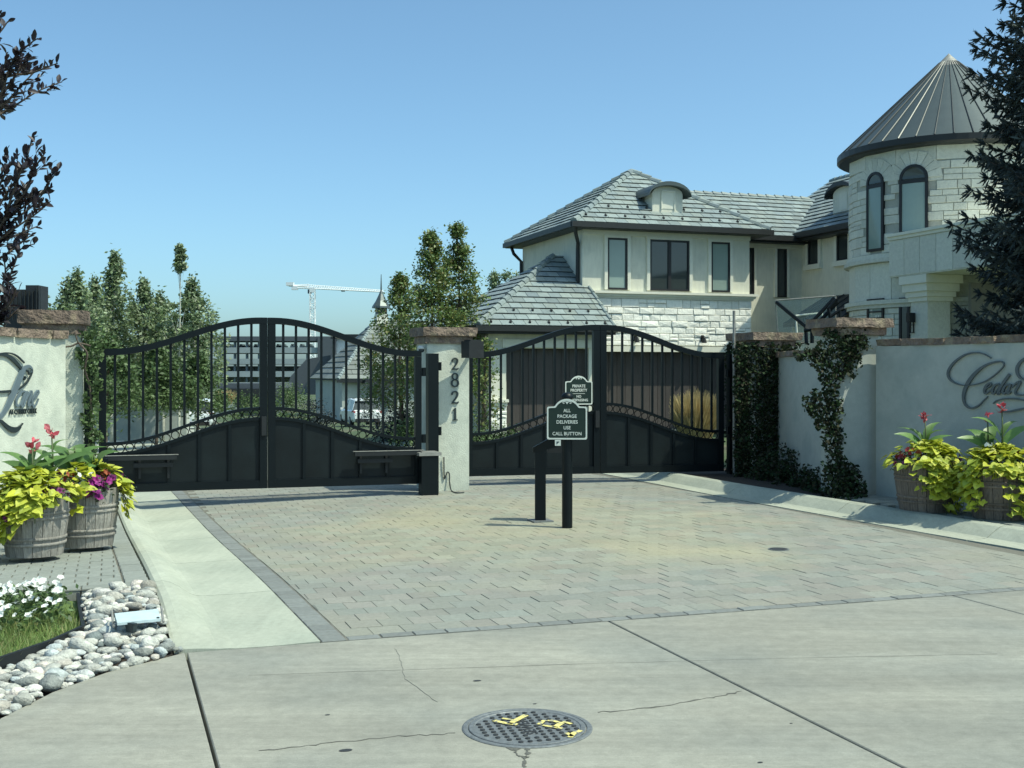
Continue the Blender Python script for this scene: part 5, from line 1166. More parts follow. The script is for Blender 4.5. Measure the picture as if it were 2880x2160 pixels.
for i in range(n):
    p = B0_.lerp(J1, i/n); q = B0_.lerp(J1, (i+1)/n); tp = at(866, 801, D).lerp(at(1078, 816.5, D), (i+.5)/n)
    for s in (-1, 1): bar(mb, p+Vector((0, s*.6, -.25)), tp, .075); bar(mb, tp, q+Vector((0, s*.6, -.25)), .075)
part(mb, 'jib', 'crane', cr)
mb = MB(); bar(mb, at(812, 803, D), at(868, 806, D), .3); bar(mb, at(812, 803, D), at(868, 800, D), .14); part(mb, 'counter_jib', 'crane', cr)
part(MB().box(at(816, 799, D), (2.2, 1.6, 1.0), 0), 'counterweight', 'crane', cr); part(MB().box(at(829, 810, D), (1.8, 1.4, 1.1), 0), 'counterweight', 'crane', cr)
part(MB().box(at(871, 820, D), (1.0, 1.2, 1.2), 0), 'cab', 'greydark', cr); part(MB().box(at(879, 816, D), (1.6, 1.6, 1.4), 0), 'slewing_ring', 'crane', cr)
part(MB().box(at(965, 818, D), (1.0, 1.2, .5), 0), 'trolley', 'deck', cr)
# ---- dark flat roofed shelter with planter
D = 55; sh_ = thing('shelter', 'dark flat roofed carport shelter far behind the left gate', 'shelter', hit(680, D)+Vector((0, 0, gl(hit(680, D)))))
bandD('roof', 615, 760, 1094, 1116, D, 5, 'gutter', sh_); bandD('fascia', 608, 765, 1078, 1093, D+.3, 5, 'greydark', sh_); bandD('wall', 660, 755, 1117, 1170, D+1, 4, 'greydark', sh_); bandD('post', 622, 628, 1116, 1170, D+.2, .2, 'gutter', sh_)
tp_ = thing('trough_planter', 'pale trough planter of yellow grasses below the dark carport', 'planter', hit(637, 52)+Vector((0, 0, -.9)))
bandD('trough', 606, 664, 1139, 1165, 52, .6, 'deck', tp_)
# ---- retaining wall and chimney block on the left
rt = thing('retaining_wall', 'low grey retaining wall behind the aspen trunks', 'wall', hit(400, 43)+Vector((0, 0, -.8))); bandD('wall_face', 250, 525, 1152, 1240, 43, .4, 'stucco2', rt); bandD('wall_cap', 248, 527, 1147, 1151.5, 42.95, .5, 'deck', rt)
ck = thing('dark_building', 'black clad building top rising behind the left pillar cap', 'building', hit(70, 26))
bandD('block', 72, 108, 802, 1050, 26, .55, 'blackclad', ck); bandD('block', 10, 71.5, 814, 1050, 26.2, .55, 'blackclad', ck)
for i in range(9): bandD('batten', 24+i*11, 26+i*11, 806 if i > 6 else 817, 900, 25.95, .05, 'gutter', ck)
# ---- cars
def suv(label, loc, head, group):
    t = thing('parked_car', label, 'car', loc, group); X = Vector((math.cos(head), math.sin(head), 0)); Y = Vector((-X.y, X.x, 0)); L = Vector(loc)
    Q = lambda x, y, z: L+X*x+Y*y+Z*z
    def loft(name, secs, m, parent=t):
        mb = MB(); vs = []
        for x, pts in secs: vs += [Q(x, y, z) for y, z in pts]
        n = len(secs[0][1]); fs = [(i*n+k, i*n+(k+1) % n, (i+1)*n+(k+1) % n, (i+1)*n+k) for i in range(len(secs)-1) for k in range(n)]
        fs += [tuple(range(n-1, -1, -1)), tuple((len(secs)-1)*n+k for k in range(n))]; return mb.add(vs, fs).build(name, M_[m], parent, smooth=False)
    def sec(hw, z0, z1, c=.10): return [(-hw+c, z0), (hw-c, z0), (hw, z0+c*1.5), (hw, z1-c*1.2), (hw-c, z1), (-hw+c, z1), (-hw, z1-c*1.2), (-hw, z0+c*1.5)]
    body = loft('body', [(-2.32, sec(.80, .42, .92)), (-2.22, sec(.90, .34, 1.06)), (-1.5, sec(.94, .28, 1.10)), (.9, sec(.94, .28, 1.06)), (1.6, sec(.92, .28, 1.0)), (2.2, sec(.86, .32, .88)), (2.34, sec(.74, .40, .74))], 'carwhite')
    g = lambda hw, hr, z0, z1: [(-hw, z0), (hw, z0), (hr, z1), (-hr, z1)]
    cabin = loft('cabin', [(-2.18, g(.86, .84, 1.03, 1.06)), (-1.86, g(.87, .70, 1.03, 1.62)), (-.6, g(.88, .70, 1.03, 1.70)), (.35, g(.88, .68, 1.03, 1.66)), (1.15, g(.86, .80, 1.02, 1.06))], 'glass')
    loft('roof', [(-2.02, g(.72, .68, 1.60, 1.66)), (-1.6, g(.73, .66, 1.655, 1.71)), (-.5, g(.73, .66, 1.69, 1.75)), (.4, g(.70, .62, 1.655, 1.70))], 'carwhite')
    for s in (-1, 1):
        for x0, x1 in ((-1.95, -1.82), (-.95, -.85), (.05, .12)):
            MB().hexa([Q(x0-.12, s*.885, 1.05), Q(x1-.12, s*.885, 1.05), Q(x1-.12, s*.86, 1.05), Q(x0-.12, s*.86, 1.05), Q(x0, s*.715, 1.66), Q(x1, s*.715, 1.66), Q(x1, s*.69, 1.66), Q(x0, s*.69, 1.66)]).build('pillar', M_['carwhite'], t)
        MB().hexa([Q(-2.30, s*.86-.02, .88), Q(-2.05, s*.93, .88), Q(-2.05, s*.5, .88), Q(-2.31, s*.5, .88), Q(-2.27, s*.88, 1.0), Q(-2.05, s*.945, 1.02), Q(-2.05, s*.5, 1.0), Q(-2.27, s*.5, 1.0)]).build('tail_light', M_['red'], t)
        MB().tube([Q(-1.5, s*.62, 1.76), Q(.2, s*.62, 1.74)], .02, 6).build('roof_rail', M_['rubber'], t)
        MB().box(Q(.75, s*1.0, 1.08), (.12, .18, .14), head).build('mirror', M_['carwhite'], t)
        for x in (-1.42, 1.42):
            w = MB(); ring = []
            for r, y in ((.20, .0), (.34, .0), (.36, .05), (.36, .2), (.34, .24)):
                pass
            mb = MB(); prof = [(.0, .945), (.22, .95), (.345, .93), (.36, .88), (.36, .72), (.0, .72)]; n = 20; vs = []
            for r, y in prof: vs += [Q(x+r*math.cos(2*math.pi*k/n), s*y, .36+r*math.sin(2*math.pi*k/n)) for k in range(n)]
            mb.add(vs, [(i*n+k, i*n+(k+1) % n, (i+1)*n+(k+1) % n, (i+1)*n+k) for i in range(5) for k in range(n)]); wh = mb.build('wheel', M_['rubber'], t)
            mb = MB(); vs = [Q(x, s*.956, .36)]+[Q(x+.22*math.cos(2*math.pi*k/12), s*.952, .36+.22*math.sin(2*math.pi*k/12)) for k in range(12)]; mb.add(vs, [(0, 1+k, 1+(k+1) % 12) for k in range(12)]).build('rim', M_['hoop'], wh, fix=False)
    MB().box(Q(-2.31, 0, .42), (.10, 1.5, .22), head).build('bumper', M_['rubber'], t); MB().box(Q(-2.335, 0, .74), (.03, .42, .14), head).build('number_plate', M_['signwhite'], t)
    return t
v = hit(1012, 74); suv('white sport utility car parked by the distant house, seen from behind through the gate', (v.x, v.y, gl(v)+.05), math.atan2(.95, -.33), 'white parked cars')
v = hit(556, 66); suv('white car at the foot of the aspen trees, half hidden by the gate pickets', (v.x, v.y, gl(v)+.05), math.atan2(.95, -.2), 'white parked cars')

# ================================================================== TREES AND SHRUBS
def orient_quads(c, s, rs, up=.5, asp=.62):
    """quads with random facing at centres c (N,3), sizes s (N,)"""
    n = len(c); d = rs.normal(0, 1, (n, 3)); d[:, 2] = np.abs(d[:, 2])+up; d /= np.linalg.norm(d, axis=1)[:, None]
    r = rs.normal(0, 1, (n, 3)); t = np.cross(d, r); t /= np.linalg.norm(t, axis=1)[:, None]; b = np.cross(d, t)
    t = t*s[:, None]*.5; b = b*s[:, None]*.5*asp
    return np.stack([c-t, c-b*.9+t*.1, c+t, c+b*.9+t*.1], 1).reshape(-1, 3)
def leafmass(name, m, parent, c, s, rs, up=.5, asp=.62, loc=None):
    off = np.array(wl(parent)); vs = orient_quads(np.asarray(c), np.asarray(s), rs, up, asp)-off
    me = np_mesh(name, vs, 4, rs.uniform(0, 1, len(c))); o = link(me, name, m, parent); return o
def tree(name, label, base, h, prof, n, leaf, lm, bm, seed, trunk=.07, t0=.2, clump=.16, ncl=60, group=None, up=.4, lean=(0, 0), trunkvis=True, bend=.03, vert=.85):
    rs = np.random.RandomState(seed); base = Vector(base); t = thing(name, label, 'tree', base, group)
    pts = []; ph = rs.uniform(0, 6)
    for i in range(9):
        q = i/8; pts.append(base+Vector((lean[0]*q+bend*h*math.sin(q*4+ph)*.3, lean[1]*q+bend*h*math.cos(q*3+ph)*.3, h*.97*q)))
    tk = MB().tube(pts, [max(.008, trunk*(1-.92*i/8)) for i in range(9)], 8).build('trunk', bm, t, smooth=True)
    def tr(q): f = q*8; i = min(7, int(f)); return pts[i].lerp(pts[i+1], f-i)
    cen = []
    for k in range(ncl):
        q = t0+(1-t0)*(rs.uniform(0, 1)**.9)
        while prof((q-t0)/(1-t0)) < .05: q = t0+(1-t0)*(rs.uniform(0, 1)**.9)
        q = q; an = rs.uniform(0, 6.283); r = prof((q-t0)/(1-t0))*math.sqrt(rs.uniform(.05, 1)); p = tr(q); cen.append((p.x+r*math.cos(an), p.y+r*math.sin(an), base.z+h*q, q))
    br = MB()
    for c in cen[::2]:
        q = max(.08, c[3]-.10-rs.uniform(0, .06)); p = tr(q); e = Vector(c[:3]); m_ = p.lerp(e, .5)+Vector((0, 0, -.03*h*.3)); br.tube([p, m_, e], [trunk*.22*(1.1-q), trunk*.14*(1.1-q), .004], 5, cap=False)
    br.build('branches', bm, t, smooth=True)
    ci = rs.randint(0, ncl, n); cc = np.array([c[:3] for c in cen])[ci]; sc = np.array([clump*(1.15-.6*c[3]) for c in cen])[ci]
    pos = cc+rs.normal(0, 1, (n, 3))*sc[:, None]*np.array([1, 1, vert]); sz = leaf*rs.uniform(.6, 1.25, n)
    leafmass('crown', lm, t, pos, sz, rs, up); return t
def taper(r, p=.8, bot=.55): return lambda q: r*((bot+(1-bot)*sm(q/.35)) if q < .35 else max(.10, (1-((q-.35)/.65)**(1/p*1.2))))
asp_labels = [
 (205, 778, 37, 1.15, 6500, 'rounded green aspen just right of the left pillar cap', .34),
 (262, 800, 40, .85, 3800, 'thin blue green aspen between the rounded one and the tall narrow one', .34),
 (318, 728, 41, .90, 6500, 'tall narrow aspen, tallest leafy spire above the left gate leaf', .34),
 (402, 800, 42, 1.0, 5600, 'dense aspen with a blunt top in the middle of the row', .34),
 (455, 838, 43, 1.0, 4400, 'shorter aspen with thin upper stems right of the blunt topped one', .36),
 (548, 806, 41, 1.2, 5600, 'spreading aspen with upturned branches at the right end of the row', .36)]
for i, (px, ty, d, r, n, lab, t0) in enumerate(asp_labels):
    p = hit(px, d); p.z = gl(p); h = at(px, ty, d).z-p.z
    tree('aspen_tree', lab, p, h, taper(r, .75, .7), n, .15, M_['aspen'], M_['aspenbark'], 100+i, .075, t0, .13, 130, 'aspens behind the left gate', vert=2.3)
p = hit(505, 40); p.z = gl(p); h = at(505, 692, 40).z-p.z
prof = lambda q: .95*(1-q)**.5 if q < .60 else (.0 if q < .82 else max(.07, .20*(1-((q-.90)/.10)**2)))
t_ = tree('aspen_tree', 'tallest aspen whose bare white stem ends in a small leafy tuft', p, h, prof, 5200, .14, M_['aspen'], M_['aspenbark'], 120, .06, .3, .095, 60, 'aspens behind the left gate', bend=.01)
# low bright trees under the aspens
for i, (px, ty, d, r, n, lab) in enumerate([(300, 950, 33, 1.05, 6000, 'bright green bushy tree seen over the left end of the gate'), (440, 985, 35, 1.1, 6500, 'mid green bushy tree behind the middle of the left gate leaf'), (555, 1000, 37, .9, 4500, 'darker bushy tree by the white car behind the gate'), (180, 905, 24, .7, 3500, 'leafy tree right behind the left pillar')]):
    p = hit(px, d); p.z = gl(p); tree('bushy_tree', lab, p, at(px, ty, d).z-p.z, taper(r, 1.2, .9), n, .13, M_['shrub'], M_['bark'], 140+i, .06, .40 if i < 3 else .15, .2 if i < 3 else .3, 60, 'bushy trees behind the left gate')
# pear trees by the garage
for i, (px, ty, d, r, n, lab, t0) in enumerate([(1210, 656, 31, .85, 13000, 'tall green pear tree, left of the two spires behind the numbered pillar', .25), (1288, 640, 31.5, .88, 14000, 'tall green pear tree, right of the two spires, beside the garage roof', .22), (1128, 778, 33, 1.05, 12000, 'shorter round pear tree in front of the cupola roof', .2), (1362, 935, 29.3, .34, 1800, 'small bushy tree against the garage wing wall', .1)]):
    p = hit(px, d); p.z = gl(p); tree('pear_tree', lab, p, at(px, ty, d).z-p.z, taper(r, .9, .75), int(n*.8), .10, M_['pear'], M_['bark'], 160+i, .07, t0, .16, 120, 'pear trees beside the garage')
for i, (px, ty, d, r) in enumerate([(1420, 760, 62, .5), (1388, 770, 62, .5), (1452, 745, 60, .35)]):
    p = hit(px, d); p.z = gl(p); tree('poplar_tree', ['slim distant poplar showing left of the garage roof peak', 'slim distant poplar nearest the pear trees', 'slim distant poplar nearest the garage roof peak'][i], p, at(px, ty, d).z-p.z, taper(r, 1.1, .7), 1500, .2, M_['aspen'], M_['bark'], 180+i, .07, .3, .25, 40, 'distant poplars')
def shrub(label, p, r, h, n, leaf, m, seed, group=None, name='shrub', cat='shrub'):
    rs = np.random.RandomState(seed); p = Vector(p); t = thing(name, label, cat, p, group)
    st = MB()
    for k in range(5): a = k*1.26; st.tube([p, p+Vector((r*.5*math.cos(a), r*.5*math.sin(a), h*.6))], [.015, .005], 5)
    st.build('stems', M_['bark'], t)
    ncl = 26; cen = []
    for k in range(ncl): a = rs.uniform(0, 6.28); q = rs.uniform(.1, 1); rr = r*math.sqrt(rs.uniform(0, 1))*math.sqrt(max(.05, 1-(q*.95)**2)); cen.append((p.x+rr*math.cos(a), p.y+rr*math.sin(a), p.z+h*q*.92))
    ci = rs.randint(0, ncl, n); pos = np.array(cen)[ci]+rs.normal(0, 1, (n, 3))*r*.17; leafmass('foliage', m, t, pos, leaf*rs.uniform(.6, 1.3, n), rs); return t
for i, (px, d, r, h, m, lab) in enumerate([(690, 46, .9, 1.7, 'shrub', 'green shrub left of the middle gate posts'), (815, 50, 1.1, 2.2, 'shrub', 'tall green shrub in front of the cupola house wall'), (765, 48, .9, 1.5, 'shrub', 'green shrub between the tall one and the gate posts'), (880, 52, .9, 1.5, 'blueshrub', 'dark shrub at the left corner of the cupola house'), (1062, 56, 1.0, 2.6, 'blueshrub', 'blue green conifer shrub right of the white sport utility car'), (1120, 34, .8, .9, 'blueshrub', 'dark low shrub under the pear trees left of the numbered pillar'), (1190, 31, .8, .8, 'shrub', 'green low shrub at the foot of the pear trees'), (1345, 27, .5, .55, 'shrub', 'low green shrub just right of the numbered pillar'), (1415, 27.5, .6, .5, 'shrub', 'low green shrub in front of the garage pilaster')]):
    p = hit(px, d); p.z = gl(p); shrub(lab, p, r, h, 2600, .09 if d > 30 else .06, M_[m], 200+i, 'shrubs behind the gates')
def grass_clump(label, p, r, h, n, m, seed, name='ornamental_grass'):
    rs = np.random.RandomState(seed); p = Vector(p); t = thing(name, label, 'grass clump', p); a = rs.uniform(0, 6.28, n); q = np.sqrt(rs.uniform(0, 1, n)); hh = h*rs.uniform(.6, 1.05, n)*(1-.15*q)
    b0 = np.stack([.3*r*q*np.cos(a), .3*r*q*np.sin(a), np.zeros(n)], 1); t1 = b0+np.stack([r*q*np.cos(a)*.75, r*q*np.sin(a)*.75, hh], 1); mid = b0*.4+t1*.6+np.array([0, 0, 1])*(hh*.13)[:, None]; w = .007
    th = rs.uniform(0, 3.14, n); dx = np.stack([np.cos(th)*w, np.sin(th)*w, 0*th], 1); vs = np.concatenate([np.stack([b0-dx, b0+dx, mid+dx, mid-dx], 1), np.stack([mid-dx, mid+dx, t1+dx*.3, t1-dx*.3], 1)]).reshape(-1, 3)
    link(np_mesh('blades', vs, 4, np.concatenate([rs.uniform(0, 1, n)]*2)), 'blades', m, t); return t
p = hit(1958, 24.5); p.z = 0; grass_clump('tall tan ornamental grass behind the right gate pickets', p, .55, 1.38, 3200, M_['tangrass'], 301)
p = hit(637, 52.3); p.z = at(637, 1140, 52.3).z; grass_clump('yellow grasses growing in the pale trough planter', p, .5, .75, 500, M_['tangrass'], 302)
# ---- spruce on the right
def spruce():
    base = hit(3150, 19.6); t = thing('spruce_tree', 'large dark blue green spruce standing in front of the turret at the right edge', 'tree', base)
    H = 20.0; MB().tube([base, base+Vector((0, 0, H))], [.26, .02], 10).build('trunk', M_['bark'], t, smooth=True)
    rs = np.random.RandomState(77); tw = []; br = MB(); z = 1.5; lev = 0; vdir = np.array([-base.x, -base.y]); vdir /= np.linalg.norm(vdir)
    while z < H-.6:
        lm_ = [1.10, 1.0, .90, .84, .92, 1.04, .98, .86, .82, .95, 1.06, .93][lev % 12]*(.95+.1*math.sin(lev*2.4)); R = (2.62*(1-(z/H)**1.6)+.1)*lm_; nb = 29; off = rs.uniform(0, 6.28)
        for k in range(nb):
            if z > 9.5 and k % 2: continue
            an = off+k*2*math.pi/nb+rs.uniform(-.18, .18); Rk = R*(rs.uniform(.58, .92) if k % 2 else rs.uniform(.84, 1.08)); o = np.array([math.cos(an), math.sin(an), 0.]); sd = np.array([-o[1], o[0], 0.])
            seen = (o[0]*vdir[0]+o[1]*vdir[1] > -.25) and z < 9.3
            P0 = np.array([base.x, base.y, z+rs.uniform(-.14, .14)]); n = max(6, int(Rk/.15)); pts = []; droop = rs.uniform(.14, .26); lift = rs.uniform(.18, .34)
            for i in range(n+1):
                q = i/n; pts.append(P0+o*Rk*q+np.array([0, 0, -droop*Rk*math.sin(q*2.3)*.9+lift*Rk*max(0, q-.6)*.9]))
            br.tube([tuple(x) for x in pts], [.028*(1-i/n)+.006 for i in range(n+1)], 5, cap=False)
            for i in range(1, n+1):
                q = i/n
                if q < (.30 if seen else .5): continue
                if not seen and i % 2: continue
                ax = pts[i]-pts[i-1]; ax /= np.linalg.norm(ax); Ls = (.12+.46*Rk*.34*(1-abs(q-.45)*1.25))*rs.uniform(.6, 1.2)
                for s in (-1, 1):
                    d = ax*.60+sd*s*rs.uniform(.5, .9)+np.array([0, 0, rs.uniform(-.55, .15)]); d /= np.linalg.norm(d); m = max(1, int(Ls/.15))
                    for j in range(m):
                        pp_ = pts[i]+d*(j*.15)+np.array([0, 0, -.035*j*j*.5]); tw.append((pp_, d+np.array([0, 0, -.12*j])+rs.normal(0, .12, 3), .21, .030, seen))
                        if seen and rs.uniform() < .75:
                            d2 = d*.45+np.cross(d, [0, 0, 1])*rs.choice((-1, 1))*.6+np.array([0, 0, rs.uniform(-.9, .3)]); tw.append((pp_, d2, rs.uniform(.12, .20), .028, seen))
                if seen:        # sprays hanging below the bough and standing on it
                    for _ in range(2): tw.append((pts[i]+sd*rs.normal(0, .05), ax*.35+sd*rs.normal(0, .35)+np.array([0, 0, rs.uniform(-1.0, -.3)]), rs.uniform(.14, .26), .030, seen))
                    tw.append((pts[i], ax*.6+sd*rs.normal(0, .4)+np.array([0, 0, rs.uniform(.1, .7)]), rs.uniform(.10, .17), .028, seen))
                tw.append((pts[i]-ax*.06, ax+rs.normal(0, .1, 3), .19, .032, seen))
            tw.append((pts[-1], ax+np.array([0, 0, .25]), .17, .030, seen))
        z += .21+.003*lev; lev += 1
    br.build('boughs', M_['bark'], t)
    def arr(sel):
        p = np.array([x[0] for x in sel]); d = np.array([x[1] for x in sel]); d /= np.linalg.norm(d, axis=1)[:, None]; return p, d, np.array([x[2] for x in sel]), np.array([x[3] for x in sel])
    T = []; RN = []
    for flag, nd in ((True, 15), (False, 3)):
        sel = [x for x in tw if x[4] == flag]; p, d, L, r = arr(sel); n = len(sel)
        if not flag: r = r*1.7; L = L*1.25
        rr = rs.normal(0, 1, (n, 3)); e = np.cross(d, rr); e /= np.linalg.norm(e, axis=1)[:, None]; f = np.cross(d, e); out = []
        for i in range(3):
            a0, a1 = 2*math.pi*i/3, 2*math.pi*(i+1)/3; c0 = e*math.cos(a0)+f*math.sin(a0); c1 = e*math.cos(a1)+f*math.sin(a1); R_ = r[:, None]*.8; m = p+d*(L*.5)[:, None]; tip = p+d*L[:, None]
            out += [np.stack([p, m+c1*R_, m+c0*R_], 1), np.stack([m+c0*R_, m+c1*R_, tip], 1)]
        for k in range(nd):
            q = rs.uniform(.0, 1.0, n); an = rs.uniform(0, 6.28, n); c = e*np.cos(an)[:, None]+f*np.sin(an)[:, None]; b = p+d*(L*q)[:, None]; tip = b+c*(r*1.5*(1-.35*q))[:, None]+d*rs.uniform(.02, .05, n)[:, None]; s_ = np.cross(d, c)*.0085; out.append(np.stack([b-s_, b+s_, tip], 1))
        T.append(np.concatenate(out).reshape(-1, 3)); RN.append(np.tile(rs.uniform(0, 1, n), len(out)))
    vs = np.concatenate(T)-np.array(base); link(np_mesh('foliage', vs, 3, np.concatenate(RN)), 'foliage', M_['spruce'], t); print('spruce twigs', len(tw), 'tris', len(vs)//3)
spruce()
# ---- plum tree, only boughs from the left come into the picture
def put(me, name, parent, mx):
    o = bpy.data.objects.new(name, me); COL.objects.link(o); o.parent = parent; loc, rot, sc = mx.decompose(); o.location = loc-wl(parent); o.rotation_euler = rot.to_euler(); o.scale = sc; return o
def plum():
    base = hit(-330, 14.9); base.z = 0.0; t = thing('plum_tree', 'dark purple leaved plum tree reaching in at the left edge above the lettered wall', 'tree', base); rs = np.random.RandomState(9)
    top = at(-260, 560, 14.9); fork = at(-300, 980, 14.9); MB().tube([base, fork, top, at(-240, 100, 14.9)], [.12, .10, .06, .02], 8).build('trunk', M_['bark'], t, smooth=True)
    B = [[(-270, 560), (-60, 380), (0, 270), (35, 172), (75, 130), (106, 108)], [(-270, 540), (-60, 300), (0, 225), (90, 205), (130, 190), (162, 178)], [(-280, 600), (-60, 350), (0, 322), (50, 292), (110, 255), (175, 230)], [(-250, 300), (-50, 140), (0, 90), (22, 60)], [(-60, 380), (10, 262), (60, 190), (82, 160)],
         [(-290, 900), (-70, 700), (0, 575), (57, 487), (80, 430), (92, 375)], [(-290, 900), (-50, 690), (30, 610), (115, 545), (140, 510), (164, 478)], [(-280, 850), (-40, 700), (30, 650), (103, 600), (142, 566)], [(-60, 700), (20, 672), (60, 655), (106, 636)], [(-40, 690), (20, 600), (70, 540), (100, 470), (128, 428)], [(-70, 700), (-10, 540), (20, 480), (50, 435)],
         [(-280, 980), (-60, 930), (0, 860), (20, 800), (40, 745), (60, 700), (98, 686)], [(-60, 930), (0, 880), (30, 850), (45, 810)], [(-60, 930), (0, 820), (15, 770), (10, 720)], [(-50, 690), (0, 640), (50, 580), (85, 520)], [(-60, 930), (10, 905), (40, 880), (60, 862)], [(-60, 350), (-10, 262), (10, 200), (18, 150)], [(-40, 330), (20, 285), (60, 240), (95, 205)], [(-70, 720), (0, 640), (30, 560), (50, 505), (62, 470)], [(-50, 690), (40, 620), (90, 580), (125, 540)], [(-60, 760), (10, 720), (50, 690), (90, 660)]]
    tw = MB(); leaf = MB(); me = leaf_mesh(.135, .25, .25, M_['plum']); recs = []; dd = 0
    for i, L in enumerate(B):
        d0 = 14.9+rs.uniform(-.7, .7); pts = []
        for k, (x, y) in enumerate(L): pts.append(at(x, y, 14.9+(d0-14.9)*k/len(L)))
        S = [Vector(q) for q in smooth_line([tuple(p) for p in pts], 7)]; n = len(S); tw.tube(S, [.018*(1-.8*k/n)+.003 for k in range(n)], 5, cap=False)
        acc = 0
        for k in range(2, n):
            if (S[k].x/S[k].y*F+1440) < -60: continue
            seg = (S[k]-S[k-1]).length; acc += seg
            while acc > .044:
                acc -= .044; ax = (S[k]-S[k-1]).normalized(); side = ax.cross(Vector(rs.normal(0, 1, 3))).normalized(); recs.append((S[k]-ax*acc, (ax*.55+side*.75+Vector((0, 0, .35))).normalized(), rs.uniform(.6, 1.15)))
                if rs.uniform() < .30 and k < n-6:
                    # short side shoot
                    sd = (ax*.6+side*.6+Vector((0, 0, .3))).normalized(); Ls = rs.uniform(.08, .32); tw.tube([S[k], S[k]+sd*Ls], [.005, .002], 4, cap=False)
                    for q in range(int(Ls/.045)):
                        s2 = sd.cross(Vector(rs.normal(0, 1, 3))).normalized(); recs.append((S[k]+sd*(.04+q*.045), (sd*.6+s2*.7+Vector((0, 0, .3))).normalized(), rs.uniform(.6, 1.1)))
    tw.build('branches', M_['bark'], t, smooth=True); rest = MB()
    recs.sort(key=lambda q: 0 if q[0].x/q[0].y*F+1440 > 0 else 1); order = list(range(len(recs))); nin = sum(1 for q in recs if q[0].x/q[0].y*F+1440 > 0)
    step = max(1, nin//300); chosen = set(order[:nin:step][:300])
    for i, (p, d, s) in enumerate(recs):
        mx = aim(p, d, s, rs)
        if i in chosen: put(me, 'leaf', t, mx)
        else: rest.add([mx @ v.co for v in me.vertices], [tuple(q.vertices) for q in me.polygons], rs.uniform())
    rest.build('crown', M_['plum'], t, kind='stuff', fix=False, smooth=False)
def leaf_mesh(L, w, fold, m, name='leaf', heart=False):
    if heart: out = [(0, 0), (.30, -.10), (.50, .14), (.36, .55), (0, 1), (-.36, .55), (-.50, .14), (-.30, -.10)]
    else: out = [(0, 0), (w*.7, .25), (w, .55), (w*.6, .85), (0, 1.05), (-w*.6, .85), (-w, .55), (-w*.7, .25)]
    vs = [Vector((x*L, y*L, abs(x)*fold*L*1.2-(.10*L*y*y))) for x, y in out]+[Vector((0, .4*L, 0)), Vector((0, .75*L, -.05*L))]
    fs = [(0, 1, 8), (1, 2, 8), (2, 3, 8), (3, 9, 8), (3, 4, 9), (4, 5, 9), (5, 8, 9), (5, 6, 8), (6, 7, 8), (7, 0, 8)]
    me = bpy.data.meshes.new(name); me.from_pydata([tuple(v) for v in vs], [], fs); me.materials.append(m); return me
def aim(p, d, s, rs, updir=None):
    d = Vector(d).normalized(); r = Vector(updir) if updir is not None else Vector(rs.normal(0, .6, 3))+Vector((0, 0, 1)); x = d.cross(r)
    x = x.normalized() if x.length > 1e-4 else Vector((1, 0, 0)); z = x.cross(d).normalized()
    return Matrix(((x.x*s, d.x*s, z.x*s, p[0]), (x.y*s, d.y*s, z.y*s, p[1]), (x.z*s, d.z*s, z.z*s, p[2]), (0, 0, 0, 1)))
plum()
# ================================================================== IVY
def pip(x, y, poly):
    c = False; n = len(poly)
    for i in range(n):
        x1, y1 = poly[i]; x2, y2 = poly[(i+1) % n]
        if (y1 > y) != (y2 > y) and x < (x2-x1)*(y-y1)/(y2-y1)+x1: c = not c
    return c
def ivy(label, jobs, seed, m='ivy', size=.062, dens=2600, extra=(), stems=()):
    """jobs: (Plane, outline measured on the picture); leaves grow on that wall plane"""
    rs = np.random.RandomState(seed); C = []; S = []; first = None
    for pl_, poly, dn in jobs:
        es = [pl_.es(x, y) for x, y in poly]; e0, e1 = min(q[0] for q in es), max(q[0] for q in es); z0, z1 = min(q[1] for q in es), max(q[1] for q in es)
        for _ in range(int((e1-e0)*(z1-z0)*dens*dn)):
            e, z = rs.uniform(e0, e1), rs.uniform(z0, z1)
            jx = .045*math.sin(e*31+z*17)+.03*math.sin(z*9.3+seed)+rs.normal(0, .022)
            if not pip(e+jx, z+.03*math.sin(e*23-z*29), es): continue
            C.append(tuple(pl_.M(e, z, .015+abs(rs.normal(0, .055))))); S.append(size*rs.uniform(.55, 1.2))
    for p, r, h, n in extra:
        for _ in range(n):
            a = rs.uniform(0, 6.28); q = math.sqrt(rs.uniform(0, 1)); C.append((p[0]+r*q*math.cos(a), p[1]+r*q*math.sin(a), p[2]+h*rs.uniform(0, 1)*(1.05-q*q*.8))); S.append(size*rs.uniform(.55, 1.2))
    lo = min(C, key=lambda c: c[2]); t = thing('ivy', label, 'ivy', lo)
    leafmass('foliage', M_[m], t, C, S, rs, .15, .8)
    if stems:
        mb = MB()
        for L, r in stems: mb.tube(smooth_line([tuple(q) for q in L], 5), r, 5)
        mb.build('stem', M_['bark'], t, smooth=True)
    return t
P2 = Plane((3.80, 18.30), U); P2L = Plane((3.80-.62*V[0]*-1, 18.30+.62*V[1]), (-V[0], -V[1])); P3 = Plane((4.20, 15.25), U)
f3 = [P3.M(P3.e(x), 0, 0) for x in (2380,)]
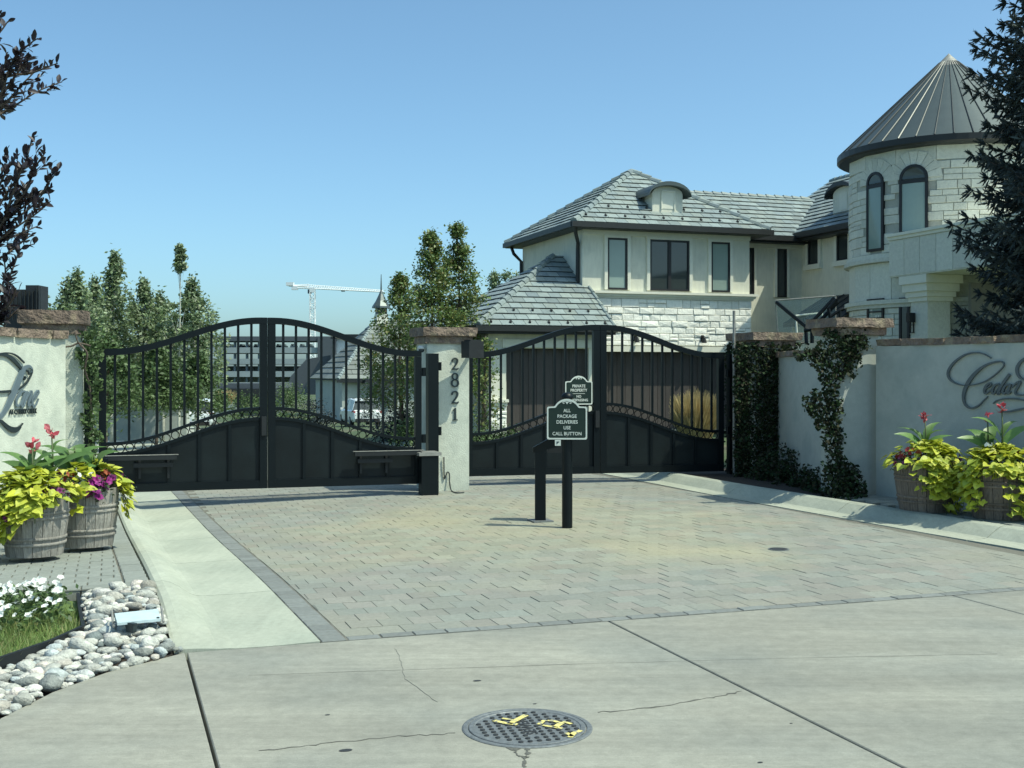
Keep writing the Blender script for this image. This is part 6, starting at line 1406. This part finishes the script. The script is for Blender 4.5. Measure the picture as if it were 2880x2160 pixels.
ivy('dark ivy covering the shorter pillar and the ground beside the right gate', [
    (P2, [(2058, 962), (2250, 966), (2242, 1005), (2214, 1040), (2196, 1066), (2206, 1100), (2192, 1135), (2214, 1185), (2222, 1240), (2208, 1290), (2240, 1325), (2250, 1352), (2060, 1352)], 1.3),
    (P2L, [(2052, 965), (2112, 965), (2112, 1350), (2060, 1350)], 1.2)], 1, extra=[((3.9, 17.9, .08), .35, .42, 420), ((4.2, 17.3, .08), .36, .50, 800), ((4.05, 17.6, .08), .4, .6, 800), ((4.25, 16.6, .08), .34, .34, 700), ((4.3, 16.1, .08), .34, .34, 700), ((4.3, 15.7, .08), .3, .3, 600), ((4.35, 16.7, .08), .30, .42, 420), ((4.42, 16.15, .08), .28, .22, 300), ((4.30, 16.9, .1), .12, .62, 160), ((4.0, 16.9, .06), .3, .10, 200)], stems=[([P2.M(P2.e(2195), .86, .12), P2.M(P2.e(2165), .45, .30), P2.M(P2.e(2125), .22, .42)], .006)])
ivy('dark ivy cascading under the taller pillar cap and widening at its foot', [
    (P3, [(2318, 925), (2425, 930), (2436, 960), (2412, 1015), (2390, 1050), (2352, 1068), (2350, 1110), (2362, 1150), (2346, 1190), (2362, 1260), (2402, 1335), (2398, 1390), (2318, 1390), (2306, 1345), (2322, 1290), (2318, 1235), (2284, 1190), (2262, 1150), (2270, 1115), (2305, 1090), (2296, 1050), (2262, 1018), (2222, 1004), (2262, 985), (2300, 970)], 1.5)], 2, extra=[(tuple(P3.M(P3.e(2350), .08, .18)), .30, .25, 420), (tuple(P3.M(P3.e(2375), .08, .15)), .2, .45, 300)])
Pl = Plane((-6.14, 14.80), U)
ivy('sunlit ivy and bare twigs hanging between the left pillar and the gate', [
    (Pl, [(222, 930), (262, 922), (282, 960), (290, 1010), (276, 1100), (272, 1285), (242, 1285), (240, 1100), (236, 1020), (212, 1005), (214, 985), (236, 975)], 1.0)], 3, m='shrub', size=.07, stems=[([Pl.M(Pl.e(160), 2.03, .25), Pl.M(Pl.e(200), 2.04, .22), Pl.M(Pl.e(222), 2.08, .2), Pl.M(Pl.e(255), 2.05, .1)], .012), ([Pl.M(Pl.e(212), 2.22, .2), Pl.M(Pl.e(218), 2.12, .22), Pl.M(Pl.e(224), 2.07, .2)], .009), ([Pl.M(Pl.e(224), 2.07, .2), Pl.M(Pl.e(246), 1.95, .2), Pl.M(Pl.e(240), 1.75, .15), Pl.M(Pl.e(255), 1.4, .05), Pl.M(Pl.e(252), .4, .05)], .014)])

# ================================================================== BASKETBALL HOOP BEHIND THE WALL
D = 27.2; bh = thing('basketball_hoop', 'basketball hoop with clear backboard on black arms behind the ivy pillars, seen from the back', 'basketball hoop', hit(2330, D))
TL, TR_, BL, BR = at(2181, 845, 27.6), at(2350, 832, 26.9), at(2189, 958, 27.6), at(2350, 958, 26.9)
nb_ = (TR_-TL).cross(BL-TL).normalized()*.012
MB().hexa([BL, BR, BR+nb_, BL+nb_, TL, TR_, TR_+nb_, TL+nb_]).build('backboard', M_['acrylic'], bh)
fr = MB()
for p, q in ((TL, TR_), (TR_, BR), (BR, BL), (BL, TL)): fr.tube([p, q], .016, 4)
fr.build('board_frame', M_['hoop'], bh)
sq = MB()
for (x0, y0), (x1, y1) in (((2238, 888), (2312, 880)), ((2238, 888), (2242, 950)), ((2312, 880), (2312, 945))): sq.tube([at(x0, y0, 27.28), at(x1, y1, 27.2)], .022, 4)
sq.build('target_square', M_['signwhite'], bh)
hub = at(2268, 920, 26.7); foot = at(2273, 968, 26.6); arms = MB()
for L in (((2184, 850, 27.4), (2266, 918, 26.7)), ((2346, 838, 26.7), (2270, 920, 26.7)), ((2356, 850, 26.5), (2286, 924, 26.5)), ((2266, 918, 26.7), (2268, 965, 26.6)), ((2284, 922, 26.5), (2284, 965, 26.5)), ((2262, 930, 26.6), (2290, 926, 26.5))): arms.tube([at(*L[0]), at(*L[1])], .045, 6)
arms.build('support_arms', M_['black'], bh)
me_ = MB()
for L in (((2330, 868, 26.4), (2352, 842, 26.4)), ((2336, 898, 26.4), (2330, 866, 26.4)), ((2336, 890, 26.4), (2362, 872, 26.4)), ((2362, 900, 26.4), (2362, 872, 26.4)), ((2362, 872, 26.4), (2374, 868, 26.4))): me_.tube([at(*L[0]), at(*L[1])], .04, 6)
me_.build('spring_mechanism', M_['black'], bh); MB().tube([hit(2345, 26.2), at(2345, 895, 26.2)], .07, 8).build('pole', M_['black'], bh)
rc = at(2240, 965, 27.0); rim = MB(); rim.tube([rc+Vector((.23*math.cos(q), .23*math.sin(q), .0)) for q in [k*math.pi/10 for k in range(20)]], .014, 5, closed=True); rim.tube([rc+Vector((.23, 0, 0)), foot], .03, 5); rim.build('rim', M_['black'], bh)
net = MB()
for k in range(14):
    a0, a1 = k*2*math.pi/14, (k+1)*2*math.pi/14
    for s0, s1, z0, z1 in ((.23, .18, 0, -.13), (.18, .14, -.13, -.27)):
        for u, v in ((a0, a1), (a1, a0)): net.tube([rc+Vector((s0*math.cos(u), s0*math.sin(u), z0)), rc+Vector((s1*math.cos(v), s1*math.sin(v), z1))], .008, 3)
net.build('net', M_['signwhite'], bh)
pipe = thing('pipe_post', 'thin grey upright pipe beside the right gate hinge, rising above the ivy pillar cap', 'pipe', (3.50, 18.45, 0))
MB().tube([(3.50, 18.50, 0), (3.50, 18.50, at(2058, 874, 18.5).z)], .022, 8).build('shaft', M_['hoop'], pipe); MB().tube([(3.50, 18.5, 1.9), (3.5, 18.5, 2.05)], .03, 8).build('coupling', M_['hoop'], pipe)

# ================================================================== PLANTERS
vine_me = leaf_mesh(1.0, .4, .18, M_['vine'], 'leaf', True)
def petal_flower(m, name='blossom'):
    vs = [(0, 0, -.35)]; fs = []; n = 10
    for k in range(n):
        a = 2*math.pi*k/n; r = 1.0 if k % 2 == 0 else .80; vs.append((r*math.cos(a), r*math.sin(a), .10 if k % 2 == 0 else .18)); 
    for k in range(n): vs.append((.45*math.cos(2*math.pi*k/n), .45*math.sin(2*math.pi*k/n), .02))
    for k in range(n): j = (k+1) % n; fs += [(1+k, 1+j, 1+n+j, 1+n+k), (1+n+k, 1+n+j, 0)]
    me = bpy.data.meshes.new(name); me.from_pydata(vs, [], fs); me.materials.append(m); return me
pet_me = petal_flower(M_['petunia']); red_me = petal_flower(M_['redpetal']); wht_me = petal_flower(M_['whitepetal'])
def tub(label, c, r0, r1, h, m, group):
    c = Vector(c); t = thing('barrel_planter', label, 'planter', c, group); n = 20
    for k in range(n):
        a0, a1 = 2*math.pi*(k+.03)/n, 2*math.pi*(k+.97)/n; vs = []
        for z, r in ((0, r0), (h*.5, (r0+r1)/2+.012), (h, r1)):
            for a in (a0, a1):
                for th in (0, -.022): vs.append(c+Vector(((r+th)*math.cos(a), (r+th)*math.sin(a), z)))
        fs = [(0, 2, 6, 4), (4, 6, 10, 8), (2, 3, 7, 6), (6, 7, 11, 10), (3, 1, 5, 7), (7, 5, 9, 11), (1, 0, 4, 5), (5, 4, 8, 9), (8, 10, 11, 9), (0, 1, 3, 2)]
        MB().add(vs, fs).build('stave', M_[m], t)
    for z in (.20, .29, .62, .70):
        r = r0+(r1-r0)*z; MB().lathe([(r+.008, h*z-.014), (r+.017, h*z-.010), (r+.017, h*z+.010), (r+.008, h*z+.014)], c, 40, cap=False).build('hoop', M_['wood' if m == 'wood' else 'wood2'], t, smooth=True)
    MB().lathe([(r0-.02, .02), (r1-.024, h-.04), (0, h-.03)], c, 24, cap=False).build('soil', M_['soil'], t); return t
def camdir(c): return math.atan2(-c[1], -c[0])
def vine(label, c, r, zt, lobes, n, size, seed, group='lime green trailing vines'):
    """lobes: (angle from the camera side, spread, drop)"""
    rs = np.random.RandomState(seed); t = thing('trailing_vine', label, 'vine', (c[0], c[1], zt), group); q0 = camdir(c); mb = MB(); cnt = 0; order = rs.permutation(n); wsum = sum(l[3] for l in lobes); rest = MB(); cnt = 0
    for L in lobes:
        k = int(n*L[3]/wsum); runners = [(rs.normal(L[0], L[1]), rs.uniform(.55, 1.0)*L[2]) for _ in range(max(2, k//11))]
        for ph, dr in runners:
            pts = [Vector((c[0]+r*q*math.cos(q0+ph), c[1]+r*q*math.sin(q0+ph), zt+.05*(1-q*q))) for q in (.2, .6, 1.0)]+[Vector((c[0]+(r+.05+.03*i)*math.cos(q0+ph), c[1]+(r+.05+.03*i)*math.sin(q0+ph), zt-dr*(i+1)/3)) for i in range(3)]; mb.tube(pts, .004, 4)
        for _ in range(k):
            ph, dr = runners[rs.randint(len(runners))]; ph += rs.normal(0, .10); tt = rs.uniform(.15, 1.0+min(1.3, .35+dr*2.2)); a = q0+ph
            if tt < 1: rr = r*tt*1.02; z = zt+.09*(1-tt*tt)+rs.uniform(.0, .12); out = .5
            else: rr = r+.035+.05*min(1, (tt-1)*1.5)+rs.uniform(-.02, .05); z = zt+.02-dr*(tt-1)/min(1.3, .35+dr*2.2)+rs.uniform(-.02, .03); out = 1.0
            p = (c[0]+rr*math.cos(a), c[1]+rr*math.sin(a), max(z, .13)); an = a+rs.normal(0, .7); d = Vector((math.cos(an)*out, math.sin(an)*out, rs.uniform(-.75, .0) if tt > 1 else rs.uniform(-.3, .35)))
            nrm = Vector((math.cos(a), math.sin(a), 0))*(.9 if tt > 1 else .25)+Vector((rs.normal(0, .25), rs.normal(0, .25), .9)); mx = aim(p, d, size*rs.uniform(.65, 1.25), rs, nrm); cnt += 1
            if cnt <= 300: put(vine_me, 'leaf', t, mx)
            else: rest.add([mx @ v.co for v in vine_me.vertices], [tuple(q.vertices) for q in vine_me.polygons], rs.uniform())
    if rest.f: rest.build('leaf_mass', M_['vine'], t, kind='stuff', fix=False)
    mb.build('stems', M_['stem'], t, smooth=True); return t
def blooms(label, me, c, r, zt, spots, size, seed, name, group, cat='flowers', fol=True):
    rs = np.random.RandomState(seed); t = thing(name, label, cat, (c[0], c[1], zt), group); q0 = camdir(c); C = []
    for ph, q, n, dz, sp in spots:
        for _ in range(n):
            a = q0+ph+rs.normal(0, sp); rr = r*q+rs.normal(0, .03); p = Vector((c[0]+rr*math.cos(a), c[1]+rr*math.sin(a), zt+dz+rs.normal(0, .025)))
            nrm = Vector((math.cos(a)*.9, math.sin(a)*.9, .6))+Vector(rs.normal(0, .3, 3)); nrm.normalize(); e, f = frame_of(nrm); s = size*rs.uniform(.75, 1.2)
            mx = Matrix(((e.x*s, f.x*s, nrm.x*s, p.x), (e.y*s, f.y*s, nrm.y*s, p.y), (e.z*s, f.z*s, nrm.z*s, p.z), (0, 0, 0, 1)));
            if mx.determinant() < 0: mx = mx @ Matrix.Scale(-1, 4, (1, 0, 0))
            put(me, 'blossom', t, mx)
            for _k in range(7): C.append((p.x+rs.normal(0, .04)-nrm.x*.03, p.y+rs.normal(0, .04)-nrm.y*.03, p.z-.03+rs.normal(0, .03)))
    if fol: leafmass('foliage', M_['darkfol'], t, C, .045*rs.uniform(.7, 1.3, len(C)), rs)
    return t
def canna(label, base, hgt, leaves, flower, seed, fm='pinkpetal', group='cannas in the planters'):
    """leaves: (azimuth in the picture plane -1..1, depth -1..1, start height, length, width, rise)"""
    rs = np.random.RandomState(seed); base = Vector(base); t = thing('canna', label, 'plant', base, group)
    top = base+Vector((rs.normal(0, .01), 0, hgt)); MB().tube([base, base.lerp(top, .5)+Vector((.008, 0, 0)), top], [.012, .009, .006], 6).build('stem', M_['stem'], t, smooth=True)
    for dx, dy, s0, L, w, rise in leaves:
        h = Vector((dx, dy, 0)); h = h.normalized() if h.length else Vector((1, 0, 0)); side = h.cross(Z); ax = h*math.cos(rise)+Z*math.sin(rise); nn = side.cross(ax); rise = min(1.35, rise*1.25); ax = h*math.cos(rise)+Z*math.sin(rise); nn = side.cross(ax); roll = rs.uniform(.4, .95); side = (side*math.cos(roll)+nn*math.sin(roll)*(1 if h.x < 0 else -1)).normalized(); vs = []; n = 7
        for i in range(n+1):
            q = i/n; p = base+Vector((0, 0, hgt*s0))+h*L*q*math.cos(rise*(1-.55*q*q))+Z*(L*q*math.sin(rise)*(1-.35*q*q)); ww = w*1.2*math.sin(math.pi*min(1, .06+.94*q)**.8)*.5+.004
            if i == n: ww = .002
            for sgn, up in ((-1, .30), (0, 0), (1, .30)): vs.append(p+side*ww*sgn+Z*ww*up*1.1*abs(sgn)-h*ww*.15*abs(sgn)*up)
        fs = []
        for i in range(n): fs += [(i*3, i*3+1, i*3+4, i*3+3), (i*3+1, i*3+2, i*3+5, i*3+4)]
        MB().add(vs, fs).build('leaf', M_['canna'], t, smooth=True, fix=False)
    if flower:
        me = leaf_mesh(1.0, .34, .2, M_[fm], 'petal')
        for k in range(flower):
            a = rs.uniform(0, 6.28); p = top+Vector((rs.normal(0, .014), rs.normal(0, .014), rs.uniform(-.055, .05))); put(me, 'petal', t, aim(p, Vector((math.cos(a)*.8, math.sin(a)*.8, rs.uniform(.1, 1.6))), rs.uniform(.05, .08), rs))
    return t
GP = 'weathered barrel planters'
def canna_px(label, px, py, d, tipy, leaves, flower, seed, zb):
    b = at(px, py, d); b.z = min(b.z, zb); top = at(px, tipy, d); canna(label, b, top.z-b.z, leaves, flower, seed)
zl = .12
cA = (-4.17, 10.25, zl-.0); cB = (-3.97, 10.95, zl-.02); cC = (-4.86, 10.05, zl)
tub('weathered wooden barrel planter nearest the pebble bed', cA, .235, .29, .54, 'wood', GP)
tub('weathered wooden barrel planter beside the left kerb', cB, .235, .29, .54, 'wood', GP)
tub('wooden barrel planter cut off by the left edge of the photo', cC, .235, .29, .50, 'wood', GP)
zA = zl+.55
vine('lime vine spilling over the left of the barrel nearest the pebble bed', cA, .27, zA, [(-.45, .30, .26, 4), (-.85, .3, .42, 5), (-1.3, .25, .55, 4), (-.05, .25, .14, 1.8), (.9, .5, .08, 1), (2.5, .7, .1, 1.2)], 760, .085, 1)
vine('lime vine over the barrel beside the left kerb, trailing onto the kerb', cB, .27, zA, [(-.75, .25, .34, 3), (-.2, .3, .12, 1.5), (1.35, .22, .34, 2.6), (-1.4, .3, .44, 2), (.6, .5, .10, 1.2), (2.6, .6, .1, 1)], 420, .085, 2)
vine('lime vine in the barrel at the left edge of the photo', cC, .27, zA-.05, [(.9, .4, .42, 3), (.3, .5, .4, 2), (1.6, .4, .3, 2)], 260, .09, 3)
blooms('purple petunias over the front rim of the barrel nearest the pebble bed', pet_me, cA, .29, zA, [(.35, .98, 20, .0, .24), (.0, 1.05, 5, -.03, .15), (-.7, 1.1, 7, -.14, .35), (.2, .5, 6, .11, .6), (-1.2, .8, 4, .02, .3)], .044, 4, 'petunia', 'purple petunias in the barrels')
blooms('purple petunias on the barrel beside the left kerb', pet_me, cB, .29, zA, [(-.55, 1.08, 14, -.04, .18), (.55, .95, 15, .03, .20), (-.9, .8, 6, .09, .3), (.0, 1.08, 4, -.08, .2), (1.5, 1.3, 3, .02, .2)], .044, 5, 'petunia', 'purple petunias in the barrels')
blooms('purple petunias at the left edge of the photo', pet_me, cC, .30, zA-.03, [(.9, 1.05, 7, -.05, .25), (1.1, .8, 5, .1, .3)], .044, 6, 'petunia', 'purple petunias in the barrels')
blooms('red and orange blooms behind the vine in the barrel nearest the pebble bed', red_me, cA, .26, zA+.09, [(1.3, .8, 7, .02, .4), (-1.6, .7, 9, .02, .4), (2.6, .7, 6, .03, .6)], .03, 7, 'verbena', 'red blooms in the barrels')
blooms('red blooms among the leaves of the barrel beside the left kerb', red_me, cB, .26, zA+.09, [(.7, .7, 7, .02, .4), (-1.2, .9, 6, .0, .3), (1.6, .7, 5, .02, .3)], .03, 8, 'verbena', 'red blooms in the barrels')
blooms('few white blooms at the back of the left barrels', wht_me, (-4.3, 10.6, 0), .5, zA+.13, [(.95, .9, 3, .02, .1), (-.4, .6, 2, .03, .2), (-1.3, .9, 4, -.02, .3)], .028, 9, 'white_bloom', None)
LF = [(-1, -.2, .42, .30, .075, .75), (1, -.1, .42, .30, .075, .72), (1, .5, .30, .36, .085, .55), (-1, .4, .28, .34, .08, .42), (.3, -1, .25, .24, .07, .6), (-.2, 1, .5, .28, .07, .9)]
canna_px('pink flowered canna nearest the left edge of the photo', 86, 1352, 10.2, 1262, LF, 12, 1, zA+.05)
canna_px('tallest pink flowered canna in the left barrels', 147, 1345, 10.3, 1222, [(-1, -.2, .38, .24, .06, .9), (1, -.1, .30, .42, .08, .45), (-1, .3, .22, .30, .08, .45), (.5, -.9, .22, .26, .08, .4), (.7, .3, .66, .16, .035, 1.2)], 10, 2, zA+.05)
canna_px('broad leaved canna without flowers in front of the tan pillar', 205, 1336, 10.85, 1258, [(-.9, -.2, .2, .40, .14, 1.05), (.8, .2, .25, .36, .11, 1.0), (-1, .3, .15, .34, .10, .55), (-.4, -.8, .3, .34, .13, .95), (1, -.3, .12, .26, .10, .45), (.1, .6, .4, .3, .10, 1.2)], 0, 3, zA+.05)
canna_px('broad leaved canna without flowers beside the gate opener arm', 263, 1342, 10.95, 1275, [(-.5, -.4, .25, .34, .13, 1.15), (.9, -.3, .2, .34, .14, .95), (.5, -.8, .05, .22, .10, .9), (-.9, .4, .2, .26, .10, .7)], 0, 4, zA+.05)
# right barrels
cD = (4.78, 13.55, .12); cE = (5.36, 12.87, .12); zD = .12+.60
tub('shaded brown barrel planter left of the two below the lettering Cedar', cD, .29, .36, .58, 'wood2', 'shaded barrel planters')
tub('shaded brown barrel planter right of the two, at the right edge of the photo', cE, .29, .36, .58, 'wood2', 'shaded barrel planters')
vine('lime vine pouring down the right side of the left shaded barrel', cD, .34, zD, [(.25, .25, .46, 3.5), (.7, .24, .62, 4), (-.15, .35, .14, 2), (1.2, .3, .3, 1), (-1.5, .3, .12, .7)], 560, .09, 11)
vine('lime vine pouring down both sides of the barrel at the right edge of the photo', cE, .34, zD, [(-.75, .24, .56, 4), (-.3, .3, .16, 2), (.65, .28, .60, 4), (.2, .3, .14, 1.5), (-1.3, .3, .3, 1.4)], 600, .09, 12)
blooms('dark red petunias at the left rim of the left shaded barrel', red_me, cD, .34, zD, [(-.95, .95, 9, .02, .2), (-.6, .85, 6, .07, .25), (-1.4, .8, 4, .06, .3)], .036, 13, 'petunia', 'red blooms in the right barrels')
blooms('few purple petunias under the red ones on the left shaded barrel', pet_me, cD, .35, zD, [(-.85, 1.02, 7, -.06, .15), (1.5, 1.0, 6, .0, .15)], .036, 14, 'petunia', 'purple petunias in the right barrels')
blooms('red blooms in the barrel at the right edge of the photo', red_me, cE, .34, zD, [(-.15, .7, 8, .07, .15), (.5, .6, 6, .10, .3), (-1.0, .8, 5, .06, .3)], .036, 15, 'verbena', 'red blooms in the right barrels')
blooms('two white blooms left of the canna in the right edge barrel', wht_me, cE, .34, zD+.2, [(-.6, .7, 2, .02, .06)], .03, 16, 'white_bloom', None)
canna_px('single pink canna in the left shaded barrel', 2602, 1278, 13.55, 1180, [(-1, -.2, .12, .42, .10, .62), (-.8, .3, .2, .36, .08, 1.0), (.2, -.5, .15, .36, .10, 1.25), (.9, -.2, .10, .34, .10, .75), (.6, .4, .3, .38, .07, 1.2)], 14, 21, zD+.1)
canna_px('tallest pink canna with long stem in the right edge barrel', 2818, 1275, 12.87, 1150, [(-1, -.2, .32, .42, .09, .85), (.9, -.1, .18, .42, .08, .7), (-.9, -.3, .10, .36, .10, .75), (.7, .3, .40, .26, .05, .9)], 14, 22, zD+.1)
canna_px('shorter dark pink canna left of the tall stem in the right edge barrel', 2776, 1275, 12.92, 1178, [(-1, -.1, .12, .36, .10, .45), (.3, .3, .15, .36, .12, 1.1), (-.3, .5, .1, .34, .12, 1.0)], 7, 23, zD+.1)
# ---- white petunia bed beside the lawn
fb = thing('flower_bed', 'low bed of white petunias beside the grass and the river stones', 'flower bed', P(-.9, 8.6, .02)); rs = np.random.RandomState(31); C = []; cnt = 0
for k in range(380):
    b = rs.uniform(8.15, 9.15); a = rs.uniform(-2.3, -.30)
    z = .10+.10*math.sqrt(max(0, min(1, (b-8.05)/.5)))*(1-.35*sm((b-8.9)/.3))
    for _ in range(9): C.append(tuple(P(a+rs.normal(0, .05), b+rs.normal(0, .05), z-.05+rs.normal(0, .035))))
    if k < 300:
        p = P(a, b, z+rs.uniform(-.01, .05)); nrm = (Vector((-p.x*.03, -.55, .8))+Vector(rs.normal(0, .35, 3))).normalized(); e, f = frame_of(nrm); s = .024*rs.uniform(.75, 1.2)
        mx = Matrix(((e.x*s, f.x*s, nrm.x*s, p.x), (e.y*s, f.y*s, nrm.y*s, p.y), (e.z*s, f.z*s, nrm.z*s, p.z), (0, 0, 0, 1)))
        if mx.determinant() < 0: mx = mx @ Matrix.Scale(-1, 4, (1, 0, 0))
        put(wht_me, 'blossom', fb, mx)
leafmass('foliage', M_['shrub'], fb, C, .045*rs.uniform(.7, 1.3, len(C)), rs)
bpy.context.view_layer.update()
print('objects', len(bpy.data.objects), 'tris', sum(len(o.data.polygons) for o in bpy.data.objects if o.type == 'MESH'))
